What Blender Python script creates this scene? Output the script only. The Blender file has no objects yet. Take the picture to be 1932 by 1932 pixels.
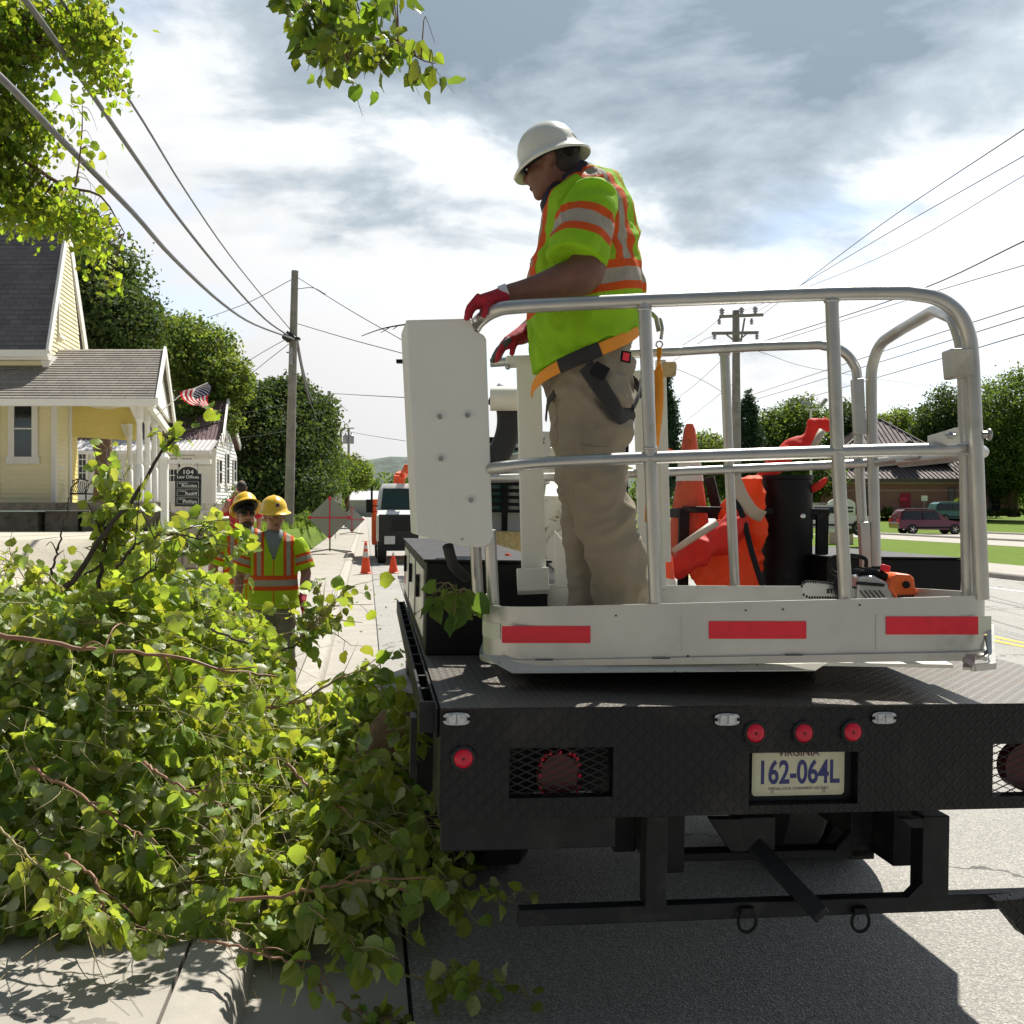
import bpy, bmesh, math, random
import numpy as np
from mathutils import Vector, Matrix, noise as mnoise
random.seed(7); rng = np.random.default_rng(11)
sc = bpy.context.scene; C = sc.collection
R = math.radians
# ---------------------------------------------------------------- camera, sky, sun, exposure
EYE = 1.85
cam_d = bpy.data.cameras.new('camera'); cam = bpy.data.objects.new('camera', cam_d); C.objects.link(cam)
cam.location = (0, 0, EYE); cam.rotation_euler = (R(90), 0, 0)
cam_d.sensor_width = 36; cam_d.lens = 36; cam_d.shift_y = -0.0031; cam_d.clip_end = 3000; cam_d.clip_start = 0.05
sc.camera = cam
SUN_AZ, SUN_EL = 24.0, 54.0            # degrees right of the view direction, above the horizon
SKY_STRENGTH, SUN_STRENGTH, EXPOSURE = 0.12, 4.6, 0.78
sc.view_settings.view_transform = 'Standard'; sc.view_settings.look = 'None'
sc.view_settings.gamma = 1; sc.view_settings.use_curve_mapping = False; sc.view_settings.exposure = EXPOSURE
sun_dir = Vector((math.sin(R(SUN_AZ))*math.cos(R(SUN_EL)), math.cos(R(SUN_AZ))*math.cos(R(SUN_EL)), math.sin(R(SUN_EL))))
sd = bpy.data.lights.new('sun', 'SUN'); sd.energy = SUN_STRENGTH; sd.angle = R(0.6); sd.color = (1, .95, .86)
so = bpy.data.objects.new('sun', sd); C.objects.link(so); so.rotation_euler = (-sun_dir).to_track_quat('-Z', 'Y').to_euler()

class E:                                # tiny expression builder for math nodes
    def __init__(s, nt, sock): s.nt = nt; s.s = sock
    def op(s, o, b=None, c=None, clamp=False):
        n = s.nt.nodes.new('ShaderNodeMath'); n.operation = o; n.use_clamp = clamp
        for i, x in enumerate((s, b, c)):
            if x is None: continue
            if isinstance(x, E): s.nt.links.new(x.s, n.inputs[i])
            else: n.inputs[i].default_value = float(x)
        return E(s.nt, n.outputs[0])
    def __add__(s, b): return s.op('ADD', b)
    def __radd__(s, b): return s.op('ADD', b)
    def __sub__(s, b): return s.op('SUBTRACT', b)
    def __rsub__(s, b): return s.op('MULTIPLY', -1).op('ADD', b)
    def __mul__(s, b): return s.op('MULTIPLY', b)
    def __rmul__(s, b): return s.op('MULTIPLY', b)
    def __truediv__(s, b): return s.op('DIVIDE', b)
    def gt(s, b): return s.op('GREATER_THAN', b)
    def lt(s, b): return s.op('LESS_THAN', b)
    def floor(s): return s.op('FLOOR')
    def fract(s): return s.op('FRACT')
    def abs(s): return s.op('ABSOLUTE')
    def max(s, b): return s.op('MAXIMUM', b)
    def min(s, b): return s.op('MINIMUM', b)
    def pow(s, b): return s.op('POWER', b)
    def sat(s): return s.op('MULTIPLY', 1, clamp=True)
    def band(s, a, b): return s.gt(a) * s.lt(b)
def sep(nt, sock):
    n = nt.nodes.new('ShaderNodeSeparateXYZ'); nt.links.new(sock, n.inputs[0])
    return [E(nt, n.outputs[i]) for i in range(3)]
def comb(nt, x, y, z):
    n = nt.nodes.new('ShaderNodeCombineXYZ')
    for i, v in enumerate((x, y, z)):
        if isinstance(v, E): nt.links.new(v.s, n.inputs[i])
        else: n.inputs[i].default_value = v
    return n.outputs[0]
def nnoise(nt, vec, scale, detail=4, rough=.55, dist=0.0):
    n = nt.nodes.new('ShaderNodeTexNoise'); n.inputs['Scale'].default_value = scale; n.inputs['Detail'].default_value = detail
    n.inputs['Roughness'].default_value = rough; n.inputs['Distortion'].default_value = dist
    if vec is not None: nt.links.new(vec, n.inputs['Vector'])
    return n
def ramp(nt, fac, stops):
    n = nt.nodes.new('ShaderNodeValToRGB'); nt.links.new(fac.s if isinstance(fac, E) else fac, n.inputs[0])
    el = n.color_ramp.elements
    while len(el) < len(stops): el.new(0.5)
    for e, (p, c) in zip(el, stops): e.position = p; e.color = (*c, 1) if len(c) == 3 else c
    return n.outputs[0]
def mixc(nt, fac, a, b, mode='MIX'):
    n = nt.nodes.new('ShaderNodeMix'); n.data_type = 'RGBA'; n.blend_type = mode
    for inp, v in ((n.inputs[0], fac), (n.inputs[6], a), (n.inputs[7], b)):
        if isinstance(v, E): nt.links.new(v.s, inp)
        elif isinstance(v, (int, float)): inp.default_value = v
        elif isinstance(v, (tuple, list)): inp.default_value = (*v[:3], 1)
        else: nt.links.new(v, inp)
    return n.outputs[2]

w = bpy.data.worlds.new('World'); sc.world = w; w.use_nodes = True
nt = w.node_tree; nt.nodes.clear()
out = nt.nodes.new('ShaderNodeOutputWorld'); bg = nt.nodes.new('ShaderNodeBackground')
sky = nt.nodes.new('ShaderNodeTexSky'); sky.sky_type = 'NISHITA'; sky.sun_disc = False
sky.sun_elevation = R(SUN_EL); sky.sun_rotation = R(SUN_AZ); sky.altitude = 300
tc = nt.nodes.new('ShaderNodeTexCoord')
dx, dy, dz = sep(nt, tc.outputs['Generated'])
k = dz.max(0.0) + 0.30
px, py = dx/k, dy/k
vec = comb(nt, px*1.5 + 7.9, py*1.9 + 0.4, 0.35)
n1 = nnoise(nt, vec, 1.7, 8, .56, .25); n2 = nnoise(nt, vec, 0.42, 3, .5, .2)
sund = dx*sun_dir.x + dy*sun_dir.y + dz*sun_dir.z
glow = (sund*0.5 + 0.5).pow(3.0)
m = E(nt, n1.outputs[0])*0.55 + E(nt, n2.outputs[0])*0.55
# denser, darker cloud bellies overhead, bright broken cloud nearer the horizon
shade = (m - 0.53)*5.4 + (dz - 0.265)*3.0 + 0.06
ccol = ramp(nt, shade.sat(), [(0.0, (1.0, 1.0, 1.0)), (0.28, (.86, .895, .92)), (.55, (.50, .575, .64)), (1.0, (.25, .31, .37))])
bl = nt.nodes.new('ShaderNodeVectorMath'); bl.operation = 'SCALE'; nt.links.new(ccol, bl.inputs[0])
sc_e = glow*0.86 + 0.10
nt.links.new(sc_e.s, bl.inputs['Scale'])
sk = nt.nodes.new('ShaderNodeVectorMath'); sk.operation = 'SCALE'; nt.links.new(sky.outputs[0], sk.inputs[0]); sk.inputs['Scale'].default_value = SKY_STRENGTH
n3 = nnoise(nt, comb(nt, px*0.8 + 9.1, py*1.1 + 4.2, 1.0), 1.5, 5, .55, .2)
gap = ((E(nt, n3.outputs[0]) - 0.52)*6.0).sat()*0.6
nt.links.new(mixc(nt, gap, bl.outputs[0], sk.outputs[0]), bg.inputs[0]); bg.inputs[1].default_value = 1.0
nt.links.new(bg.outputs[0], out.inputs[0])

# ---------------------------------------------------------------- helpers
F = 1932.0; U0 = 966.0; V0 = 960.0
def P(u, v, d): return Vector(((u-U0)/F*d, d, EYE-(v-V0)/F*d))
def hit(u, v, p0, n):
    r = Vector(((u-U0)/F, 1, -(v-V0)/F)); o = Vector((0, 0, EYE)); t = (p0-o).dot(n)/r.dot(n); return o+r*t
RD = Vector((-.1423, 1, 0))            # the road runs this way
def road(s, y, z=0): return Vector((s-.1423*y, y, z))
def tag(o, label=None, cat=None, group=None, kind=None):
    if label: o['label'] = label
    if cat: o['category'] = cat
    if group: o['group'] = group
    if kind: o['kind'] = kind
    return o
def thing(name, loc, label, cat, group=None):
    o = bpy.data.objects.new(name, None); o.empty_display_size = .2; C.objects.link(o); o.location = loc
    o['_loc'] = list(loc); return tag(o, label, cat, group)
def link(name, me, mat, parent=None):
    o = bpy.data.objects.new(name, me); C.objects.link(o)
    if mat is not None and len(me.materials) == 0: me.materials.append(mat)
    if parent is not None: setpar(o, parent)
    return o
def wl(o):
    l = Vector(o['_loc']) if '_loc' in o else Vector((0, 0, 0)); return l
def setpar(o, p):
    o.parent = p
    if '_loc' in p: o.matrix_parent_inverse = Matrix.Translation(-wl(p))
def copy_tree(o, parent=None):
    c = o.copy(); C.objects.link(c)
    if parent is not None: c.parent = parent
    for ch in list(o.children): copy_tree(ch, c)
    return c
class MB:
    def __init__(s, M=None): s.v = []; s.f = []; s.M = M
    def add(s, vs, fs, M=None):
        b = len(s.v); M = M if M is not None else s.M
        for p in vs:
            p = Vector(p); s.v.append(M @ p if M is not None else p)
        s.f += [tuple(i+b for i in f) for f in fs]; return s
    def box(s, a, b, M=None):
        (x0, y0, z0), (x1, y1, z1) = a, b
        return s.add([(x0,y0,z0),(x1,y0,z0),(x1,y1,z0),(x0,y1,z0),(x0,y0,z1),(x1,y0,z1),(x1,y1,z1),(x0,y1,z1)],
            [(0,3,2,1),(4,5,6,7),(0,1,5,4),(1,2,6,5),(2,3,7,6),(3,0,4,7)], M)
    def cbox(s, c, sz, rot=None, M=None):
        x, y, z = [q/2 for q in sz]; m = Matrix.Translation(c)
        if rot: m = m @ (rot if isinstance(rot, Matrix) else Matrix.Rotation(rot[2],4,'Z') @ Matrix.Rotation(rot[1],4,'Y') @ Matrix.Rotation(rot[0],4,'X'))
        MM = M if M is not None else s.M
        if MM is not None: m = MM @ m
        return s.box((-x,-y,-z), (x,y,z), m)
    def bar(s, p, q, w, h, up=(0,0,1)):
        p, q = Vector(p), Vector(q); t = (q-p).normalized(); up = Vector(up); a = t.cross(up)
        if a.length < 1e-4: a = t.cross(Vector((1,0,0)))
        a.normalize(); b = a.cross(t).normalized(); vs = []
        for c in (p, q):
            for i, j in ((-1,-1),(1,-1),(1,1),(-1,1)): vs.append(c + a*(w/2*i) + b*(h/2*j))
        return s.add(vs, [(0,1,2,3),(7,6,5,4),(0,4,5,1),(1,5,6,2),(2,6,7,3),(3,7,4,0)])
    def tube(s, pts, r, seg=10, caps=True, ref=None):
        pts = [Vector(p) for p in pts]; n = len(pts); rs = r if isinstance(r, (list, tuple)) else [r]*n
        if rs and isinstance(r, tuple) and len(r) == 2 and n != 2: rs = [r[0]+(r[1]-r[0])*i/(n-1) for i in range(n)]
        vs = []; pa = None
        for i, p in enumerate(pts):
            t = (pts[min(i+1, n-1)]-pts[max(i-1, 0)])
            if t.length < 1e-9: t = Vector((0,0,1))
            t.normalize()
            if pa is None:
                rf = Vector(ref) if ref is not None else (Vector((0,0,1)) if abs(t.z) < .9 else Vector((1,0,0)))
            else: rf = pa
            b = rf - t*rf.dot(t); b.normalize(); a = b.cross(t); pa = b if ref is None else Vector(ref)
            rr = rs[i]; ra, rb = rr if isinstance(rr, (tuple, list)) else (rr, rr)
            for k in range(seg):
                an = 2*math.pi*k/seg; vs.append(p + a*(ra*math.cos(an)) + b*(rb*math.sin(an)))
        fs = [(i*seg+k, i*seg+(k+1)%seg, (i+1)*seg+(k+1)%seg, (i+1)*seg+k) for i in range(n-1) for k in range(seg)]
        if caps: fs += [tuple(range(seg))[::-1], tuple((n-1)*seg+k for k in range(seg))]
        return s.add(vs, fs)
    def lathe(s, prof, M=None, seg=24, sx=1, sy=1):
        n = len(prof); vs = [(r*math.cos(2*math.pi*k/seg)*sx, r*math.sin(2*math.pi*k/seg)*sy, z) for r, z in prof for k in range(seg)]
        fs = [(i*seg+k, i*seg+(k+1)%seg, (i+1)*seg+(k+1)%seg, (i+1)*seg+k) for i in range(n-1) for k in range(seg)]
        fs += [tuple(range(seg))[::-1], tuple((n-1)*seg+k for k in range(seg))]
        return s.add(vs, fs, M)
    def ell(s, c, r, M=None, nu=16, nv=10):
        prof = [(math.sin(math.pi*i/nv), -math.cos(math.pi*i/nv)) for i in range(nv+1)]
        prof[0] = (1e-3, -1); prof[-1] = (1e-3, 1)
        m = Matrix.Translation(c) @ Matrix.Diagonal((*r, 1)); MM = M if M is not None else s.M
        return s.lathe(prof, MM @ m if MM is not None else m, nu)
    def prism(s, poly, off):             # poly: world points in a plane, off: extrusion vector
        n = len(poly); poly = [Vector(p) for p in poly]; off = Vector(off)
        return s.add(poly+[p+off for p in poly], [tuple(range(n))[::-1], tuple(range(n, 2*n))]+[(i, (i+1)%n, (i+1)%n+n, i+n) for i in range(n)])
    def quad(s, *p): return s.add(p, [tuple(range(len(p)))])
    def build(s, name, mat, parent=None, smooth=False, bevel=0, autos=None):
        me = bpy.data.meshes.new(name); me.from_pydata([tuple(p) for p in s.v], [], s.f); me.update()
        bm = bmesh.new(); bm.from_mesh(me); bmesh.ops.recalc_face_normals(bm, faces=bm.faces); bm.to_mesh(me); bm.free()
        o = link(name, me, mat, parent)
        if smooth:
            me.polygons.foreach_set('use_smooth', [True]*len(me.polygons))
            if autos is not None: me.set_sharp_from_angle(angle=R(autos))
        if bevel:
            b = o.modifiers.new('bevel', 'BEVEL'); b.width = bevel; b.segments = 2; b.limit_method = 'ANGLE'; b.angle_limit = R(40)
        return o
def np_mesh(name, V, Fq, mat, parent=None, smooth=False):
    me = bpy.data.meshes.new(name); V = np.asarray(V, dtype=np.float32); Fq = np.asarray(Fq, dtype=np.int32)
    me.vertices.add(len(V)); me.vertices.foreach_set('co', V.ravel())
    k = Fq.shape[1]; me.loops.add(Fq.size); me.loops.foreach_set('vertex_index', Fq.ravel())
    me.polygons.add(len(Fq)); me.polygons.foreach_set('loop_start', np.arange(0, Fq.size, k, dtype=np.int32))
    if smooth: me.polygons.foreach_set('use_smooth', np.ones(len(Fq), dtype=bool))
    me.update(calc_edges=True); me.validate()
    return link(name, me, mat, parent)
def baked(mb, name, mat, parent, voxel=.012, it=4, fac=.5, wrinkle=None, cut=None):
    me = bpy.data.meshes.new('tmp'); me.from_pydata([tuple(p) for p in mb.v], [], mb.f); me.update()
    bm = bmesh.new(); bm.from_mesh(me); bmesh.ops.recalc_face_normals(bm, faces=bm.faces); bm.to_mesh(me); bm.free()
    o = bpy.data.objects.new('tmp', me); C.objects.link(o)
    r = o.modifiers.new('r', 'REMESH'); r.mode = 'VOXEL'; r.voxel_size = voxel
    q = o.modifiers.new('s', 'SMOOTH'); q.iterations = it; q.factor = fac
    dg = bpy.context.evaluated_depsgraph_get(); res = bpy.data.meshes.new_from_object(o.evaluated_get(dg))
    bpy.data.objects.remove(o); bpy.data.meshes.remove(me); res.name = name; res.materials.clear()
    if wrinkle:
        n = len(res.vertices); co = np.zeros(n*3, np.float32); no = np.zeros(n*3, np.float32)
        res.vertices.foreach_get('co', co); res.vertices.foreach_get('normal', no); co = co.reshape(-1,3); no = no.reshape(-1,3)
        dsp = np.zeros(n, np.float32)
        for amp, sx, sy, sz, ridg in wrinkle:
            for i in range(n):
                x, y, z = co[i]
                a = mnoise.noise(Vector((x*sx, y*sy, z*sz))) if not ridg else 0
                if ridg:
                    wv = mnoise.noise(Vector((x*4, y*4, z*4)))*1.3
                    a = .5 - abs(mnoise.noise(Vector((x*sx+wv, y*sy-wv, z*sz+wv))))*2.2
                dsp[i] += amp*a
        co += no*dsp[:, None]; res.vertices.foreach_set('co', co.ravel()); res.update()
    res.polygons.foreach_set('use_smooth', [True]*len(res.polygons))
    return link(name, res, mat, parent)
def bez(pts, n=24):                      # Catmull-Rom through points
    pts = [Vector(p) for p in pts]; pp = [pts[0]*2-pts[1]] + pts + [pts[-1]*2-pts[-2]]; out = []
    segs = len(pts)-1; per = max(2, n//segs)
    for i in range(segs):
        a, b, c, d = pp[i:i+4]
        for k in range(per):
            t = k/per; out.append(.5*((2*b)+(c-a)*t+(2*a-5*b+4*c-d)*t*t+(3*b-a-3*c+d)*t**3))
    out.append(pts[-1]); return out
def rounded(pts, rad, n=7):              # polyline with filleted corners
    pts = [Vector(p) for p in pts]; out = [pts[0]]
    for i in range(1, len(pts)-1):
        p = pts[i]; a = (pts[i-1]-p); b = (pts[i+1]-p); r = min(rad, a.length*.49, b.length*.49)
        a = p+a.normalized()*r; b = p+b.normalized()*r
        for k in range(n+1):
            t = k/n; out.append(a*(1-t)**2+p*2*t*(1-t)+b*t*t)
    out.append(pts[-1]); return out
def text(body, size, M, name, mat, parent, ext=.001, off=0.0, align='CENTER', sx=1.0):
    cu = bpy.data.curves.new('t', 'FONT'); cu.body = body; cu.size = size; cu.extrude = ext; cu.offset = off; cu.align_x = align; cu.align_y = 'CENTER'
    o = bpy.data.objects.new('t', cu); C.objects.link(o)
    dg = bpy.context.evaluated_depsgraph_get(); me = bpy.data.meshes.new_from_object(o.evaluated_get(dg)); bpy.data.objects.remove(o)
    me.transform(M @ Matrix.Diagonal((sx, 1, 1, 1))); me.materials.clear(); me.name = name
    return link(name, me, mat, parent)
def frame(o, x, y):                      # matrix with origin o, x axis, y axis (text plane)
    x = Vector(x).normalized(); y = Vector(y); y = (y-x*y.dot(x)).normalized(); z = x.cross(y)
    return Matrix(((x.x,y.x,z.x,o[0]),(x.y,y.y,z.y,o[1]),(x.z,y.z,z.z,o[2]),(0,0,0,1)))

# ---------------------------------------------------------------- materials
MAT = {}
def mat(name, col, rough=.6, metal=0, var=.12, vs=6, bump=0, bs=40, dirt=None, ds=3, spec=.5, trans=0, coat=0, tcol=None, detail=5, vdist=0, scr=None, crack=None):
    m = bpy.data.materials.new(name); m.use_nodes = True; nt = m.node_tree; b = nt.nodes['Principled BSDF']
    tc = nt.nodes.new('ShaderNodeTexCoord'); ob = tc.outputs['Object']
    b.inputs['Roughness'].default_value = rough; b.inputs['Metallic'].default_value = metal
    b.inputs['Specular IOR Level'].default_value = spec; b.inputs['Coat Weight'].default_value = coat
    n = nnoise(nt, ob, vs, detail, .6, vdist)
    c = ramp(nt, n.outputs[0], [(.3, tuple(x*(1-var) for x in col)), (.7, tuple(min(1, x*(1+var)) for x in col))])
    if dirt:
        n2 = nnoise(nt, ob, ds, 6, .65, .4); f = ((E(nt, n2.outputs[0])-dirt[1])*dirt[2]).sat()
        c = mixc(nt, f, c, dirt[0])
    if scr:
        xx, yy, zz = sep(nt, ob)
        for a1, a2, th in ((4, 120, .76), (110, 7, .76)):
            ns = nnoise(nt, comb(nt, xx*a1+yy*a1*.7, yy*3, zz*a2), 1, 3, .6, .5); c = mixc(nt, ((E(nt, ns.outputs[0])-th+.06)*14).sat()*.45, c, scr)
    if crack:
        nd = nnoise(nt, ob, 1.3, 5, .6); vv = nt.nodes.new('ShaderNodeVectorMath'); vv.operation = 'MULTIPLY_ADD'; nt.links.new(nd.outputs['Color'], vv.inputs[0]); vv.inputs[1].default_value = (.9,.9,.9); nt.links.new(ob, vv.inputs[2])
        vo = nt.nodes.new('ShaderNodeTexVoronoi'); vo.feature = 'DISTANCE_TO_EDGE'; vo.inputs['Scale'].default_value = crack; nt.links.new(vv.outputs[0], vo.inputs['Vector'])
        mk = ((E(nt, nnoise(nt, ob, .35, 2).outputs[0])-.50)*9).sat()
        c = mixc(nt, E(nt, vo.outputs['Distance']).lt(.0045)*mk*.8, c, (.05,.045,.04))
    nt.links.new(c, b.inputs['Base Color'])
    if rough > .15:
        rn = nnoise(nt, ob, vs*1.7, 4); rr = E(nt, rn.outputs[0])*.3+(rough-.15); nt.links.new(rr.s, b.inputs['Roughness'])
    if bump:
        bn = nnoise(nt, ob, bs, 6, .65); bp = nt.nodes.new('ShaderNodeBump'); bp.inputs['Strength'].default_value = bump; bp.inputs['Distance'].default_value = .01
        nt.links.new(bn.outputs[0], bp.inputs['Height']); nt.links.new(bp.outputs[0], b.inputs['Normal'])
    if trans:
        tr = nt.nodes.new('ShaderNodeBsdfTranslucent'); ms = nt.nodes.new('ShaderNodeMixShader'); ms.inputs[0].default_value = trans
        if tcol: tr.inputs[0].default_value = (*tcol, 1)
        else: nt.links.new(c, tr.inputs[0])
        nt.links.new(b.outputs[0], ms.inputs[1]); nt.links.new(tr.outputs[0], ms.inputs[2])
        nt.links.new(ms.outputs[0], nt.nodes['Material Output'].inputs[0])
    MAT[name] = m; return m
def leafmat(name, top, under, tr, transl=.45, rough=.38, hv=.35, veins=False):
    m = bpy.data.materials.new(name); m.use_nodes = True; nt = m.node_tree; b = nt.nodes['Principled BSDF']
    g = nt.nodes.new('ShaderNodeNewGeometry'); rnd = E(nt, g.outputs['Random Per Island'])
    hs = nt.nodes.new('ShaderNodeHueSaturation'); nt.links.new((rnd*.05+.475).s, hs.inputs['Hue'])
    nt.links.new(((rnd*7.13).fract()*hv*2+(1-hv)).s, hs.inputs['Value'])
    nt.links.new(mixc(nt, E(nt, g.outputs['Backfacing']), top, under), hs.inputs['Color'])
    lc = hs.outputs[0]
    if veins:
        uv = nt.nodes.new('ShaderNodeUVMap'); uv.uv_map = 'blade'; u_, v_, _z = sep(nt, uv.outputs[0]); au = (u_-.5).abs()
        mid = au.lt(.022); sv = ((v_*6.5-au*6.0).fract()-.5).abs().lt(.07)*au.lt(.46)
        lc = mixc(nt, mid.max(sv*.6)*.55, lc, (.42,.46,.20))
        bl_ = nnoise(nt, uv.outputs[0], 3.5, 3); lc = mixc(nt, ((E(nt, bl_.outputs[0])+(rnd*3.3).fract()*.25-.78)*9).sat()*.6, lc, (.30,.24,.06))
    nt.links.new(lc, b.inputs['Base Color']); b.inputs['Roughness'].default_value = rough; b.inputs['Specular IOR Level'].default_value = .35 if rough < .6 else .15
    t = nt.nodes.new('ShaderNodeBsdfTranslucent')
    h2 = nt.nodes.new('ShaderNodeHueSaturation'); nt.links.new((rnd*.05+.475).s, h2.inputs['Hue']); nt.links.new(((rnd*5.7).fract()*hv*2+(1-hv)).s, h2.inputs['Value']); h2.inputs['Color'].default_value = (*tr, 1)
    nt.links.new(h2.outputs[0], t.inputs[0])
    ms = nt.nodes.new('ShaderNodeMixShader'); ms.inputs[0].default_value = transl
    nt.links.new(b.outputs[0], ms.inputs[1]); nt.links.new(t.outputs[0], ms.inputs[2]); nt.links.new(ms.outputs[0], nt.nodes['Material Output'].inputs[0])
    MAT[name] = m; return m
mat('concrete', (.33,.305,.265), .85, var=.10, vs=2.2, bump=.25, bs=90, dirt=((.25,.23,.2),.56,3.2), ds=1.1, crack=.45)
mat('kerbcon', (.36,.335,.29), .85, var=.13, vs=5, bump=.4, bs=60, dirt=((.24,.22,.19),.54,4), ds=2.2)
mat('dark', (.015,.015,.016), .6, var=.3)
mat('cream', (.90,.83,.54), .6, var=.04, vs=1.2, dirt=((.72,.67,.48),.6,3), ds=.8)
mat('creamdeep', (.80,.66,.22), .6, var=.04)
mat('whitewood', (.86,.85,.80), .55, var=.04, vs=2)
mat('whitesiding', (.85,.85,.82), .6, var=.05, vs=1)
mat('glass', (.02,.025,.03), .08, var=.3, spec=.9)
mat('darkglass', (.03,.055,.055), .3, spec=.15)
mat('teal', (.05,.22,.21), .1, var=.3, vs=2, spec=.9)
mat('foundation', (.25,.22,.17), .9, var=.3, vs=2, dirt=((.06,.055,.05),.5,5))
mat('maroonroof', (.20,.12,.125), .6, var=.08, vs=2)
mat('palemetal', (.6,.58,.58), .4, var=.08, metal=.3)
mat('brownroof', (.15,.122,.12), .75, spec=.2, var=.1, vs=.6)
mat('wood', (.22,.19,.15), .85, var=.3, vs=3, bump=.4, bs=25, dirt=((.1,.085,.065),.5,4), ds=2)
mat('woodgrey', (.26,.25,.22), .85, var=.25, vs=3)
mat('bark', (.16,.10,.065), .85, var=.4, vs=18, bump=.5, bs=60)
mat('barkdark', (.055,.042,.032), .9, var=.4, vs=8, bump=.5, bs=40)
mat('twig', (.27,.22,.09), .6, var=.3, vs=20)
mat('twigred', (.24,.12,.065), .55, var=.3, vs=20)
mat('cutwood', (.45,.33,.18), .8, var=.3, vs=20)
mat('cable', (.10,.10,.105), .5, var=.25, vs=8)
mat('wire', (.05,.05,.055), .6)
mat('alu', (.47,.465,.44), .38, metal=.85, scr=(.2,.18,.16), var=.10, vs=7, bump=.04, bs=60, dirt=((.34,.32,.27),.58,4), ds=5)
mat('alusheet', (.54,.535,.50), .42, metal=.6, scr=(.20,.18,.15), var=.07, vs=5, dirt=((.36,.35,.30),.60,5), ds=6)
mat('aludirty', (.55,.54,.48), .6, metal=.2, var=.08, vs=8, dirt=((.15,.11,.06),.62,14), ds=42)
mat('panel', (.66,.655,.60), .42, scr=(.42,.39,.33), var=.035, vs=3, spec=.4, dirt=((.52,.5,.43),.62,4), ds=3)
mat('panelside', (.55,.58,.45), .5, var=.06, vs=3)
mat('boom', (.66,.64,.55), .45, var=.05, vs=4, dirt=((.16,.09,.05),.62,20), ds=12)
mat('steel', (.35,.35,.34), .35, metal=.9, var=.1)
mat('black', (.005,.005,.006), .55, spec=.25, var=.3, vs=12, dirt=((.06,.055,.05),.62,4), ds=6)
mat('blackgloss', (.01,.01,.012), .25, var=.2)
mat('rubber', (.02,.02,.02), .75, var=.2)
mat('under', (.010,.011,.013), .55, var=.4, vs=9, dirt=((.045,.042,.036),.56,5), ds=7, spec=.35)
mat('redlens', (.85,.008,.05), .2, var=.1, trans=.3, tcol=(.9,.01,.03), spec=.6)
mat('reddark', (.10,.008,.015), .4, var=.3, vs=40)
mat('clearlens', (.62,.63,.62), .25, var=.3, vs=60, bump=.6, bs=220)
mat('tape', (.78,.012,.035), .35, var=.08, vs=30)
mat('tapewhite', (.66,.68,.55), .35, var=.05)
mat('platebase', (.62,.60,.42), .5, var=.06, vs=30)
mat('plateblue', (.025,.03,.16), .5)
mat('platered', (.10,.02,.06), .5)
mat('skin', (.36,.17,.11), .5, var=.12, vs=30, bump=.1, bs=250)
mat('skindark', (.15,.062,.038), .5, var=.2, vs=22, bump=.35, bs=260, dirt=((.12,.045,.03),.55,3), ds=30)
mat('hair', (.02,.013,.01), .7, var=.4, vs=90, bump=.6, bs=300)
mat('beard', (.05,.035,.025), .8, var=.4, vs=90, bump=.5, bs=300)
mat('khaki', (.25,.21,.15), .85, var=.07, vs=8, bump=.12, bs=400, dirt=((.16,.13,.095),.56,4), ds=6)
mat('khakidark', (.19,.165,.125), .85, var=.08, vs=8)
mat('boot', (.10,.06,.035), .6, var=.3, vs=20)
mat('navy', (.018,.016,.032), .85, var=.15)
mat('greytee', (.20,.22,.22), .85, var=.1)
mat('gloverd', (.38,.012,.03), .8, var=.2, vs=40, bump=.5, bs=300)
mat('glovegrey', (.06,.06,.065), .75, var=.2)
mat('hatwhite', (.60,.60,.53), .3, var=.03, dirt=((.5,.48,.4),.64,6), ds=20, coat=.2)
mat('hatyellow', (.85,.52,.02), .3, var=.03, coat=.2)
mat('orangeweb', (.75,.27,.015), .7, var=.08, vs=60, bump=.3, bs=300)
mat('blackweb', (.018,.016,.016), .7, var=.2, vs=60, bump=.3, bs=300)
mat('coneorange', (.85,.085,.02), .5, var=.08, vs=6, dirt=((.25,.05,.03),.6,4), ds=8, trans=.12, tcol=(1,.12,.02))
mat('conedirty', (.60,.085,.03), .6, var=.12, vs=6, dirt=((.10,.03,.02),.52,5), ds=7)
mat('conewhite', (.62,.58,.52), .55, var=.08, vs=20, dirt=((.45,.1,.04),.6,8), ds=20)
mat('redcloth', (.66,.03,.018), .7, var=.12, trans=.2, tcol=(.95,.04,.03))
mat('orangecloth', (.92,.10,.015), .7, var=.1, trans=.25, tcol=(1,.12,.01))
mat('silvertape', (.45,.38,.30), .5, var=.05)
mat('greysign', (.36,.37,.34), .6, var=.06, vs=3)
mat('signred', (.85,.03,.10), .6)
mat('truckorange', (.75,.09,.015), .4, var=.08)
mat('truckwhite', (.75,.75,.73), .3, var=.03)
mat('chrome', (.7,.7,.7), .15, metal=1, var=.02)
mat('suvred', (.16,.012,.03), .2, var=.05, coat=1)
mat('carwhite', (.72,.72,.72), .25, coat=.5, var=.03)
mat('cartaupe', (.10,.22,.24), .3)
mat('brick', (.23,.105,.09), .9, var=.15, vs=3)
mat('brickpale', (.56,.42,.37), .9, var=.1, vs=3)
mat('stone', (.33,.31,.28), .95, var=.25, vs=4, bump=.4, bs=20)
mat('gravel', (.46,.42,.34), .95, var=.14, vs=30, bump=.6, bs=140, dirt=((.33,.3,.24),.54,3), ds=.8)
mat('grass', (.11,.17,.022), .95, var=.35, vs=9, spec=.1, dirt=((.09,.125,.025),.5,3), ds=.5, bump=.8, bs=60)
mat('grassblade', (.16,.26,.035), .7, var=.35, vs=5, trans=.4, tcol=(.3,.42,.05))
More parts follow.
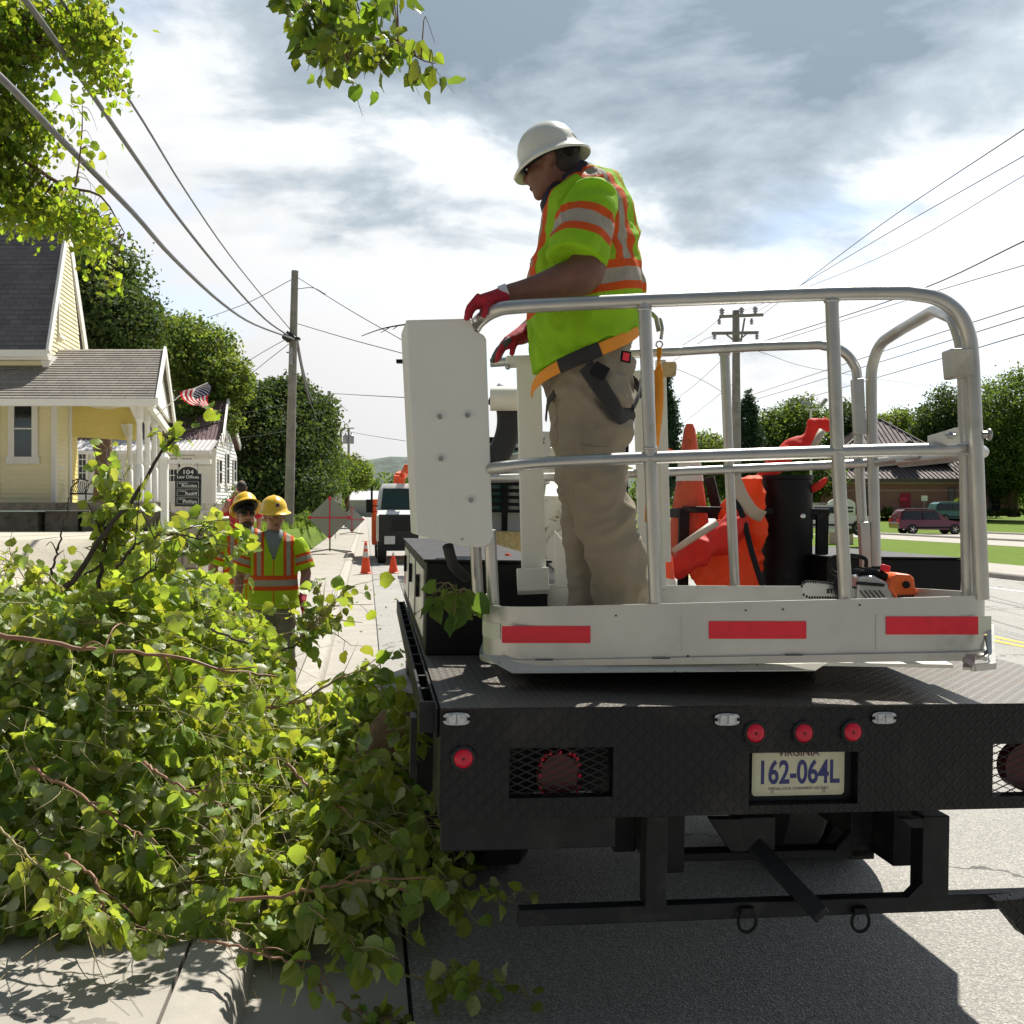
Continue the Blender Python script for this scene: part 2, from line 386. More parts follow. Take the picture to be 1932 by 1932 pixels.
mat('signblack', (.012,.014,.018), .3)
mat('signwhite', (.75,.75,.72), .4)
mat('flagred', (.52,.02,.04), .8, trans=.3, tcol=(.6,.03,.05))
mat('flagwhite', (.75,.73,.72), .8, trans=.3)
mat('flagblue', (.02,.025,.11), .8)
mat('insul', (.35,.36,.38), .3)
mat('shirtred', (.5,.02,.03), .8, var=.1)
mat('jeans', (.05,.08,.16), .85, var=.15)
mat('earth', (.14,.125,.10), .95, var=.2, vs=1)
mat('hillhaze', (.075,.10,.085), .95, var=.4, vs=.15)  # far hills: distance haze put into the base colour as a bluish green
mat('rubble', (.16,.12,.085), .9, var=.35, vs=6)
mat('yellowline', (.62,.42,.03), .8, var=.15, vs=10)
mat('sawbody', (.80,.13,.02), .35, var=.05)
mat('sawsilver', (.55,.55,.53), .3, metal=.6, var=.1)
mat('rackblack', (.006,.006,.007), .6, spec=.25, var=.3, dirt=((.07,.06,.05),.6,6), ds=9)
mat('reddoor', (.45,.02,.05), .5)
leafmat('leaf_near', (.135,.205,.032), (.40,.44,.26), (.50,.60,.045), .44, .44, .36, True)
leafmat('leaf_over', (.06,.12,.015), (.12,.19,.05), (.42,.54,.03), .55, .4, .3)
leafmat('leaf_sprig', (.04,.08,.012), (.06,.11,.03), (.34,.46,.03), .40, .45, .65)
leafmat('leaf_dark', (.058,.095,.032), (.06,.095,.035), (.13,.19,.03), .33, .7, .3)
leafmat('leaf_mid', (.085,.14,.028), (.08,.13,.035), (.21,.30,.035), .4, .7, .35)
leafmat('leaf_lit', (.08,.14,.025), (.09,.14,.04), (.26,.34,.04), .45, .65, .35)
leafmat('leaf_pine', (.03,.065,.03), (.03,.065,.03), (.05,.10,.03), .2, .6, .35)

def custom(name, rough=.5, metal=0, spec=.5):
    m = bpy.data.materials.new(name); m.use_nodes = True; nt = m.node_tree; b = nt.nodes['Principled BSDF']
    b.inputs['Roughness'].default_value = rough; b.inputs['Metallic'].default_value = metal; b.inputs['Specular IOR Level'].default_value = spec
    tc = nt.nodes.new('ShaderNodeTexCoord'); MAT[name] = m; return m, nt, b, tc.outputs['Object']
def bump(nt, b, h, st=.5, dist=.01):
    bp = nt.nodes.new('ShaderNodeBump'); bp.inputs['Strength'].default_value = st; bp.inputs['Distance'].default_value = dist
    nt.links.new(h.s if isinstance(h, E) else h, bp.inputs['Height']); nt.links.new(bp.outputs[0], b.inputs['Normal'])
# asphalt: aggregate speckle
m, nt, b, ob = custom('asphalt', .8)
vo = nt.nodes.new('ShaderNodeTexVoronoi'); vo.inputs['Scale'].default_value = 120; nt.links.new(ob, vo.inputs['Vector'])
big = nnoise(nt, ob, .6, 5)
c = ramp(nt, vo.outputs['Color'], [(.0, (.15,.15,.14)), (.55, (.29,.28,.255)), (1, (.60,.57,.51))])
c = mixc(nt, .35, c, ramp(nt, big.outputs[0], [(.35, (.22,.215,.20)), (.65, (.34,.325,.30))]))
nd = nnoise(nt, ob, 1.1, 5, .6); vv = nt.nodes.new('ShaderNodeVectorMath'); vv.operation = 'MULTIPLY_ADD'; nt.links.new(nd.outputs['Color'], vv.inputs[0]); vv.inputs[1].default_value = (1.2,1.2,1.2); nt.links.new(ob, vv.inputs[2])
v2 = nt.nodes.new('ShaderNodeTexVoronoi'); v2.feature = 'DISTANCE_TO_EDGE'; v2.inputs['Scale'].default_value = .28; nt.links.new(vv.outputs[0], v2.inputs['Vector'])
c = mixc(nt, E(nt, v2.outputs['Distance']).lt(.004)*.75, c, (.04,.038,.035))
st = nnoise(nt, ob, 1.7, 4, .6, .8); c = mixc(nt, ((E(nt, st.outputs[0])-.62)*8).sat()*.5, c, (.10,.095,.085))
nt.links.new(c, b.inputs['Base Color'])
bump(nt, b, vo.outputs['Distance'], .9, .006)
# tread plate
def tread(name, base, hi, cell=.030, rough=.5, metal=0, st=1.0, extra=None):
    m, nt, b, ob = custom(name, rough, metal, .3)
    x, y, z = sep(nt, ob)
    # world -> truck axes (rotated by the road's angle)
    a = x*.99 + y*.1409; c2 = y*.99 - x*.1409 + z
    p = a/cell; q = c2/cell; par = ((p.floor()+q.floor())*.5).fract().gt(.25)
    fp = p.fract()-.5; fq = q.fract()-.5; sgn = par*2-1
    r1 = (fp+fq*sgn)*.7071; r2 = (fq*sgn-fp)*.7071
    e = 1-((r1/.55).pow(2)+(r2/.17).pow(2)); h = e.sat().pow(.5)
    h2 = h
    nn = nnoise(nt, ob, 7, 6, .6, .3)
    cc = mixc(nt, h2*.55, base, hi)
    nn2 = nnoise(nt, ob, 2.2, 5, .6, .6)
    if extra: cc = mixc(nt, ((E(nt, nn2.outputs[0])-extra[1])*extra[2]).sat(), cc, extra[0])
    cc = mixc(nt, (E(nt, nn.outputs[0])-.35).sat()*.6, cc, tuple(x*1.8+.01 for x in base))
    nt.links.new(cc, b.inputs['Base Color']); bump(nt, b, h2, st, .004); return m
tread('treadblack', (.006,.006,.0075), (.020,.020,.022), .026, .45, 0, 1.0, ((.040,.036,.032), .50, 4))
tread('treaddeck', (.10,.09,.08), (.27,.25,.22), .026, .42, .3, 1.0, ((.16,.075,.03), .60, 5))
tread('treadbrass', (.42,.33,.16), (.75,.62,.35), .05, .35, .6)
# shingles
def shingle(name, c1, c2, c3):
    m, nt, b, ob = custom(name, .95)
    br = nt.nodes.new('ShaderNodeTexBrick'); x, y, z = sep(nt, ob)
    nt.links.new(comb(nt, x, z, 0), br.inputs['Vector']); br.inputs['Scale'].default_value = 1; br.inputs['Brick Width'].default_value = .32; br.inputs['Row Height'].default_value = .16
    br.inputs['Mortar Size'].default_value = .008; br.inputs['Color1'].default_value = (*c1,1); br.inputs['Color2'].default_value = (*c2,1); br.inputs['Mortar'].default_value = (*c3,1)
    n = nnoise(nt, ob, .9, 5, .6); nt.links.new(mixc(nt, E(nt, n.outputs[0])*.6, br.outputs[0], tuple(q*1.25 for q in c1)), b.inputs['Base Color'])
    nf = nnoise(nt, ob, 60, 3); bump(nt, b, nf.outputs[0], .5, .01)
shingle('shingledark', (.165,.158,.168), (.10,.096,.108), (.03,.03,.03))
shingle('shinglegrey', (.29,.265,.23), (.21,.19,.17), (.06,.055,.05))
# brick and block walls
def brickmat(name, c1, c2, mo, bw, rh, ms, bias=0):
    m, nt, b, ob = custom(name, .9); br = nt.nodes.new('ShaderNodeTexBrick'); x, y, z = sep(nt, ob)
    nt.links.new(comb(nt, x+y, z, 0), br.inputs['Vector']); br.inputs['Scale'].default_value = 1; br.inputs['Brick Width'].default_value = bw; br.inputs['Row Height'].default_value = rh
    br.inputs['Mortar Size'].default_value = ms; br.inputs['Color1'].default_value = (*c1,1); br.inputs['Color2'].default_value = (*c2,1); br.inputs['Mortar'].default_value = (*mo,1)
    n = nnoise(nt, ob, 4, 5); nt.links.new(mixc(nt, E(nt, n.outputs[0])*.5, br.outputs[0], c2), b.inputs['Base Color'])
    bump(nt, b, br.outputs['Fac'], -.6, .02)
brickmat('brickwall', (.52,.25,.21), (.42,.19,.16), (.20,.17,.15), .22, .075, .01)
brickmat('blockwall', (.40,.36,.29), (.28,.25,.20), (.10,.09,.075), .45, .2, .015)
# ================================================================ THE SETTING
def strip(name, s0, s1, y0, y1, z, material, thick=None, n=1):
    mb = MB()
    ys = [y0+(y1-y0)*i/n for i in range(n+1)]
    for a, b in zip(ys[:-1], ys[1:]):
        if thick: 
            vs = [road(s0,a,z-thick), road(s1,a,z-thick), road(s1,b,z-thick), road(s0,b,z-thick), road(s0,a,z), road(s1,a,z), road(s1,b,z), road(s0,b,z)]
            mb.add(vs, [(0,3,2,1),(4,5,6,7),(0,1,5,4),(1,2,6,5),(2,3,7,6),(3,0,4,7)])
        else: mb.quad(road(s0,a,z), road(s1,a,z), road(s1,b,z), road(s0,b,z))
    return tag(mb.build(name, MAT[material]), kind='structure')
g = MB(); g.quad((-1500,-300,-.06), (1500,-300,-.06), (1500,2200,-.06), (-1500,2200,-.06)); tag(g.build('ground', MAT['earth']), kind='structure')
strip('road', .172, 16.8, -6, 420, 0, 'asphalt')
# gutter slabs with joints (concrete), kerb with rounded nose, pavement slabs
def slabs(name, s0, s1, z, material, lens, gap=.012, y0=-3, y1=230, thick=.1, fall=0):
    mb = MB(); y = y0
    while y < y1:
        L = lens if y < 60 else lens*4
        for_s = s0; b = y+L-gap
        vs = [road(s0,y,z-thick), road(s1,y,z-thick), road(s1,b,z-thick), road(s0,b,z-thick), road(s0,y,z), road(s1,y,z+fall), road(s1,b,z+fall), road(s0,b,z)]
        mb.add(vs, [(0,3,2,1),(4,5,6,7),(0,1,5,4),(1,2,6,5),(2,3,7,6),(3,0,4,7)]); y += L
    return tag(mb.build(name, MAT[material]), kind='structure')
slabs('gutter', -.448, .155, .006, 'concrete', 2.4)
slabs('pavement', -2.3, -.695, .15, 'concrete', 1.5)
strip('joint_bed', -2.35, .172, -4, 240, -.02, 'dark')
def kerb(name, s_face, s_back, z, y0, y1, L=3.0, side=1):
    mb = MB(); y = y0
    w = s_back-s_face
    prof = [(0, -.08), (0, .02), (.02*1, z*.62), (.045, z*.86), (.09, z), (abs(w), z), (abs(w), -.08)]
    while y < y1:
        LL = L if y < 60 else L*6
        n = len(prof); vs = []
        for yy in (y, y+LL-.012):
            for a, zz in prof: vs.append(road(s_face+math.copysign(a, w), yy, zz))
        mb.add(vs, [tuple(range(n)), tuple(range(n, 2*n))[::-1]]+[(i, (i+1)%n, (i+1)%n+n, i+n) for i in range(n)]); y += LL
    return tag(mb.build(name, MAT['kerbcon'], smooth=True, autos=50), kind='structure')
kerb('kerb', -.448, -.68, .152, -3, 230)
# far side of the road
kerb('far_kerb', 16.8, 17.05, .16, 5, 230)
strip('far_pavement', 17.05, 19.6, 0, 230, .15, 'concrete')
strip('far_verge', 19.6, 29.5, 0, 230, .13, 'grass')
strip('side_drive', 29.5, 43, 20, 200, .14, 'concrete')
kerb('drive_kerb', 34.2, 34.6, .26, 30, 76)
kerb('parking_kerb', 43, 43.3, .26, 30, 200)
def median():
    mb = MB(); mb.quad(road(30.5, 70, .15), road(90, 74, .15), road(90, 82, .5), road(30.5, 80, .5)); mb.quad(road(30.5, 80, .5), road(90, 82, .5), road(90, 140, 1.3), road(30.5, 140, 1.3))
    mb.quad(road(17.2, 84, .16), road(30.5, 80, .5), road(30.5, 140, 1.3), road(17.2, 140, .17))
    tag(mb.build('lawn', MAT['grass']), kind='structure')
median()
for s in (8.75, 9.0):
    strip('yellow_line', s, s+.11, 2, 300, .004, 'yellowline', n=4)
strip('edge_line', 14.6, 14.72, 8, 200, .004, 'signwhite')
# raised lot on the left, sloping up from the pavement
def lot_z(s, y):
    q = max(0, min(1, (-s-2.4)/ (3.4 if y < 13.5 else max(.25, 3.4-(y-13.5)*2.2)))); top = 1.42 if y > 9 else .6+.82*max(0, y)/9
    if y > 15.5: top = 1.42-.35*min(1, (y-15.5)/25)
    return .15+(top-.15)*q
def lot(name, s0, s1, y0, y1, ns, ny, material, dz=0):
    mb = MB(); S = [s0+(s1-s0)*i/ns for i in range(ns+1)]; Y = [y0+(y1-y0)*j/ny for j in range(ny+1)]
    vs = [road(s, y, lot_z(s, y)+dz) for y in Y for s in S]
    fs = [(j*(ns+1)+i, j*(ns+1)+i+1, (j+1)*(ns+1)+i+1, (j+1)*(ns+1)+i) for j in range(ny) for i in range(ns)]
    mb.add(vs, fs); o = mb.build(name, MAT[material], smooth=True); return tag(o, kind='structure')
lot('gravel_lot', -60, -2.32, -3, 26.0, 120, 58, 'gravel')
lot('grass_bank', -4.6, -2.32, 26.0, 230, 12, 100, 'grass')
lot('back_lot', -80, -4.6, 26.0, 230, 60, 60, 'gravel')
mb = MB(); random.seed(3)
vs = []
for i in range(2600):                     # grass tufts on the bank behind the low wall
    y = 17.5+random.random()**1.5*34; s = -2.7-random.random()**1.4*(1.1 if y < 26 else 3.2)
    p = road(s, y, lot_z(s, y)); h = .12+random.random()*.22; a = random.random()*6.28; w2 = .012+.0006*y
    q = Vector((math.cos(a)*w2, math.sin(a)*w2, 0)); l = Vector((random.uniform(-.1,.1), random.uniform(-.1,.1), h))
    mb.add([p-q, p+q, p+l], [(0,1,2)])
tag(mb.build('grass_tufts', MAT['grassblade']), 'rough green grass on the bank behind the block wall', 'grass', kind='stuff')
# hills and far wood
def hill(name, pts, y, depth, material):
    mb = MB(); n = len(pts); vs = []; rows = 7
    for j in range(rows):
        t = j/(rows-1)
        for i, (x, h) in enumerate(pts):
            hh = h*math.sin(math.pi*min(1, .02+t*.5+.0))*(1+.12*mnoise.noise(Vector((x*.05, t*3, 1))))
            vs.append((x, y+depth*t, hh-1*(t == 0)))
    mb.add(vs, [(j*n+i, j*n+i+1, (j+1)*n+i+1, (j+1)*n+i) for j in range(rows-1) for i in range(n-1)])
    return tag(mb.build(name, MAT[material], smooth=True), kind='structure')
random.seed(5)
hill('hills', [(x, 20+9*mnoise.noise(Vector((x*.006, 3, 0)))+ (8 if -120 < x < 20 else 0)) for x in range(-700, 760, 20)], 430, 90, 'hillhaze')

# ---------------------------------------------------------------- leaves and trees
def leaf_cards(centers, normals, sizes, quads=1, seed=0, tip=True):
    """small leaf clumps: each a bent diamond of two quads; numpy"""
    r = np.random.default_rng(seed); n = len(centers); c = np.asarray(centers); nm = np.asarray(normals); sz = np.asarray(sizes)[:, None]
    t = r.normal(size=(n,3)); t -= nm*np.sum(t*nm, 1, keepdims=True); t /= np.linalg.norm(t, axis=1, keepdims=True)+1e-9; b = np.cross(nm, t)
    k = r.uniform(-.25, .25, (n,1))
    V = np.stack([c-t*sz*.5, c+b*sz*.34+nm*sz*k, c+t*sz*.5, c-b*sz*.34+nm*sz*k], 1).reshape(-1,3)
    i = np.arange(n)[:, None]*4
    Fq = np.concatenate([i, i+1, i+2, i+3], 1); return V, Fq
def crown_pts(ells, n, seed, clump=.35, shell=.45):
    r = np.random.default_rng(seed); out = []; vol = np.array([e[3]*e[4]*e[5] for e in ells])**(.67); vol /= vol.sum()
    for e, f in zip(ells, vol):
        k = int(n*f); nc = max(6, k//26)
        u = r.normal(size=(nc,3)); u /= np.linalg.norm(u, axis=1, keepdims=True); rad = 1-shell*r.random((nc,1))**1.6
        rad *= 1+.14*np.sin(u[:, :1]*5.1+e[0])*np.cos(u[:, 2:]*4.3+e[2])
        cc = np.array(e[:3])+u*rad*np.array(e[3:6])
        idx = r.integers(0, nc, k); cs = clump*(e[3]+e[4]+e[5])/3
        p = cc[idx]+r.normal(size=(k,3))*cs*np.array([.5,.5,.34])
        nn = r.normal(size=(k,3))+u[idx]*.9+np.array([0,0,.5]); nn /= np.linalg.norm(nn, axis=1, keepdims=True)
        out.append((p, nn))
    return np.concatenate([o[0] for o in out]), np.concatenate([o[1] for o in out])
def tree(name, base, th, tr, ells, n, size, leafm, label, cat='tree', group=None, seed=1, bark='bark', clump=.3, shell=.5, limbs=7):
    n = int(n*2.4); size = size*.62; t = thing(name, base, label, cat, group); rr = random.Random(seed); base = Vector(base)
    top = Vector(ells[0][:3]); mb = MB()
    pts = bez([base-Vector((0,0,.2)), base+Vector((rr.uniform(-.1,.1), rr.uniform(-.1,.1), th*.5)), base.lerp(top, .0)+Vector((0,0,th)), base+(top-base)*.75+Vector((0,0,0)), top+Vector((0,0,ells[0][5]*.5))], 16)
    mb.tube(pts, (tr, tr*.15), 9)
    for i in range(limbs):
        e = ells[i % len(ells)]; a = rr.random()*6.28
        q = Vector(e[:3])+Vector((math.cos(a)*e[3]*.7, math.sin(a)*e[4]*.7, rr.uniform(-.1,.6)*e[5])); p = base.lerp(top, rr.uniform(.25,.55))
        p.z = max(p.z, base.z+th*.55)
        mb.tube(bez([p, p.lerp(q,.5)+Vector((0,0,.12*(q-p).length)), q], 8), (tr*.42, tr*.05), 6)
    mb.build('trunk', MAT[bark], t, smooth=True)
    p, nn = crown_pts(ells, n, seed, clump, shell); r = np.random.default_rng(seed+9)
    V, Fq = leaf_cards(p, nn, size*r.uniform(.6, 1.3, len(p)), seed=seed)
    np_mesh('crown', V, Fq, MAT[leafm], t); return t
def ed(u, v, d, ru, rv, rd):             # crown ellipsoid from picture position, distance and metres-per-pixel
    p = P(u, v, d); k = d/F; return (p.x, p.y, p.z, ru*k, rd, rv*k)
def gz(u, d, z=.1): q = P(u, 960, d); return (q.x, q.y, z)
tree('dark_tree', gz(190,38,1.2), 5, .4, [ed(175,560,38,85,120,3), ed(235,610,37,55,70,2.4), ed(120,500,39,60,70,2.5), ed(215,680,37,60,50,2)], 15000, .30, 'leaf_dark', 'tall dark evergreen-looking tree rising behind the yellow house gable', seed=2)
tree('green_tree', gz(370,52,1.2), 6, .35, [ed(365,675,52,75,70,3.2), ed(420,720,51,50,48,2.4), ed(320,650,53,42,45,2.5), ed(385,790,50,60,40,2.4)], 12000, .34, 'leaf_lit', 'bright green spreading tree behind the house with the flag', seed=3, limbs=12)
tree('maple_tree', gz(535,58,1), 3, .45, [ed(530,850,58,92,95,4.2), ed(495,770,58,48,50,2.6), ed(580,800,59,48,60,3), ed(520,920,56,100,55,3.4), ed(545,745,59,38,36,2.2)], 24000, .36, 'leaf_dark', 'big dark rounded maple behind the nearest utility pole', seed=4, shell=.4)
tree('maple_tree', gz(600,66,1), 3, .3, [ed(598,870,66,45,80,2.6), ed(585,800,66,34,40,2.2), ed(620,920,66,30,35,2)], 7000, .34, 'leaf_mid', 'lighter green tree leaning out right of the big dark maple', seed=5)
tree('street_tree', gz(655,92,.4), 3, .25, [ed(655,895,92,38,34,2.6), ed(680,900,90,20,22,2), ed(635,915,90,26,28,2)], 4500, .42, 'leaf_lit', 'small bright green tree beyond the second utility pole', seed=6)
tree('street_tree', gz(620,78,.6), 1.4, .16, [ed(600,935,76,34,30,2), ed(560,950,70,30,26,2)], 3500, .3, 'leaf_mid', 'low bushy green tree below the big dark maple by the steps', seed=7)
# far wooded slope seen down the road: reads as one mass
e = [(x, 300+ (i%3)*12, 5.5+5*abs(mnoise.noise(Vector((x*.05, 1, 0)))), 9, 8, 7+3*mnoise.noise(Vector((x*.09,5,0)))) for i, x in enumerate(range(-95, 210, 8))]
p, nn = crown_pts(e, 26000, 12, .3, .4); V, Fq = leaf_cards(p, nn, 1.3*np.random.default_rng(3).uniform(.6,1.3,len(p)), seed=5)
tag(np_mesh('far_wood', V, Fq, MAT['leaf_mid']), 'far wooded ridge closing the end of the road', 'wood', kind='stuff')
# right-hand trees
tree('pine_tree', gz(1258,60,.1), 3, .25, [ed(1258,880,60,24,60,1.3), ed(1262,800,60,17,50,1), ed(1256,740,60,9,45,.6)], 5000, .30, 'leaf_pine', 'narrow dark pine right of the worker, left of the tall cone', seed=21, clump=.3)
tree('roadside_tree', gz(1330,95,.3), 2, .25, [ed(1330,855,95,45,38,3), ed(1350,900,95,60,40,3)], 5500, .45, 'leaf_lit', 'pale airy green tree seen above the tall traffic cone', seed=22)
tree('pine_tree', gz(1412,88,.3), 3, .3, [ed(1412,860,88,26,60,2.2), ed(1412,790,88,17,40,1.4), ed(1412,755,88,8,20,.8)], 5200, .36, 'leaf_pine', 'dark pointed conifer just right of the crossarm pole', seed=23)
tree('broadleaf_tree', gz(1480,98,.4), 3, .35, [ed(1480,850,98,55,60,4), ed(1510,800,98,45,48,3.5), ed(1450,820,98,38,45,3), ed(1500,900,98,80,50,4)], 11000, .48, 'leaf_mid', 'broad mid green tree behind the orange-red bundle', seed=24)
tree('broadleaf_tree', gz(1590,112,.6), 3, .3, [ed(1590,800,112,34,42,3.4), ed(1625,830,112,40,40,3.4), ed(1575,860,112,40,45,3)], 6500, .5, 'leaf_dark', 'dark tree behind the left end of the metal roof', seed=25)
tree('broadleaf_tree', gz(1700,130,1.5), 3, .3, [ed(1690,805,130,36,30,4), ed(1735,830,130,40,38,4), ed(1665,840,130,30,30,3.5)], 5500, .62, 'leaf_lit', 'pale green tree above the ridge of the metal roof', seed=26)
tree('broadleaf_tree', gz(1785,118,1.5), 4, .4, [ed(1785,790,118,42,55,4.5), ed(1820,830,116,48,60,4.5), ed(1760,830,118,32,45,4)], 9000, .55, 'leaf_dark', 'dark tree between the pale tree and the right edge tree', seed=27)
tree('broadleaf_tree', gz(1912,96,1.3), 4, .5, [ed(1915,780,96,72,80,5), ed(1965,840,94,90,110,5), ed(1895,850,98,60,70,4.5), ed(1880,905,99,60,40,4)], 19000, .45, 'leaf_mid', 'large full tree at the right edge beyond the brick building', seed=28, shell=.4)

# ---------------------------------------------------------------- buildings
def siding(mb, a, b, z0f, z1f, out, bh=.125, lap=.03):
    """clapboards from a to b (base points), between heights z0f(t), z1f(t)"""
    a, b = Vector(a), Vector(b); out = Vector(out).normalized(); z = min(z0f(0), z0f(1)); zt = max(z1f(i/8) for i in range(9))
    while z < zt:
        # clip each board horizontally to the sloped outline
        ts = [i/64 for i in range(65)]; ok = [t for t in ts if z0f(t)-1e-6 <= z+bh*.5 <= z1f(t)+1e-6]
        if ok:
            t0, t1 = min(ok), max(ok)
            p0 = a.lerp(b, t0); p1 = a.lerp(b, t1); lo = out*lap
            A = Vector((p0.x, p0.y, z)); B = Vector((p1.x, p1.y, z)); D = Vector((0,0,bh))
            mb.add([A+lo, B+lo, B+D, A+D, A, B], [(0,1,2,3), (4,5,1,0)])
        z += bh
def wallbox(mb, a, b, z0, z1, thick, out):
    a, b = Vector(a), Vector(b); o = Vector(out).normalized()*-thick
    mb.prism([(a.x,a.y,z0),(b.x,b.y,z0),(b.x,b.y,z1),(a.x,a.y,z1)], o)
def window(parent, a, b, z0, z1, out, fw=.09, trim='whitewood', pane='glass', rails=1, cols=1, prot=.05, name='window'):
    a, b = Vector(a), Vector(b); o = Vector(out).normalized(); t = (b-a).normalized(); mb = MB()
    def bx(p, q, za, zb, dep): mb.prism([(p.x,p.y,za),(q.x,q.y,za),(q.x,q.y,zb),(p.x,p.y,zb)], o*dep)
    s = o*.0
    bx(a-t*fw, a, z0-fw, z1+fw, prot); bx(b, b+t*fw, z0-fw, z1+fw, prot); bx(a, b, z1, z1+fw, prot); bx(a-t*fw*1.3, b+t*fw*1.3, z0-fw*1.2, z0, prot*1.5)
    for i in range(1, rails+1):
        zz = z0+(z1-z0)*i/(rails+1); bx(a, b, zz-.02, zz+.02, prot*.7)
    for i in range(1, cols):
        p = a.lerp(b, i/cols); bx(p-t*.012, p+t*.012, z0, z1, prot*.6)
    w_ = mb.build(name, MAT[trim], parent)
    g = MB(); g.prism([(a.x,a.y,z0),(b.x,b.y,z0),(b.x,b.y,z1),(a.x,a.y,z1)], o*.022); g.build('pane', MAT[pane], w_); return w_
def courses(mb, e0, e1, r0, r1, n, lap=.02):
    """shingle courses between eave e0-e1 and ridge r0-r1"""
    e0, e1, r0, r1 = map(Vector, (e0, e1, r0, r1)); nrm = (e1-e0).cross(r0-e0).normalized()
    if nrm.z < 0: nrm = -nrm
    for i in range(n):
        a, b = i/n, (i+1)/n; A, B = e0.lerp(r0, a), e1.lerp(r1, a); D, Cc = e0.lerp(r0, b), e1.lerp(r1, b)
        mb.add([A+nrm*lap, B+nrm*lap, Cc, D, A-nrm*.06, B-nrm*.06], [(0,1,2,3), (4,5,1,0)])
H1 = thing('yellow_house', P(60,985,28), 'cream yellow clapboard house with dark shingle roof and a columned porch', 'house')
def build_h1():
    out = Vector((0,-1,0)); D = 28.0
    X0 = P(-260,0,D).x
    zb = P(0,948,D).z; z_up = P(0,672,D).z
    # upper block
    A = P(88,668,27.75); up = MB()
    ridge = P(122,425,29.9); far = P(157,660,31.6)
    xg0, xg1 = P(90,0,28).x, P(156,0,31.6).x
    mb = MB(); siding(mb, (X0,28,0), (xg0,28,0), lambda t: P(0,742,28).z, lambda t: z_up, out)
    # gable wall facing the street
    a = Vector((xg0, 28, 0)); b = Vector((xg1, 31.6, 0)); og = Vector((1, -.1, 0)); zr = ridge.z; ze = z_up
    tm = (29.9-28)/3.6
    siding(mb, a, b, lambda t: P(0,742,28).z+t*.0, lambda t: ze+(zr-ze-.15)*(t/tm if t < tm else (1-t)/(1-tm)), og)
    mb.prism([(xg0-.12,28.03,P(0,742,28).z),(xg0-.12,28.03,ze),(X0,28.03,ze),(X0,28.03,P(0,742,28).z)], (xg1-xg0,3.5,0))
    mb.prism([Vector((xg0-.06,28.02,ze)), Vector(((xg0+xg1)/2-.1,29.9,zr-.1)), Vector((xg1-.06,31.5,ze)), Vector((xg1-.06,31.5,P(0,742,28).z)), Vector((xg0-.06,28.02,P(0,742,28).z))], (-.3,0,0))
    # lower front wall and the street-side return
    c1 = P(105,0,28).x; c2 = P(130,0,29.6).x
    siding(mb, (X0,28.0,0), (c1,28.0,0), lambda t: zb, lambda t: P(0,742,28).z, out)
    mb.prism([(X0,28.03,zb),(c1-.02,28.03,zb),(c1-.02,28.03,z_up-.3),(X0,28.03,z_up-.3)], (c2-c1,1.6,0))
    c2 = P(130,0,29.6).x
    siding(mb, (c1,28.0,0), (c2,29.6,0), lambda t: zb, lambda t: P(0,752,28).z, (1,-1.0,0))
    mb.build('wall', MAT['cream'], H1)
    # porch inner wall, deep yellow
    mb = MB(); siding(mb, (c2,29.6,0), (P(262,0,31.4).x,31.6,0), lambda t: P(0,830,31).z, lambda t: P(0,748,28).z+.1, (.2,-1,0)); 
    siding(mb, (c2,29.6,0), (P(146,0,31.4).x,31.4,0), lambda t: zb, lambda t: P(0,760,28).z, (1,-1,0))
    mb.build('porch_wall', MAT['creamdeep'], H1)
    # roofs
    r = MB(); eL = Vector((X0, 27.62, P(0,660,27.62).z)); eR = P(89,660,27.62); rR = P(124,424,29.9); rL = Vector((X0, 29.9, rR.z))
    courses(r, eL, eR, rL, rR, 30, .022); r.prism([eL-Vector((0,0,.03)), eR-Vector((0,0,.03)), rR-Vector((0,0,.03)), rL-Vector((0,0,.03))], (0,.02,-.14))
    fR = P(160,664,31.9); fL = Vector((X0, 31.9, fR.z)); r.prism([rL, rR, fR, fL], (0,0,-.12)); rf = r.build('roof', MAT['shingledark'], H1)
    t = MB(); t.bar(eR+Vector((.03,0,-.06)), rR+Vector((.05,0,-.02)), .07, .30); t.bar(rR+Vector((.05,0,-.02)), fR+Vector((.05,0,-.06)), .07, .30)
    t.box((X0,27.52,eR.z-.20), (eR.x+.05,27.66,eR.z-.01)); t.box((X0,27.66,eR.z-.26), (eR.x,28.0,eR.z-.2))
    t.prism([P(72,672,27.9),P(92,668,27.9),P(92,700,27.9),P(84,700,27.9)], (0,.5,0))
    t.build('trim', MAT['whitewood'], rf)
    # porch roof
    r = MB(); pe0 = Vector((X0, 26.2, P(0,750,26.2).z)); pe1 = P(293,752,26.2); pr1 = P(309,659,29.0); pr0 = Vector((X0, 29.0, pr1.z))
    courses(r, pe0, pe1, pr0, pr1, 21, .022); pf1 = P(328,798,31.8); 
    r.prism([pr0, pr1, P(330,792,31.9), Vector((X0,31.9,P(330,792,31.9).z))], (0,0,-.1)); r.prism([pe0-Vector((0,0,.03)), pe1-Vector((0,0,.03)), pr1-Vector((0,0,.03)), pr0-Vector((0,0,.03))], (0,.02,-.1))
    rf = r.build('porch_roof', MAT['shinglegrey'], H1)
    t = MB(); t.box((X0,26.1,pe1.z-.19), (pe1.x+.04,26.24,pe1.z-.01)); t.bar(pe1+Vector((.04,0,-.08)), pr1+Vector((.04,0,-.03)), .06, .24); t.bar(pr1+Vector((.04,0,-.03)), P(330,800,31.9), .06, .26)
    # gable infill, header beams
    t.prism([pe1+Vector((-.10,.35,-.18)), pr1+Vector((-.12,0,-.2)), P(322,795,31.6), P(296,760,27.2)], (-.08,0,0))
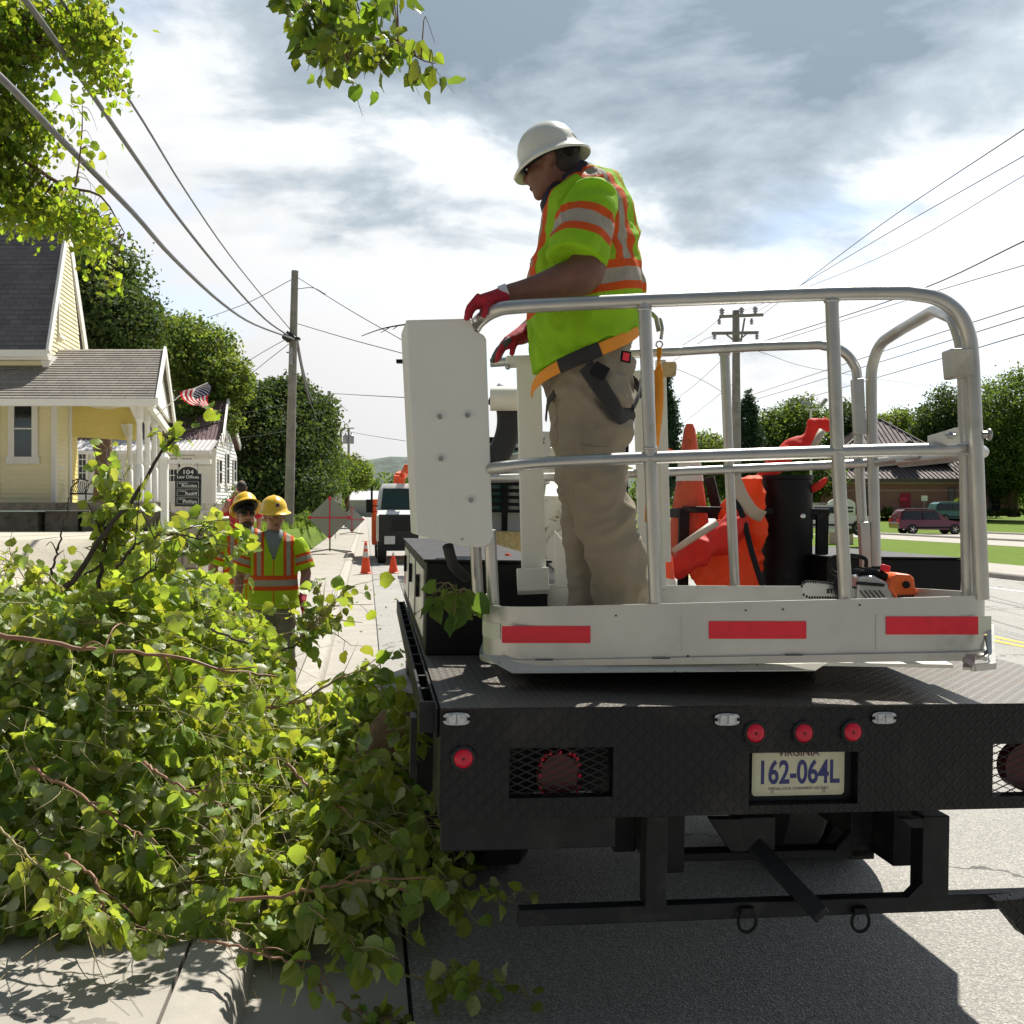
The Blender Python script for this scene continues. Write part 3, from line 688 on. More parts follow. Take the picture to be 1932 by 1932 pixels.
    t.bar(P(222,762,26.6), P(292,762,26.6), .1, .16); t.bar(P(283,765,26.7), P(316,812,31.2), .12, .2)
    t.prism([P(105,752,26.5), P(285,752,26.5), P(262,760,31.3), P(200,775,31.3), P(130,752,29)], (0,0,.04))
    t.build('porch_trim', MAT['whitewood'], rf)
    for u, d, v0, v1 in ((263,26.6,762,945), (278,27.6,766,945), (291,28.9,775,946), (301,30.2,782,946), (244,31.0,800,945)):
        c = MB(); p = P(u,v1,d); q = P(u,v0,d)
        prof = [(.11,0),(.11,.9),(.075,.95),(.10,1.05),(.078,1.2),(.07,(q.z-p.z)*.8),(.11,(q.z-p.z)*.84),(.08,(q.z-p.z)*.87),(.10,q.z-p.z)]
        c.lathe(prof, Matrix.Translation((p.x,p.y,p.z)), 12)
        if u < 300: c.prism([q+Vector((0,0,-.0)), q+Vector((-.5,0,0)), q+Vector((-.25,0,-.1)), q+Vector((-.06,0,-.5)), q+Vector((0,0,-.5))], (0,.05,0))
        c.build('porch_column', MAT['whitewood'], H1, smooth=True, autos=40)
    f = MB(); f.box((X0,26.4,P(0,963,26.4).z), (P(322,0,26.4).x,31.6,P(0,948,26.4).z)); f.build('porch_floor', MAT['foundation'], H1)
    f = MB(); random.seed(8); x = X0
    while x < P(318,0,26.6).x: 
        L = random.uniform(.8,1.8); f.box((x,26.62+random.random()*.1,1.2), (x+L*.86,27.4,P(0,964,26.6).z-random.random()*.05)); x += L
    f.build('foundation', MAT['foundation'], H1)
    # windows and corner boards
    window(H1, (P(29,0,28).x,27.97,0), (P(62,0,28).x,27.97,0), P(0,862,28).z, P(0,756,28).z, out, .16, rails=1)
    window(H1, P(110,0,28.45).xy.to_3d(), P(118,0,28.95).xy.to_3d(), P(0,878,28.5).z, P(0,806,28.5).z, (1,-1,0), .11)
    window(H1, (P(107,0,28.9).x+.0,28.95,0), (P(113.5,0,29.5).x+.02,29.5,0), P(0,630,29).z, P(0,572,29).z, (1,-.1,0), .08, prot=.07)
    for a_, b_ in (((c1-.09,27.93,zb),(c1+.03,28.02,P(0,752,28).z)), ((P(0,0,28).x-.1,27.93,zb),(P(0,0,28).x+.02,28.02,P(0,752,28).z)), ((c2-.05,29.5,zb),(c2+.07,29.66,P(0,752,28).z))):
        t = MB(); t.box(a_, b_); t.build('corner_board', MAT['whitewood'], H1)
build_h1()
# bench on the porch
bn = thing('porch_bench', P(150,946,29), 'black scrolled iron bench on the yellow house porch', 'bench'); m_ = MB()
for du in (0, 1):
    a = P(134+du*28,0,28.6).x
    m_.tube([(a,28.6,P(0,948,28.6).z),(a,28.6,P(0,920,28.6).z),(a,28.9,P(0,912,28.6).z),(a,29.1,P(0,905,28.6).z)], .02, 6)
m_.box((P(134,0,28.6).x,28.5,P(0,933,28.6).z), (P(164,0,28.6).x,29.0,P(0,930,28.6).z))
m_.build('seat', MAT['blackgloss'], bn)
b_ = MB()
for i in range(9):
    x = P(134+i*3.6,0,29).x; b_.tube([(x,29.0,P(0,930,29).z),(x+.05,29.05,P(0,918,29).z),(x,29.1,P(0,908,29).z)], .012, 5)
b_.tube([(P(134,0,29).x,29.1,P(0,907,29).z),(P(148,0,29).x,29.1,P(0,903,29).z),(P(164,0,29).x,29.1,P(0,907,29).z)], .02, 6); b_.build('backrest', MAT['blackgloss'], bn)

H2 = thing('white_house', P(380,975,46), 'white clapboard house with maroon standing seam metal roof behind the porch', 'house')
def build_h2():
    d = 46.0; z0 = .9; out = Vector((0,-1,0)); xa, xb = P(135,0,d).x, P(405,0,d).x; zt = P(0,846,d).z
    mb = MB(); siding(mb, (xa,d,0), (xb,d,0), lambda t: z0, lambda t: zt, out, .16)
    xc = P(446,0,52).x; ze = P(0,835,49).z
    siding(mb, (xb,d,0), (xc,52,0), lambda t: z0, lambda t: P(0,846,d).z+ (P(0,800,49).z-P(0,846,d).z)*(1-abs(t*2-1)), (1,-.1,0), .16)
    mb.prism([(xa,d+.05,z0),(xb-.05,d+.05,z0),(xb-.05,d+.05,zt),(xa,d+.05,zt)], (xc-xb,5.8,0)); mb.build('wall', MAT['whitesiding'], H2)
    r = MB(); e0 = Vector((xa,d-.5,P(0,846,d-.5).z)); e1 = P(420,838,d-.5); r1 = P(428,757,49.5); r0 = Vector((xa,49.5,r1.z))
    r.prism([e0+Vector((0,1.1,.55)), P(412,832,d+.6), r1, r0], (0,0,-.1))
    n = 34
    for i in range(n+1):
        t = i/n; p = (e0+Vector((0,1.1,.55))).lerp(P(412,832,d+.6), t); q = r0.lerp(r1, t); r.bar(p+Vector((0,0,.02)), q+Vector((0,0,.02)), .04, .05)
    f1 = P(452,845,53.5); r.prism([r0, r1, f1, Vector((xa,53.5,f1.z))], (0,0,-.1)); rf = r.build('roof', MAT['maroonroof'], H2)
    r = MB(); a0, a1, b1, b0 = Vector((xa,d-1.1,P(0,850,d-1.1).z)), P(398,850,d-1.1), P(413,830,d+.6), Vector((xa,d+.6,P(413,830,d+.6).z))
    r.prism([a0,a1,b1,b0], (0,0,-.06))
    for i in range(31): t = i/30; r.bar(a0.lerp(a1,t)+Vector((0,0,.02)), b0.lerp(b1,t)+Vector((0,0,.02)), .03, .04)
    r.build('porch_roof', MAT['palemetal'], H2)
    t = MB(); t.box((xa,d-1.15,a1.z-.16),(a1.x,d-1.05,a1.z-.02)); t.bar(P(420,838,d-.2), r1+Vector((.05,0,0)), .08, .26); t.bar(r1+Vector((.05,0,0)), f1+Vector((.05,0,0)), .08, .3)
    t.box((xb-.12,d-.06,z0),(xb+.06,d+.1,zt)); t.box((P(355,0,d).x,d-.12,P(0,886,d).z),(P(401,0,d).x,d-.03,P(0,879,d).z)); t.build('trim', MAT['whitewood'], H2)
    for u0, u1, v0, v1, rl, cl in ((150,163,846,905,2,2), (316,330,898,875,0,2)):
        pass
    window(H2, (P(150,0,d).x,d-.03,0), (P(163,0,d).x,d-.03,0), P(0,905,d).z, P(0,848+6,d).z, out, .12, rails=3, cols=2)
    for u in (316, 344):
        window(H2, (P(u,0,d).x,d-.03,0), (P(u+19,0,d).x,d-.03,0), P(0,908,d).z, P(0,886,d).z, out, .11, rails=1, cols=3)
        window(H2, (P(u,0,d).x,d-.03,0), (P(u+19,0,d).x,d-.03,0), P(0,876,d).z, P(0,865,d).z, out, .11, rails=0, cols=3)
    for t0, va, vb in ((.12,868,912), (.45,856,912), (.80,868,908)):
        p = Vector((xb,d,0)).lerp(Vector((xc,52,0)), t0); q = Vector((xb,d,0)).lerp(Vector((xc,52,0)), t0+.11)
        dd = p.y; window(H2, p+Vector((.05,0,0)), q+Vector((.05,0,0)), P(0,vb,dd).z, P(0,va,dd).z, (1,-.1,0), .1)
    b = MB(); 
    for u0, u1 in ((403,418),(422,440)): b.box((P(u0,0,47).x,46.8+ (u0-403)*.12,.9),(P(u1,0,47).x+.02,47.1+(u0-403)*.12,P(0,950,47).z))
    b.build('garage_door', MAT['whitewood'], H2)
    ds = MB(); M_ = frame(P(419,829,47.5), (1,0,0), (0,.3,1)); ds.lathe([(.001,.05),(.12,.04),(.2,.0),(.21,-.02)], M_, 16); ds.tube([P(419,829,47.6),P(424,840,48)], .02, 6); ds.build('dish', MAT['silvertape'], H2)
build_h2()
# brick building, right
H3 = thing('brick_building', P(1700,965,98), 'low red brick building with brown standing seam hip roof', 'building')
def build_h3():
    # corners of the eave in plan, main block
    zg, ze = 1.15, P(0,903,97).z; xl, xr = P(1542,0,97).x, P(1925,0,97).x; y0, y1 = 97, 112
    mb = MB(); mb.box((xl+.5,y0+.6,zg),(xr-.8,y1,ze)); mb.build('wall', MAT['brickwall'], H3)
    b2 = MB(); b2.box((xl+.45,y0+.55,P(0,925,97).z-.06),(xr-.75,y0+.65,P(0,925,97).z+.06)); b2.box((xl+.45,y0+.55,ze-.5),(xr-.75,y0+.66,ze-.06)); b2.build('band_course', MAT['brickpale'], H3)
    def hip(name, xa, xb, ya, yb, z, zr, xra, xrb, n, mt):
        r = MB(); A, B, Cc, D = Vector((xa,ya,z)), Vector((xb,ya,z)), Vector((xb,yb,z)), Vector((xa,yb,z)); E0, E1 = Vector((xra,(ya+yb)/2,zr)), Vector((xrb,(ya+yb)/2,zr))
        r.add([A,B,Cc,D,E0,E1], [(0,1,5,4),(1,2,5),(2,3,4,5),(3,0,4)]); r.add([A,B,Cc,D,A-Vector((0,0,.3)),B-Vector((0,0,.3)),Cc-Vector((0,0,.3)),D-Vector((0,0,.3))], [(4,5,1,0),(5,6,2,1),(7,4,0,3),(4,7,6,5)])
        ym = (ya+yb)/2
        for i in range(n+1):
            x = xa+(xb-xa)*i/n; 
            if x < xra: t = (x-xa)/max(1e-3, xra-xa)
            elif x > xrb: t = (xb-x)/max(1e-3, xb-xrb)
            else: t = 1
            if t > .02: r.bar(Vector((x,ya,z+.05)), Vector((x,ya+(ym-ya)*t,z+(zr-z)*t+.05)), .07, .1)
        m = int(n*(yb-ya)/(xb-xa))
        for i in range(1, m):
            y = ya+(yb-ya)*i/m; t = 1-abs((y-ym)/(ym-ya))
            for xe, xrr in ((xa,xra),(xb,xrb)): r.bar(Vector((xe,y,z+.05)), Vector((xe+(xrr-xe)*t,y,z+(zr-z)*t+.05)), .07, .1)
        for a_, b_ in ((A,E0),(B,E1),(E0,E1)): r.bar(a_+Vector((0,0,.08)), b_+Vector((0,0,.08)), .2, .14)
        return r.build(name, MAT[mt], H3)
    hip('roof', P(1535,0,96.4).x, P(1938,0,96.4).x, 96.4, 114, ze, P(0,845,105).z, P(1590,0,105).x, P(1800,0,105).x, 46, 'brownroof')
    hip('upper_roof', P(1570,0,99).x, P(1800,0,99).x, 99, 113, P(0,868,99).z, P(0,793,106).z, P(1650,0,106).x, P(1662,0,106).x, 26, 'brownroof')
    g = MB(); a, b, c = P(1690,846,98.5), P(1740,846,98.5), P(1716,830,98.5); g.prism([a,b,c], (0,3,0)); g.build('dormer', MAT['brownroof'], H3)
    d = MB(); d.box((P(1703,0,97).x,97.5,zg),(P(1722,0,97).x,97.58,P(0,930,97).z)); d.build('door', MAT['reddoor'], H3)
    sg = MB(); sg.box((P(1700,0,97).x,97.3,P(0,945,97).z),(P(1713,0,97).x,97.36,P(0,938,97).z)); s = sg.build('wall_sign', MAT['signred'], H3)
    text('EXIT', .32, frame(P(1706.5,941.5,97.25), (1,0,0), (0,0,1)), 'lettering', MAT['signwhite'], s) if False else None
    for u0, u1, r_, c_ in ((1872,1892,3,2), (1625,1636,2,1), (1640,1648,2,1), (1795,1806,2,1)):
        window(H3, (P(u0,0,97).x,97.58,0), (P(u1,0,97).x,97.58,0), P(0,963 if u0 > 1800 else 950,97).z, P(0,920,97).z, (0,-1,0), .08, 'brownroof', rails=r_, cols=c_)
    h = MB()
build_h3()
p, nn = crown_pts([(x, 95.8, 1.5, .9, .5, .45) for x in np.arange(P(1625,0,96).x, P(1930,0,96).x, 1.2)], 5000, 31, .35, .5)
V, Fq = leaf_cards(p, nn, np.full(len(p), .22), seed=4); tag(np_mesh('hedge', V, Fq, MAT['leaf_mid']), 'low clipped hedge along the front of the brick building', 'hedge')
p, nn = crown_pts([ed(1812,955,94,16,14,1.2), ed(1800,960,93,12,9,1)], 900, 33, .35, .5)
V, Fq = leaf_cards(p, nn, np.full(len(p), .22), seed=4); tag(np_mesh('flowering_shrub', V, Fq, MAT['leaf_lit']), 'pale flowering shrub in front of the brick building', 'shrub')
# far green-roofed building down the road
FB = thing('far_shed', P(690,950,230), 'long low grey building with pale green roof far down the road', 'building')
mb = MB(); a = P(655,0,230).x; b = P(775,0,230).x; mb.box((a,230,0),(b,245,P(0,942,230).z)); mb.build('wall', MAT['greysign'], FB)
mb = MB(); mb.prism([(a-1,229,P(0,943,230).z),(b+1,229,P(0,943,230).z),(b+1,238,P(0,926,238).z),(a-1,238,P(0,926,238).z)], (0,0,-.2)); mb.build('roof', MAT['palemetal'], FB)

# ---------------------------------------------------------------- poles, wires
def upole(u0, v0, u1, v1, d, z0, r, label, group='wooden utility poles along the left pavement'):
    """top at (u0,v0), base below (u1,v1)"""
    a = P(u0, v0, d); b = P(u1, v1, d); t = (a-b); base = b+t*((z0-.3-b.z)/t.z)
    o = thing('utility_pole', base, label, 'pole', group)
    mb = MB(); mb.tube([base, base.lerp(a,.5), a], [r*1.25, r*1.1, r*.85], 12); mb.build('shaft', MAT['woodgrey'], o, smooth=True, autos=50); return o, a, base
p1, t1, b1 = upole(556.5, 511, 546, 945, 38, 1.0, .15, 'nearest bare wooden utility pole, carrying the thick black cables')
mb = MB(); mb.cbox(P(549,672,37.75), (.10,.12,.62)); mb.cbox(P(547,665,37.8), (.25,.05,.05)); mb.build('junction_box', MAT['insul'], p1)
mb = MB(); mb.tube([P(536,634,37.5),P(546,640,37.7)], [.12,.15], 10); mb.tube([P(541,626,37.8),P(560,640,37.8)], .05, 8); mb.cbox(P(553,639,37.75),(.5,.3,.08)); mb.build('cable_clamp', MAT['dark'], p1)
p2, t2, b2 = upole(621, 738, 620, 950, 77, .6, .15, 'second wooden utility pole, above the diamond sign')
p3, t3, b3 = upole(643, 810, 642, 950, 114, .3, .15, 'third slim utility pole, left of the twin-transformer pole')
p4, t4, b4 = upole(658, 808, 657, 950, 118, .2, .15, 'far utility pole with two grey transformers near its top')
mb = MB()
for u in (652, 663): mb.lathe([(.3,-.5),(.32,.4),(.1,.55),(.05,.8)], Matrix.Translation(P(u,829,117.6)), 12)
mb.build('transformer', MAT['insul'], p4)
mb = MB(); mb.bar(P(644,808,118), P(668,808,118), .12, .12); mb.build('crossarm', MAT['woodgrey'], p4)
p5, t5, b5 = upole(1388.5, 586, 1389.5, 900, 47, .1, .19, 'tall grey pole with double crossarms across the road', 'poles on the far side of the road')
mb = MB(); mb.bar(P(1357,597.5,46.7), P(1440,594,46.7), .11, .13); mb.bar(P(1343,629,46.7), P(1431,627.5,46.7), .11, .13)
mb.bar(P(1368,629,46.6), P(1388,645,46.7), .05, .06); mb.bar(P(1410,629,46.6), P(1390,645,46.7), .05, .06); mb.bar(P(1405,600,46.5), P(1397,650,46.6), .07, .07); mb.build('crossarm', MAT['woodgrey'], p5)
for u, v in ((1362,586),(1399,584),(1425,583)):
    i_ = MB(); c = P(u,v+4,46.7); i_.lathe([(.02,-.2),(.05,-.18),(.10,-.1),(.05,-.06),(.13,0),(.06,.05),(.15,.1),(.07,.16),(.05,.22)], Matrix.Translation(c), 10); i_.build('insulator', MAT['insul'], p5, smooth=True)
for u, v in ((1348,634),(1428,634),(1357,606),(1418,606)):
    i_ = MB(); c = P(u,v,46.6); i_.lathe([(.03,-.16),(.10,-.1),(.04,-.05),(.11,0),(.04,.06),(.08,.12)], Matrix.Translation(c), 8); i_.build('insulator', MAT['insul'], p5, smooth=True)
def wire(name, pts, r, label, group=None, m_='cable', n=28, cat='cable'):
    mb = MB(); mb.tube(bez(pts, n), r, 8); return tag(mb.build(name, MAT[m_], smooth=True), label, cat, group)
wire('overhead_cable', [P(-120,45,6.9), P(0,145,7.8), P(120,268,9.3), P(250,400,11.8), P(330,490,15), P(420,573,22), P(480,612,30), P(555,640,37.6)], .030, 'lowest and thickest grey overhead cable sagging into the nearest pole', 'cables slung to the nearest pole')
wire('overhead_cable', [P(-20,-90,7.6), P(48,0,8.4), P(137,124,10), P(250,289,13.2), P(340,416,18.5), P(430,527,25), P(500,602,33), P(545,634,37.7)], .028, 'middle thick grey overhead cable running to the nearest pole', 'cables slung to the nearest pole')
wire('overhead_cable', [P(60,-90,8.6), P(125,15,9.6), P(190,108,11), P(270,229,13.5), P(350,360,18), P(430,477,25), P(500,565,33), P(548,622,37.7)], .016, 'uppermost thin black overhead cable running to the nearest pole', 'cables slung to the nearest pole')
wire('overhead_cable', [P(560,640,38.2), P(572,700,45), P(590,760,57), P(618,798,76.5)], .05, 'thick cable dropping from the nearest pole to the second', 'cables between the left poles')
wire('overhead_cable', [P(561,655,38.2), P(575,722,45), P(592,775,57), P(618,799,76.5)], .04, 'lower cable dropping from the nearest pole to the second', 'cables between the left poles')
wire('overhead_cable', [P(622,800,77), P(632,850,92), P(642,862,113)], .05, 'cable between the second and third left poles', 'cables between the left poles')
thin = [([P(562,524,38), P(660,585,32), P(765,645,30)], 'service wire from the nearest pole top down towards the lift'),
 ([P(562,545,38), P(590,543,36), P(614,555,34)], 'short kinked wire off the nearest pole top'),
 ([P(562,611,38), P(660,640,33), P(765,668,31)], 'lower service wire from the nearest pole towards the lift'),
 ([P(549,528,38), P(470,570,41), P(390,600,45)], 'service wire from the nearest pole top over the green tree'),
 ([P(550,634,38), P(500,662,42), P(462,685,46)], 'service wire from the nearest pole to the left tree tops'),
 ([P(550,645,38), P(505,680,42), P(462,715,46)], 'lowest service wire from the nearest pole to the left'),
 ([P(622,742,77), P(690,746,60), P(765,750,50)], 'nearly level wire from the second pole to the lift'),
 ([P(548,760,37.8), P(500,772,44), P(440,782,47)], 'upper wire from the nearest pole to the white house'),
 ([P(545,812,37.8), P(500,820,44), P(432,828,47)], 'lower wire from the nearest pole to the white house'),
 ([P(645,812,114), P(700,822,90), P(765,832,80)], 'wire from the third pole towards the lift')]
for q, l in thin: wire('service_wire', q, .013 if q[0].y < 60 else .02, l, 'thin service wires on the left', 'wire', 12, 'wire')
rw = [([P(1440,593,47), P(1640,440,30), P(1960,225,19)], .02, 'topmost wire rising right from the crossarm pole'),
 ([P(1425,590,47), P(1650,455,30), P(1960,278,19)], .018, 'second wire rising right from the crossarm pole'),
 ([P(1399,588,47), P(1650,490,30), P(1960,315,19)], .014, 'third faint wire rising right from the crossarm pole'),
 ([P(1431,647,47), P(1700,560,28), P(1960,442,19)], .028, 'dark heavy wire rising right below the basket top rail'),
 ([P(1392,668,47), P(1700,570,30), P(1960,492,21)], .018, 'middle right wire passing behind the gate rail'),
 ([P(1410,748,60), P(1660,665,34), P(1960,568,22)], .022, 'upper of the two parallel low wires at right'),
 ([P(1415,757,60), P(1660,683,34), P(1960,590,22)], .022, 'lower of the two parallel low wires at right'),
 ([P(1440,775,70), P(1680,705,36), P(1960,622,22)], .024, 'lowest wire rising across the right side'),
 ([P(1428,662,46), P(1560,700,60), P(1800,735,90)], .022, 'wire sloping down right from the crossarm pole'),
 ([P(1345,634,47), P(1300,660,55), P(1150,770,80)], .02, 'wire sloping down left from the lower crossarm'),
 ([P(1360,600,47), P(1290,650,55), P(1130,740,80)], .018, 'wire sloping down left from the upper crossarm'),
 ([P(1388,655,47), P(1300,735,60), P(1250,765,72)], .02, 'wire falling left behind the white post'),
 ([P(1250,685,40), P(1330,720,46), P(1388,757,47)], .02, 'wire crossing down to the crossarm pole from the left'),
 ([P(1388,720,47), P(1300,790,70), P(1240,835,90)], .02, 'lowest wire falling left from the crossarm pole')]
for q, r, l in rw: wire('power_line', q, r*.55, l, 'power lines on the right', 'wire', 14, 'wire')
# flood light pole
fl = thing('flood_light', P(1530,960,80), 'white pole with twin grey floodlights in front of the broad tree', 'floodlight')
mb = MB(); q = P(1530,774,80); mb.tube([(q.x,80,.1), q], [.12,.09], 10); mb.bar(P(1519,773,80), P(1545,772,80), .12, .12); mb.build('pole', MAT['signwhite'], fl)
for u, v, a in ((1522,762,.2), (1553,760,-.9)):
    h = MB(); h.cbox(P(u,v,79.8), (.75,.5,.28), (0,a,0)); h.build('lamp_head', MAT['greysign'], fl, bevel=.03)

# ---------------------------------------------------------------- signs
SG = thing('office_sign', P(354,955,21), 'black arched sign listing law offices hung on a white post arm', 'sign')
def build_sign():
    d = 21.0; M_ = frame(P(354.5,918,d), (1,0,-.01), (0,0,1)); k = d/F
    w_, h0, h1 = 24.3*k, -37.5*k, 24.5*k
    pts = [(-w_,h0),(w_,h0),(w_,h1)]
    pts += [(w_*.78,h1)] + [(math.cos(a)*w_*.76, h1+math.sin(a)*13*k) for a in [math.pi*i/14 for i in range(1,14)]] + [(-w_*.78,h1),(-w_,h1)]
    mb = MB(); mb.prism([M_ @ Vector((x,y,0)) for x, y in pts], M_.to_3x3() @ Vector((0,0,-.05))); bd = mb.build('board', MAT['signblack'], SG)
    def tx(s, size, x, y, al='CENTER', off=0, sx=1): text(s, size, M_ @ Matrix.Translation((x,y,.004)), 'lettering', MAT['signwhite'], bd, off=off, align=al, sx=sx)
    tx('104', .125, 0, 27*k, off=.001, sx=1.3); tx('Law Offices', .090, 0, 18*k, off=.001, sx=1.05)
    for i, (s, n) in enumerate((('Rhodes','David Wm.'), ('Ratliff','J. Robert'), ('Phillips','Harry L.'))):
        yc = (3.2-15.0*i)*k; fr = MB()
        for a, b, c_, e_ in ((-w_*.84,w_*.84,yc+5.7*k,yc+6.1*k), (-w_*.84,w_*.84,yc-6.1*k,yc-5.7*k), (-w_*.84,-w_*.82,yc-5.7*k,yc+5.7*k), (w_*.82,w_*.84,yc-5.7*k,yc+5.7*k)):
            fr.prism([M_ @ Vector(q) for q in ((a,c_,.002),(b,c_,.002),(b,e_,.002),(a,e_,.002))], M_.to_3x3() @ Vector((0,0,.004)))
        fr.build('panel_border', MAT['signwhite'], bd)
        tx(s, .088, w_*.72, yc-1.6*k, 'RIGHT', .001, 1.2); tx(n, .042, -w_*.70, yc+3.2*k, 'LEFT', .0005)
    pm = MB(); q0 = P(311,958,21.1); q1 = P(311,872,21.1); pm.bar((q0.x,21.1,1.2), (q1.x,21.1,P(0,866,21).z), .13, .13, (0,1,0)); pm.bar(P(311,871,21.1), P(398,871,21.1), .08, .09); pm.lathe([(.09,0),(.1,.04),(.03,.12)], Matrix.Translation((q1.x,21.1,P(0,866,21).z)), 12); pm.build('post', MAT['whitewood'], SG)
    for u in (336, 373): ch = MB(); ch.tube([P(u,874,21.05), P(u,895,21.0)], .008, 5); ch.build('chain', MAT['steel'], SG)
build_sign()
def roadsign(u, vt, vb, vbase, d, half, label, brace, stand=True):
    o = thing('work_sign', P(u, vbase, d), label, 'road sign', 'diamond road work signs on stands seen from behind')
    k = d/F; cz = (vt+vb)/2; c = P(u,cz,d); M_ = frame(c, (1,.25 if d > 50 else .05,0), (0,.06,1)); h = half*k
    mb = MB(); mb.prism([M_ @ Vector(q) for q in ((0,-h,0),(h,0,0),(0,h,0),(-h,0,0))], M_.to_3x3() @ Vector((0,0,-.012))); mb.build('sign_face', MAT['greysign'], o)
    mb = MB(); mb.prism([M_ @ Vector(q) for q in ((-h,-.02,.004),(h,-.02,.004),(h,.02,.004),(-h,.02,.004))], M_.to_3x3() @ Vector((0,0,.012)))
    mb.prism([M_ @ Vector(q) for q in ((-.02,-h,.018),(.02,-h,.018),(.02,h,.018),(-.02,h,.018))], M_.to_3x3() @ Vector((0,0,.012)))
    for a in range(4):
        an = a*math.pi/2; R_ = M_ @ Matrix.Rotation(an,4,'Z'); mb.prism([R_ @ Vector(q) for q in ((h*.84,-h*.09,.032),(h*1.0,-.0,.032),(h*.84,h*.09,.032))], R_.to_3x3() @ Vector((0,0,.012)))
    mb.build('brace', MAT['signred' if brace else 'steel'], o)
    mb = MB(); b = P(u,vbase,d); mb.bar((b.x,b.y+.05,b.z+.06), (b.x,b.y+.05,c.z-h*.75), .06, .06, (0,1,0))
    for dx_, dy_ in ((-.75,-.5),(.75,-.5),(-.75,.5),(.75,.5)): mb.bar((b.x,b.y,b.z+.14), (b.x+dx_,b.y+dy_,b.z+.02), .04, .05)
    mb.build('stand', MAT['steel'], o)
    return o
roadsign(622, 935, 1018, 1043, 39, 41, 'near diamond work sign from behind with red cross brace', True)
roadsign(664, 960, 1001, 1008, 68, 24, 'smaller diamond work sign farther along the pavement', True)
wp = thing('blank_sign', P(634,950,58), 'plain white rectangular panel standing behind the near diamond sign', 'sign'); mb = MB(); mb.box((P(623,0,58).x,58,P(0,950,58).z),(P(644,0,58).x,58.05,P(0,931,58).z)); mb.bar((P(633,0,58).x,58.05,.15), (P(633,0,58).x,58.05,P(0,940,58).z), .05,.05); mb.build('sign_board', MAT['signwhite'], wp)
# information sign across the road, small sign plate on post
ws = thing('church_sign', P(1590,1010,50), 'white arched roadside notice board with dark letters behind the basket', 'sign')
mb = MB(); c0, c1 = P(1562,0,50).x, P(1614,0,50).x; zt = P(0,952,50).z
mb.prism([(c0,50,P(0,1004,50).z),(c1,50,P(0,1004,50).z),(c1,50,zt)]+[((c0+c1)/2+math.cos(a)*(c1-c0)/2,50,zt+math.sin(a)*.32) for a in [math.pi*i/10 for i in range(1,10)]]+[(c0,50,zt)], (0,.15,0)); mb.build('board', MAT['signwhite'], ws)
mb = MB()
for i in range(6): mb.box((c0+.15+(.6 if i < 3 else 0),49.97,P(0,958+i*7,50).z-.045),(c1-.12,49.99,P(0,958+i*7,50).z+.045))
mb.box((P(1592,0,50).x-.02,49.97,P(0,956,50).z-.3),(P(1592,0,50).x+.04,49.98,P(0,956,50).z+.25)); mb.build('letter_row', MAT['signblack'], ws)
mb = MB(); mb.box((c0+.1,50,.1),(c1-.1,50.2,P(0,1004,50).z)); mb.build('base', MAT['brickpale'], ws)
ps = thing('parking_sign', P(1744,985,88), 'small white sign on a thin post by the brick building door', 'sign'); mb = MB(); mb.box((P(1738.5,0,88).x,88,P(0,945,88).z),(P(1750,0,88).x,88.04,P(0,935,88).z)); mb.build('plate', MAT['signwhite'], ps)
mb = MB(); mb.bar((P(1744,0,88).x,88.05,.6),(P(1744,0,88).x,88.05,P(0,936,88).z),.06,.06); mb.build('post', MAT['steel'], ps)

# retaining wall, rubble steps
rwall = thing('block_wall', P(395,1050,17), 'low stacked block retaining wall behind the brush pile', 'wall')
mb = MB(); 
mb.prism([road(-2.42,14.6,.1), road(-2.42,19.5,.1), road(-2.42,19.5,1.36), road(-2.42,16.2,1.5), road(-2.42,14.6,1.5)], (-.3,0,0)); mb.build('blocks', MAT['blockwall'], rwall)
mb = MB(); mb.prism([road(-2.36,14.5,1.5), road(-2.36,16.3,1.5), road(-2.8,16.3,1.5), road(-2.8,14.5,1.5)], (0,0,.09)); mb.build('cap', MAT['stone'], rwall)
st = thing('low_edging', P(500,1040,24), 'low concrete edging and landing beside the grass bank', 'edging'); mb = MB(); mb.prism([road(-2.36,22,.1), road(-2.36,30,.1), road(-2.36,30,.42), road(-2.36,22,.62)], (-.25,0,0)); mb.build('edging', MAT['kerbcon'], st)
rs = thing('stone_steps', P(570,1000,48), 'weathered stone steps climbing the bank left of the near diamond sign', 'steps'); mb = MB(); random.seed(4)
for i in range(7):
    y = 47+i*1.0
    mb.prism([road(-2.5-i*.28, 42, .15+i*.19), road(-2.5-i*.28, 55, .15+i*.19), road(-6, 55, .15+i*.19), road(-6, 42, .15+i*.19)], (0,0,.19-.004*i))
mb.build('treads', MAT['rubble'], rs)
mb = MB()
for i in range(60):
    t = random.random(); q = road(-2.6-t*2.0, 41.5+random.random()*1.5, .2+t*1.1+random.random()*.1); mb.ell(q, (random.uniform(.1,.3), random.uniform(.1,.25), random.uniform(.06,.12)), nu=7, nv=5)
mb.build('edge_stones', MAT['stone'], rs)
p, nn = crown_pts([ed(575,980,46,26,14,1), ed(610,985,44,12,14,.6), ed(560,1000,41,14,12,.6), ed(440,950,40,14,26,.8)], 2600, 41, .35, .6)
V, Fq = leaf_cards(p, nn, np.full(len(p), .12), seed=4); tag(np_mesh('bank_shrub', V, Fq, MAT['leaf_mid']), 'straggly green shrubs growing over the stone steps', 'shrub')
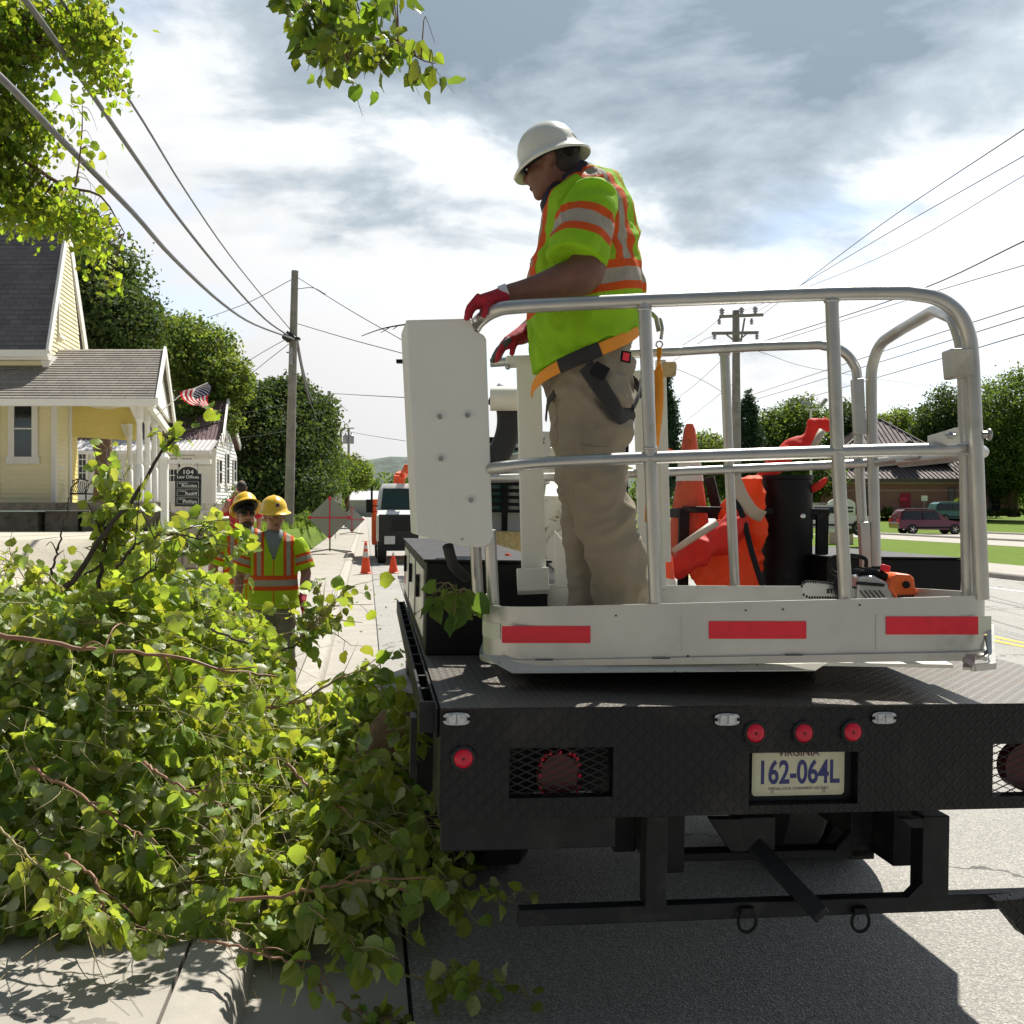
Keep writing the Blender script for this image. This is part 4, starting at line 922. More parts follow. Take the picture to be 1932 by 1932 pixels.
# ================================================================ VEHICLES DOWN THE ROAD
def wheel(parent, c, r, w_, ax=(1,0,0), name='wheel'):
    ax = Vector(ax).normalized(); M_ = Matrix.Translation(c) @ ax.to_track_quat('Z','Y').to_matrix().to_4x4()
    t = MB(); t.lathe([(r*.62,-w_/2),(r*.93,-w_/2),(r,-w_*.36),(r,w_*.36),(r*.93,w_/2),(r*.62,w_/2)], M_, 28); t = t.build(name, MAT['rubber'], parent, smooth=True, autos=35)
    h = MB(); h.lathe([(.01,-w_*.53),(r*.2,-w_*.53),(r*.25,-w_*.42),(r*.55,-w_*.44),(r*.63,-w_*.52),(r*.63,w_*.52),(r*.55,w_*.44),(r*.25,w_*.42),(r*.2,w_*.53),(.01,w_*.53)], M_, 20)
    for i in range(5): h.bar(M_ @ Vector((0,0,w_*.46)), M_ @ Vector((math.cos(i*1.2566)*r*.58,math.sin(i*1.2566)*r*.58,w_*.46)), r*.16, .03)
    h.build('rim', MAT['chrome'], t); return t
def side_car(name, loc, L, Hh, label, paint, yaw=0, group=None):
    """SUV seen side-on, nose towards +x, built with a curved shell"""
    o = thing(name, loc, label, 'car', group); W = 1.82
    M_ = Matrix.Translation(loc) @ Matrix.Rotation(yaw,4,'Z')
    def sect(x):   # half widths at heights for the shell at station x (0..1)
        return x
    prof_low = [(0,.55),(.012,.42),(.10,.36),(.90,.30),(.985,.36),(1,.50),(.985,.70),(.93,.82),(.74,.95),(.70,.99)]
    top = [(.60,1.36),(.50,Hh-.04),(.30,Hh),(.12,Hh-.02),(.06,Hh-.14),(.015,1.05),(0,.80)]
    poly = [(x*L, z) for x, z in prof_low+top]
    def ring(sc, y, ins): 
        cx, cz = L*.5, .75; return [M_ @ Vector(((x-cx)*sc+cx, y*(1-max(0,(z-.95))*.28*ins), (z-cz)*sc+cz)) for x, z in poly]
    rings = [ring(.97,-W/2*.93,1), ring(1,-W/2,1), ring(1.0,-W/4,.6), ring(1.0,W/4,.6), ring(1,W/2,1), ring(.97,W/2*.93,1)]
    mb = MB(); n = len(poly); vs = [p for r_ in rings for p in r_]
    mb.add(vs, [(i*n+k, i*n+(k+1)%n, (i+1)*n+(k+1)%n, (i+1)*n+k) for i in range(5) for k in range(n)]+[tuple(range(n)), tuple(5*n+k for k in range(n))])
    mb.build('body', MAT[paint], o, smooth=True, autos=32)
    for y in (-1, 1):
        for x0, x1, x2, x3 in ((.045,.075,.33,.33), (.345,.345,.54,.60),):
            g = MB(); 
            def q(x, z): return M_ @ Vector((x*L, y*(W/2*(1-max(0,(z-.95))*.28)+.006), z))
            g.prism([q(x0,1.0), q(x3 if x3 > x2 else x2+.0,1.0), q(x2,Hh-.14), q(x1,Hh-.14)], M_.to_3x3() @ Vector((0,y*.012,0))); g.build('side_window', MAT['glass'], o)
    g = MB(); g.prism([M_ @ Vector(p) for p in ((.705*L,-.72,1.0),(.705*L,.72,1.0),(.60*L,.64,1.38),(.60*L,-.64,1.38))], M_.to_3x3() @ Vector((.03,0,.03))); g.build('windscreen', MAT['glass'], o)
    ar = MB()
    for x in (.20,.80): wheel(o, M_ @ Vector((x*L,-W/2+.10,.35)), .35, .22, M_.to_3x3() @ Vector((0,-1,0))); wheel(o, M_ @ Vector((x*L,W/2-.10,.35)), .35, .22, M_.to_3x3() @ Vector((0,1,0)))
    b = MB(); 
    for z in (.48,): b.bar(M_ @ Vector((.27*L,-W/2-.01,z)), M_ @ Vector((.73*L,-W/2-.01,z)), .03, .08)
    b.bar(M_ @ Vector((.345*L,-W/2-.012,1.1)), M_ @ Vector((.365*L,-W/2-.012,.99)), .02, .03); b.build('side_trim', MAT['black'], o)
    for sg_ in (-1, 1): l = MB(); l.cbox((0.01*L,sg_*W/2*.8,.93), (.10,.25,.22), None, M_); l.build('tail_light', MAT['redlens'], o)
    l = MB(); l.cbox((.965*L,-W/2*.78,.72), (.16,.3,.14), None, M_); l.build('headlight', MAT['clearlens'], o)
    for y in (-.6,.6): rr = MB(); rr.bar(M_ @ Vector((.12*L,y,Hh+.04)), M_ @ Vector((.48*L,y,Hh+.04)), .04, .04); rr.build('roof_rail', MAT['steel'], o)
    return o
side_car('parked_suv', P(1686,1008,69.5), 4.75, 1.72, 'maroon SUV parked side-on in front of the brick building', 'suvred')
side_car('parked_suv', P(1755,986,84), 4.3, 1.68, 'dark teal SUV mostly hidden behind the maroon one', 'cartaupe')
side_car('parked_car', P(1462,1010,46), 4.4, 1.40, 'white and red car passing behind the black drum', 'carwhite')
def front_truck():
    d = 34.5; c = P(770,1063,d); o = thing('bucket_truck', (c.x,c.y,0), 'white and orange bucket truck parked facing the camera behind the cones', 'truck')
    M_ = Matrix.Translation((c.x,c.y,0)) @ Matrix.Rotation(R(8),4,'Z')
    W = 1.05
    mb = MB(M_)
    # cab shell: sections stacked in z
    def ringz(z, hw, yf, yb): return [(-hw,yf+.12,z),(-hw*.75,yf,z),(hw*.75,yf,z),(hw,yf+.12,z),(hw,yb,z),(-hw,yb,z)]
    lv = [ringz(.75,W,.0,2.6), ringz(1.62,W,.02,2.6), ringz(1.76,W*.96,.25,2.6), ringz(1.82,W,1.0,2.6), ringz(2.55,W*.9,1.35,2.55), ringz(2.74,W*.78,1.55,2.45)]
    n = 6; mb.add([p for r_ in lv for p in r_], [(i*n+k, i*n+(k+1)%n, (i+1)*n+(k+1)%n, (i+1)*n+k) for i in range(5) for k in range(n)]+[tuple(range(n)), tuple(5*n+k for k in range(n))])
    mb.build('cab', MAT['truckwhite'], o, smooth=True, autos=38)
    g = MB(); g.prism([M_ @ Vector(p) for p in ((-.90,.98,1.84),(.90,.98,1.84),(.82,1.32,2.54),(-.82,1.32,2.54))], M_.to_3x3() @ Vector((0,-.06,.02))); g.M = None; g.build('windscreen', MAT['darkglass'], o)
    g = MB(M_); g.box((-.98,-.06,.60),(.98,.10,1.66)); g.build('grille', MAT['dark'], o)
    g = MB(M_)
    for i in range(5): g.box((-.55,-.10,1.12+i*.10),(.55,-.07,1.15+i*.10))
    g.box((-.95,-.12,.44),(.95,.0,.60)); g.build('grille_bar', MAT['under'], o)
    for x in (-.62,.62):
        h = MB(M_); h.cbox((x,-.09,.80),(.36,.06,.28)); h.build('headlight', MAT['clearlens'], o, bevel=.02)
        mr = MB(M_); mr.cbox((x*2.1,.9,1.95),(.2,.08,.45)); mr.bar((x*1.6,.95,1.95),(x*2.1,.95,1.95),.04,.04); mr.build('mirror', MAT['black'], o)
    for x in (-.88,.88):
        wheel(o, M_ @ Vector((x,.55,.5)), .5, .28, M_.to_3x3() @ Vector((1,0,0))); wheel(o, M_ @ Vector((x,4.6,.5)), .5, .4, M_.to_3x3() @ Vector((1,0,0)))
    b = MB(M_); b.box((-1.2,2.7,.55),(1.2,6.5,1.75)); b.box((-1.22,2.9,1.75),(-.85,6.4,2.2)); b.build('service_body', MAT['truckorange'], o, bevel=.03)
    b = MB(M_); 
    for z in (2.3,2.6): b.bar((-1.2,2.7,z),(-1.2,6.2,z),.07,.07)
    for y in (2.7,4.2,6.2): b.bar((-1.2,y,1.7),(-1.2,y,2.65),.07,.07)
    b.box((-.6,2.7,2.5),(.9,3.0,2.62)); b.build('rack', MAT['black'], o)
    b = MB(M_); b.bar((-.2,3.6,1.8),(-.2,3.4,3.1),.4,.4); b.bar((-.2,3.4,3.0),(0,6.8,3.2),.3,.35); b.bar((0,.6,3.25),(0,5,3.15),.22,.26); b.cbox((.1,.9,3.2),(.3,.4,.3)); b.tube([M_ @ Vector((-.5,.6,3.4)), M_ @ Vector((-.5,.6,3.65))], .06, 8) if False else None
    b.build('boom', MAT['truckorange'], o, bevel=.04)
front_truck()
# oncoming white vehicle front glimpsed between the posts
def far_front(name, u, vb, d, label, paint):
    c = P(u, vb, d); o = thing(name, (c.x,d,c.z), label, 'car'); M_ = Matrix.Translation((c.x,d,c.z))
    n = 6
    def ringz(z, hw, yf, yb): return [(-hw,yf+.15,z),(-hw*.7,yf,z),(hw*.7,yf,z),(hw,yf+.15,z),(hw,yb,z),(-hw,yb,z)]
    lv = [ringz(.35,.9,.05,4.5), ringz(.95,.93,0,4.55), ringz(1.1,.88,.3,4.5), ringz(1.15,.86,1.1,4.4), ringz(1.7,.68,1.75,4.2), ringz(1.78,.6,2.0,4.0)]
    mb = MB(M_); mb.add([p for r_ in lv for p in r_], [(i*n+k, i*n+(k+1)%n, (i+1)*n+(k+1)%n, (i+1)*n+k) for i in range(5) for k in range(n)]+[tuple(range(n)), tuple(5*n+k for k in range(n))]); mb.build('body', MAT[paint], o, smooth=True, autos=38)
    g = MB(); g.prism([M_ @ Vector(p) for p in ((-.72,1.14,1.2),(.72,1.14,1.2),(.6,1.72,1.68),(-.6,1.72,1.68))], (0,-.03,.02)); g.build('windscreen', MAT['glass'], o)
    g = MB(M_); 
    for i in range(7): g.box((-.36+i*.11,-.03,.65),(-.30+i*.11,.0,.92))
    g.box((-.85,-.05,.38),(.85,.0,.5)); g.build('grille', MAT['black'], o)
    for x in (-.62,.62): h = MB(M_); h.cbox((x,.0,.8),(.24,.1,.2)); h.build('headlight', MAT['clearlens'], o)
    for x in (-.8,.8):
        for y in (.8,3.7): wheel(o, M_ @ Vector((x,y,.33)), .33, .22, (1,0,0))
far_front('oncoming_suv', 1362, 1018, 55, 'white SUV facing the camera glimpsed past the tall cone', 'carwhite')
# small traffic cones
def cone(loc, h, label, name='traffic_cone', om='coneorange', tilt=None, stripe=True, base=True, group=None, bands=((.52,.70),(.78,.88)), r0=None):
    o = thing(name, loc, label, 'traffic cone', group); M_ = Matrix.Translation(loc) @ (tilt if tilt else Matrix.Identity(4))
    rb = r0 or h*.165; rt = h*.035
    def rad(t): return rb+(rt-rb)*t
    mb = MB(); prof = [(rb*1.18,.03*h),(rb*1.1,.05*h),(rad(.07),.07*h)]+[(rad(t),t*h) for t in (.2,.4,.6,.8,.96)]+[(rt*.7,h)]
    mb.lathe(prof, M_, 28)
    mb.build('cone_body', MAT[om], o, smooth=True, autos=40)
    if base:
        b = MB(M_); s = rb*1.32; b.prism([M_ @ Vector(q) for q in [(s*math.cos(a)*1.25 if False else x, y, 0) for x, y in ((-s,-s*.8),(-s*.8,-s),(s*.8,-s),(s,-s*.8),(s,s*.8),(s*.8,s),(-s*.8,s),(-s,s*.8))] for a in (0,)], M_.to_3x3() @ Vector((0,0,.03*h))) if True else None
        b.M = None; b.build('cone_base', MAT[om], o)
    if stripe:
        for a, c in bands:
            s_ = MB(); e = .0035; s_.lathe([(rad(a)-.01,a*h),(rad(a)+e,a*h),(rad(c)+e,c*h),(rad(c)-.01,c*h)], M_, 28); s_.build('collar', MAT['conewhite'], o, smooth=True, autos=40)
    return o
cone((P(690,1083,29).x,29,.0), .92, 'orange cone with two white collars on the gutter, left of the other', group='orange cones in front of the bucket truck')
cone((P(742,1080,29.4).x,29.4,.0), .60, 'shorter plain orange cone with one pale top band, right by the truck wheel', group='orange cones in front of the bucket truck', bands=((.84,.98),), r0=.15)

# ================================================================ THE FLATBED LIFT TRUCK
TY, TR = R(7.6), R(1.0)
ex = Vector((math.cos(TY)*math.cos(TR), math.sin(TY)*math.cos(TR), -math.sin(TR))); ey = Vector((-math.sin(TY), math.cos(TY), 0)); ez = ex.cross(ey).normalized()
O = P(832, 1336, 3.05)
TM = Matrix(((ex.x,ey.x,ez.x,O.x),(ex.y,ey.y,ez.y,O.y),(ex.z,ey.z,ez.z,O.z),(0,0,0,1))); TI = TM.inverted()
def tl(u, v, y): p = hit(u, v, TM @ Vector((0,y,0)), ey); q = TI @ p; return q.x, q.z     # x,z in the truck's own axes on plane y
TK = thing('flatbed_truck', (O.x, O.y, 0), 'black flatbed lift truck seen from behind with tread plate deck and licence plate', 'truck')
WD = 2.42
def truck():
    zb = tl(1000,1546,0)[1]
    x0, z1 = tl(962,1412,0); x1, z0 = tl(1156,1503,0)
    px0, pz1 = tl(1414,1421,0); px1, pz0 = tl(1618,1516,0)
    rx0, rz1 = tl(1874,1404,0); rx1 = rx0+(x1-x0); rz0 = tl(1874,1503,0)[1]
    holes = [(x0,x1,z0,z1), (px0,px1,pz0,pz1), (rx0,rx1,rz0,rz1)]
    xs = sorted({0, WD, *[h[0] for h in holes], *[h[1] for h in holes]}); zs = sorted({zb, 0, *[h[2] for h in holes], *[h[3] for h in holes]})
    mb = MB(TM)
    for a, b in zip(xs[:-1], xs[1:]):
        for c, d in zip(zs[:-1], zs[1:]):
            if any(h[0]-1e-6 <= a and b <= h[1]+1e-6 and h[2]-1e-6 <= c and d <= h[3]+1e-6 for h in holes): continue
            mb.add([(a,0,c),(b,0,c),(b,0,d),(a,0,d)], [(0,1,2,3)])
    for h in holes:
        a, b, c, d = h; t = .05
        mb.add([(a,0,c),(b,0,c),(b,0,d),(a,0,d),(a,t,c),(b,t,c),(b,t,d),(a,t,d)], [(0,1,5,4),(1,2,6,5),(2,3,7,6),(3,0,4,7)])
    mb.add([(0,0,zb),(WD,0,zb),(WD,.06,zb),(0,.06,zb),(0,0,0),(0,.35,0),(0,.35,zb)], [(0,1,2,3),(0,4,5,6)])
    mb.build('rear_bumper', MAT['treadblack'], TK)
    # plate recess back
    mb = MB(TM); mb.box((px0-.03,.05,pz0-.03),(px1+.03,.056,pz1+.03)); mb.build('recess', MAT['dark'], TK)
    mb = MB(TM); mb.box((x0-.05,.25,z0-.05),(x1+.05,.26,z1+.02)); mb.build('recess', MAT['dark'], TK)
    # expanded metal mesh in the two light windows
    for a, b, c, d in (holes[0], holes[2]):
        m_ = MB(TM); sx, sz = .028, .012; i = 0; yy = .03
        nx = int((b-a)/sx)+1; nz = int((d-c)/sz)+1
        for i in range(nx):
            for j in range(nz):
                if (i+j) % 2: continue
                cx = a+i*sx; cz = c+j*sz
                for qx, qz in ((sx,sz),(sx,-sz)):
                    X1, Z1 = cx+qx, cz+qz
                    if X1 > b or Z1 > d or Z1 < c: continue
                    m_.bar((cx,yy,cz),(X1,yy,Z1),.0028,.0028,(0,1,0))
        m_.build('mesh_guard', MAT['dark'], TK)
    # tail light assembly behind the left mesh
    cx, cz = tl(1052,1458,.1)
    l = MB(TM); Ml = TM @ Matrix.Translation((cx,.10,cz)) @ Matrix.Rotation(R(90),4,'X'); l.M = None
    l.lathe([(.01,-.03),(.055,-.03),(.066,-.02),(.07,.01),(.06,.03)], Ml @ Matrix.Diagonal((1,1.1,1,1)), 24); l.build('tail_light', MAT['reddark'], TK, smooth=True, autos=40)
    for i in range(18):
        pass
    r_ = MB()
    for i in range(20):
        a = i/20*6.283; q = TM @ Vector((cx+.062*math.copysign(abs(math.cos(a))**.6, math.cos(a)), .06, cz+.072*math.copysign(abs(math.sin(a))**.6, math.sin(a)))); r_.ell(q, (.006,.004,.007), nu=6, nv=4)
    r_.build('reflector_bead', MAT['redlens'], TK)
    cx2 = rx0+.17; l = MB(); l.lathe([(.01,-.03),(.065,-.03),(.08,-.02),(.08,.03)], TM @ Matrix.Translation((cx2,.10,cz-.0)) @ Matrix.Rotation(R(90),4,'X'), 24); l.build('tail_light', MAT['reddark'], TK)
    # round red lights
    for u, v in ((874,1430),(1424,1382),(1515,1382),(1607,1380)):
        x, z = tl(u, v, 0); Ml = TM @ Matrix.Translation((x,0,z)) @ Matrix.Rotation(R(90),4,'X')
        g = MB(); g.lathe([(.026,-.002),(.036,-.001),(.036,.008),(.030,.011),(.026,.006)], Ml, 28); gg = g.build('marker_light', MAT['rubber'], TK, smooth=True, autos=40)
        g = MB(); g.lathe([(.030,.001),(.030,.008),(.024,.013),(.012,.0155),(.004,.014),(.001,.0135)], Ml, 28); g.build('lens', MAT['redlens'], gg, smooth=True)
        g = MB(); g.lathe([(.005,.0145),(.004,.0165),(.001,.0168)], Ml, 10); g.build('bulb_dot', MAT['reddark'], gg)
    # oblong clear strobes
    for u, v in ((861,1356),(1371,1357),(1667,1354)):
        x, z = tl(u, v, 0)
        def ov(hw, hh, y0, y1, p_=4):
            pts = []
            for i in range(28):
                a = i/28*6.283; pts.append(TM @ Vector((x+hw*math.copysign(abs(math.cos(a))**(2/p_), math.cos(a)), y0, z+hh*math.copysign(abs(math.sin(a))**(2/p_), math.sin(a))*(1-.12*abs(math.cos(a))))))
            return MB().prism(pts, ey*(y1-y0))
        b = ov(.043,.0215,-.004,.0).build('strobe_light', MAT['black'], TK)
        for dx in (-.0125,.0125): 
            g = MB(TM); g.cbox((x+dx,-.009,z),(.0235,.012,.031)); g.build('lens', MAT['clearlens'], b, bevel=.003)
        g = ov(.040,.019,-.0055,-.004); g.build('housing', MAT['clearlens'], b)
        for dx in (-.036,.036): g = MB(TM); g.cbox((x+dx,-.0065,z),(.009,.004,.009)); g.build('screw', MAT['black'], b)
    # licence plate
    x, z = tl(1506.5, 1455, .035); k = .305/2; h = .152/2; zc = z
    pl = []
    for sx, sz in ((1,1),(-1,1),(-1,-1),(1,-1)):
        for i in range(5):
            a = math.atan2(sz, sx)-math.pi/4+i/4*math.pi/2; pl.append(TM @ Vector((x+sx*(k-.012)+.012*math.cos(a), .035, zc+sz*(h-.012)+.012*math.sin(a))))
    pp = MB().prism(pl, ey*.002).build('licence_plate', MAT['platebase'], TK)
    Mp = TM @ Matrix.Translation((x,.0345,zc)) @ Matrix.Rotation(R(90),4,'X')
    text('162-064L', .102, Mp @ Matrix.Translation((0,-.006,0)), 'plate_number', MAT['plateblue'], pp, ext=.0008, off=.0022, sx=.70)
    text('VIRGINIA', .031, Mp @ Matrix.Translation((0,.058,0)), 'plate_state', MAT['platered'], pp, ext=.0006, off=.0005, sx=1.05)
    text('OFFICIAL LOCAL GOVERNMENT USE ONLY', .0125, Mp @ Matrix.Translation((0,-.054,0)), 'plate_caption', MAT['platered'], pp, ext=.0004, sx=.82)
    b = MB()
    for sx in (-1,1):
        for sz in (-1,1): b.lathe([(.005,0),(.005,.002),(.002,.003)], Mp @ Matrix.Translation((sx*.085,sz*.063,0)), 8)
    b.build('plate_bolt', MAT['steel'], pp)
    b = MB(); s = .006
    for a0,a1,b0,b1 in ((-k+s,k-s,h-s-.0012,h-s),(-k+s,k-s,-h+s,-h+s+.0012),(-k+s,-k+s+.0012,-h+s,h-s),(k-s-.0012,k-s,-h+s,h-s)):
        b.prism([Mp @ Vector(q) for q in ((a0,b0,0),(a1,b0,0),(a1,b1,0),(a0,b1,0))], -ey*.0006)
    b.build('plate_rim', MAT['platebase'], pp)
    # deck
    d = MB(TM); d.box((0,.0,-.006),(WD,6.1,0.0)); 
    d.build('deck', MAT['treaddeck'], TK)
    d = MB(TM); d.box((.25,.3,-.16),(.45,6.6,-.02)); d.box((WD-.45,.3,-.16),(WD-.25,6.6,-.02)); d.box((0.02,.36,-.12),(WD-.02,.42,-.012))
    for y in (1.2,2.2,3.2,4.2,5.2): d.box((.03,y,-.1),(WD-.03,y+.08,-.012))
    d.box((.75,.3,-.62),(.85,9,-.3)); d.box((1.6,.3,-.62),(1.7,9,-.3)); d.build('chassis', MAT['under'], TK)
    # left side rail with pockets
    s = MB(TM); xo = -.055
    s.box((xo,.12,-.085),(xo+.012,3.7,-.004)); s.box((-.012,.05,-.10),(-.002,3.7,-.01))
    y = .14
    while y < 3.7: s.box((xo+.012,y,-.085),(-.012,y+.02,-.012)); y += .27
    s.build('side_rail', MAT['rackblack'], TK, bevel=.004)
    s = MB(TM); s.box((xo-.004,.10,-.095),(-.012,.118,-.0)); s.build('rail_end', MAT['under'], TK)
    # hanging side leg and panel left of the bumper
    a, b = tl(776,1330,.35), tl(797,1440,.35); s = MB(TM); s.box((a[0],.35,b[1]-.05),(b[0]-.02,.45,-.1)); s.build('side_leg', MAT['under'], TK)
    # lower skirt plate
    a = tl(832,1548,.10); b = tl(1160,1603,.10); s = MB(TM); s.box((a[0],.10,tl(995,1603,.10)[1]),(b[0],.13,zb+.02)); s.build('lower_skirt', MAT['under'], TK, bevel=.004)
    # under-ride guard and hitch
    def bx(u0,v0,u1,v1,y,dep,name='hitch_frame',m_='under'):
        um = (u0+u1)/2; a = (tl(u0,v0,y)[0], tl(um,v0,y)[1]); b = (tl(u1,v1,y)[0], tl(um,v1,y)[1]); s = MB(TM); s.box((a[0],y,b[1]),(b[0],y+dep,a[1])); return s.build(name, MAT[m_], TK, bevel=.004)
    bx(1221,1540,1258,1712,.12,.08,'guard_post'); bx(1742,1540,1790,1704,.12,.08,'guard_post')
    bx(980,1700,1990,1731,.12,.05,'guard_bar')
    bx(1256,1606,1650,1622,.45,.07,'cross_member'); bx(1606,1530,1650,1622,.45,.05,'frame_bracket'); bx(1160,1530,1200,1608,.45,.05,'frame_bracket')
    bx(1393,1542,1462,1606,.22,.10,'receiver_box')
    a = tl(1430,1600,.22); b = tl(1545,1722,.04); s = MB(TM); s.bar((a[0],.24,a[1]),(b[0],.02,b[1]),.055,.06,(0,1,0)); s.build('hitch_tube', MAT['under'], TK, bevel=.004)
    s = MB(); s.build('gusset', MAT['under'], TK); s = MB(); s.prism([TM @ Vector((p[0],.10,p[1])) for p in (tl(1700,1546,.1),tl(1742,1546,.1),tl(1742,1562,.1),tl(1722,1562,.1))], ey*.04); s.build('gusset', MAT['under'], TK); s = MB(); s.prism([TM @ Vector((p[0],.10,p[1])) for p in (tl(1742,1665,.1),tl(1742,1695,.1),tl(1712,1695,.1))], ey*.04); s.build('gusset', MAT['under'], TK); s = MB(); s.prism([TM @ Vector((p[0],.44,p[1])) for p in (tl(1606,1570,.44),tl(1606,1606,.44),tl(1575,1606,.44))], ey*.04); s.build('gusset', MAT['under'], TK); s = MB(); s.prism([TM @ Vector((p[0],.20,p[1])) for p in (tl(1340,1546,.2),tl(1400,1546,.2),tl(1400,1606,.2),tl(1380,1606,.2))], ey*.04)
    s.M = None; s.build('gusset', MAT['under'], TK)
    for u in (1410,1624):
        x, z = tl(u,1722,.10); s = MB(TM); s.cbox((x,.11,z+.005),(.045,.03,.02)); 
        pts = [TM @ Vector((x+.030*math.cos(a)*1.0, .10, z-.028+ (.034*math.sin(a)))) for a in [i/20*6.283 for i in range(21)]]
        s.M = None; s.tube(pts, .0055, 8); s.build('d_ring', MAT['rackblack'], TK, smooth=True, autos=50)
    s = MB(); s.prism([TM @ Vector((p[0],.02,p[1])) for p in (tl(1880,1700,.02),tl(1990,1690,.02),tl(1990,1730,.02),tl(1932,1765,.02))], ey*.05); s.M = None; s.build('step', MAT['treadblack'], TK)
    # wheels
    for x in (.30, WD-.30):
        for yy in (2.3,):
            for dx in (-.15,.15): wheel(TK, TM @ Vector((x+dx,yy,-O.z+.5)), .49, .26, ex)
        wheel(TK, TM @ Vector((x,8.2,-O.z+.5)), .49, .28, ex)
    # cab with louvred rear window guard
    cy = 6.15
    xL, zt = tl(818,832,cy); xR, _ = tl(1194,832,cy); zw1 = tl(900,896,cy)[1]; zw0 = tl(900,962,cy)[1]; zf = tl(900,1000,cy)[1]; zd = tl(900,1042,cy)[1]
    c = MB(TM); n = 8
    def rz(z, ins, yf=2.1): return [(xL+ins,cy+.02,z),(xR-ins,cy+.02,z),(xR-ins*.6,cy+.3,z),(xR-ins*.7,cy+yf-.25,z),(xR-ins-.12,cy+yf,z),(xL+ins+.12,cy+yf,z),(xL+ins*.7,cy+yf-.25,z),(xL+ins*.6,cy+.3,z)]
    lv = [rz(-.55,0,3.2), rz(zw0-.05,0,3.0), rz(zw0+.1,.02,2.2), rz(zt-.12,.12,1.7), rz(zt,.22,1.5)]
    c.add([p for r_ in lv for p in r_], [(i*n+k, i*n+(k+1)%n, (i+1)*n+(k+1)%n, (i+1)*n+k) for i in range(4) for k in range(n)]+[tuple(range(n)), tuple(4*n+k for k in range(n))]); c.build('cab', MAT['truckwhite'], TK, smooth=True, autos=35)
    c = MB(TM); c.box((xL+.2,cy-.0,zw0),(xR-.2,cy+.03,zt-.06)); c.build('rear_window', MAT['teal'], TK)
    c = MB(TM)
    z = zw0-.02
    while z < zt-.02: c.box((xL+.12,cy-.12,z),(xR-.12,cy-.08,z+.028)); z += .062
    for x in (xL+.1, (xL+xR)/2-.3, xR-.12): c.box((x,cy-.13,-.0),(x+.05,cy-.07,zt+.02))
    c.box((xL+.1,cy-.13,zt-.01),(xR-.1,cy-.07,zt+.04)); c.build('window_guard', MAT['black'], TK)
    c = MB(TM); c.box((xL+.05,cy-.5,zd-.02),(xR-.05,cy-.14,zf)); c.build('cross_box', MAT['treadbrass'], TK)
    c = MB(TM); c.box((xL+.05,cy-.52,.0),(xR-.05,cy-.2,zd-.02)); c.build('headboard', MAT['dark'], TK)
    # aerial lift: turret, lower boom folded over the cab side, knuckle behind the basket
    bm_ = MB(TM); px_, pz_ = 1.15, .0
    bm_.lathe([(.30,0),(.30,.12),(.22,.16),(.22,.55),(.26,.6),(.26,.66)], TM @ Matrix.Translation((1.1,4.3,0)), 24); bm_.M = TM
    bm_.box((.92,4.0,.6),(1.0,4.7,1.15)); bm_.box((1.2,4.0,.6),(1.28,4.7,1.15)); bm_.build('turret', MAT['boom'], TK, smooth=True, autos=35)
    b2 = MB(TM); b2.bar((1.1,4.45,.95),(1.05,7.9,1.02),.20,.24); b2.build('lower_boom', MAT['boom'], TK, bevel=.015)
    k1 = TI @ P(1050,1000,4.75)
    b2 = MB(TM); b2.bar((k1.x,k1.y,k1.z-.12),(k1.x,k1.y,k1.z+.16),.14,.12,(0,1,0)); b2.bar((k1.x,k1.y+.05,k1.z),(1.1,4.4-.0,.75),.12,.14) ; b2.build('knuckle', MAT['boom'], TK, bevel=.01)
    b2 = MB(); c_ = P(1070,1040,4.7); b2.lathe([(.06,-.05),(.10,-.05),(.11,0),(.10,.05),(.06,.05)], Matrix.Translation(c_) @ Matrix.Rotation(R(90),4,'X'), 20); b2.tube([P(1062,960,4.68),P(1085,1010,4.66),P(1092,1060,4.66),P(1098,1085,4.66)], .022, 8); b2.build('link_arm', MAT['boom'], TK, smooth=True, autos=40)
    b2 = MB(); b2.tube([P(925,752,4.6),P(985,752,4.6)], .055, 18); b2.build('roller', MAT['boom'], TK, smooth=True, autos=40)
    b2 = MB(); b2.tube(bez([P(930,742,4.7),P(955,760,4.7),P(960,800,4.7),P(950,840,4.7),P(930,870,4.7)], 16), .055, 12); b2.build('hose', MAT['rubber'], TK, smooth=True)
truck()
# boxes and gear standing on the deck
def deckz(x, y): return (TM @ Vector((x,y,0))).z
tb = thing('tool_box', TM @ Vector((.05,1.1,0)), 'long black steel tool box along the left edge of the deck', 'tool box')
def tool_box():
    y0 = 1.10; a = tl(805,1055,y0); b = tl(890,1240,y0)
    mb = MB(TM); h = a[1]; mb.box((a[0]-.0,y0,.0),(a[0]+.50,y0+3.0,h-.012)); mb.build('box', MAT['black'], tb, bevel=.006)
    mb = MB(TM); mb.box((a[0]-.012,y0-.012,h-.010),(a[0]+.512,y0+3.02,h)); mb.build('lid', MAT['rackblack'], tb)
    for i in range(3):
        mb = MB(TM); mb.box((a[0]-.006,y0+.12+i*.95,.06),(a[0]-.001,y0+.9+i*.95,h-.05)); sdr = mb.build('side_door', MAT['sawsilver'], tb)
        mb = MB(TM); mb.box((a[0]-.022,y0+.5+i*.95,h*.5),(a[0]-.006,y0+.56+i*.95,h*.5+.10)); mb.build('latch', MAT['black'], sdr)
    mb = MB(TM); mb.box((a[0]-.008,y0+2.6,.1),(a[0]-.002,y0+2.8,h-.1)); mb.build('reflector', MAT['tape'], tb)
tool_box()
rb = thing('storage_box', TM @ Vector((1.6,1.9,0)), 'long black storage box on the deck behind the chainsaw', 'tool box')
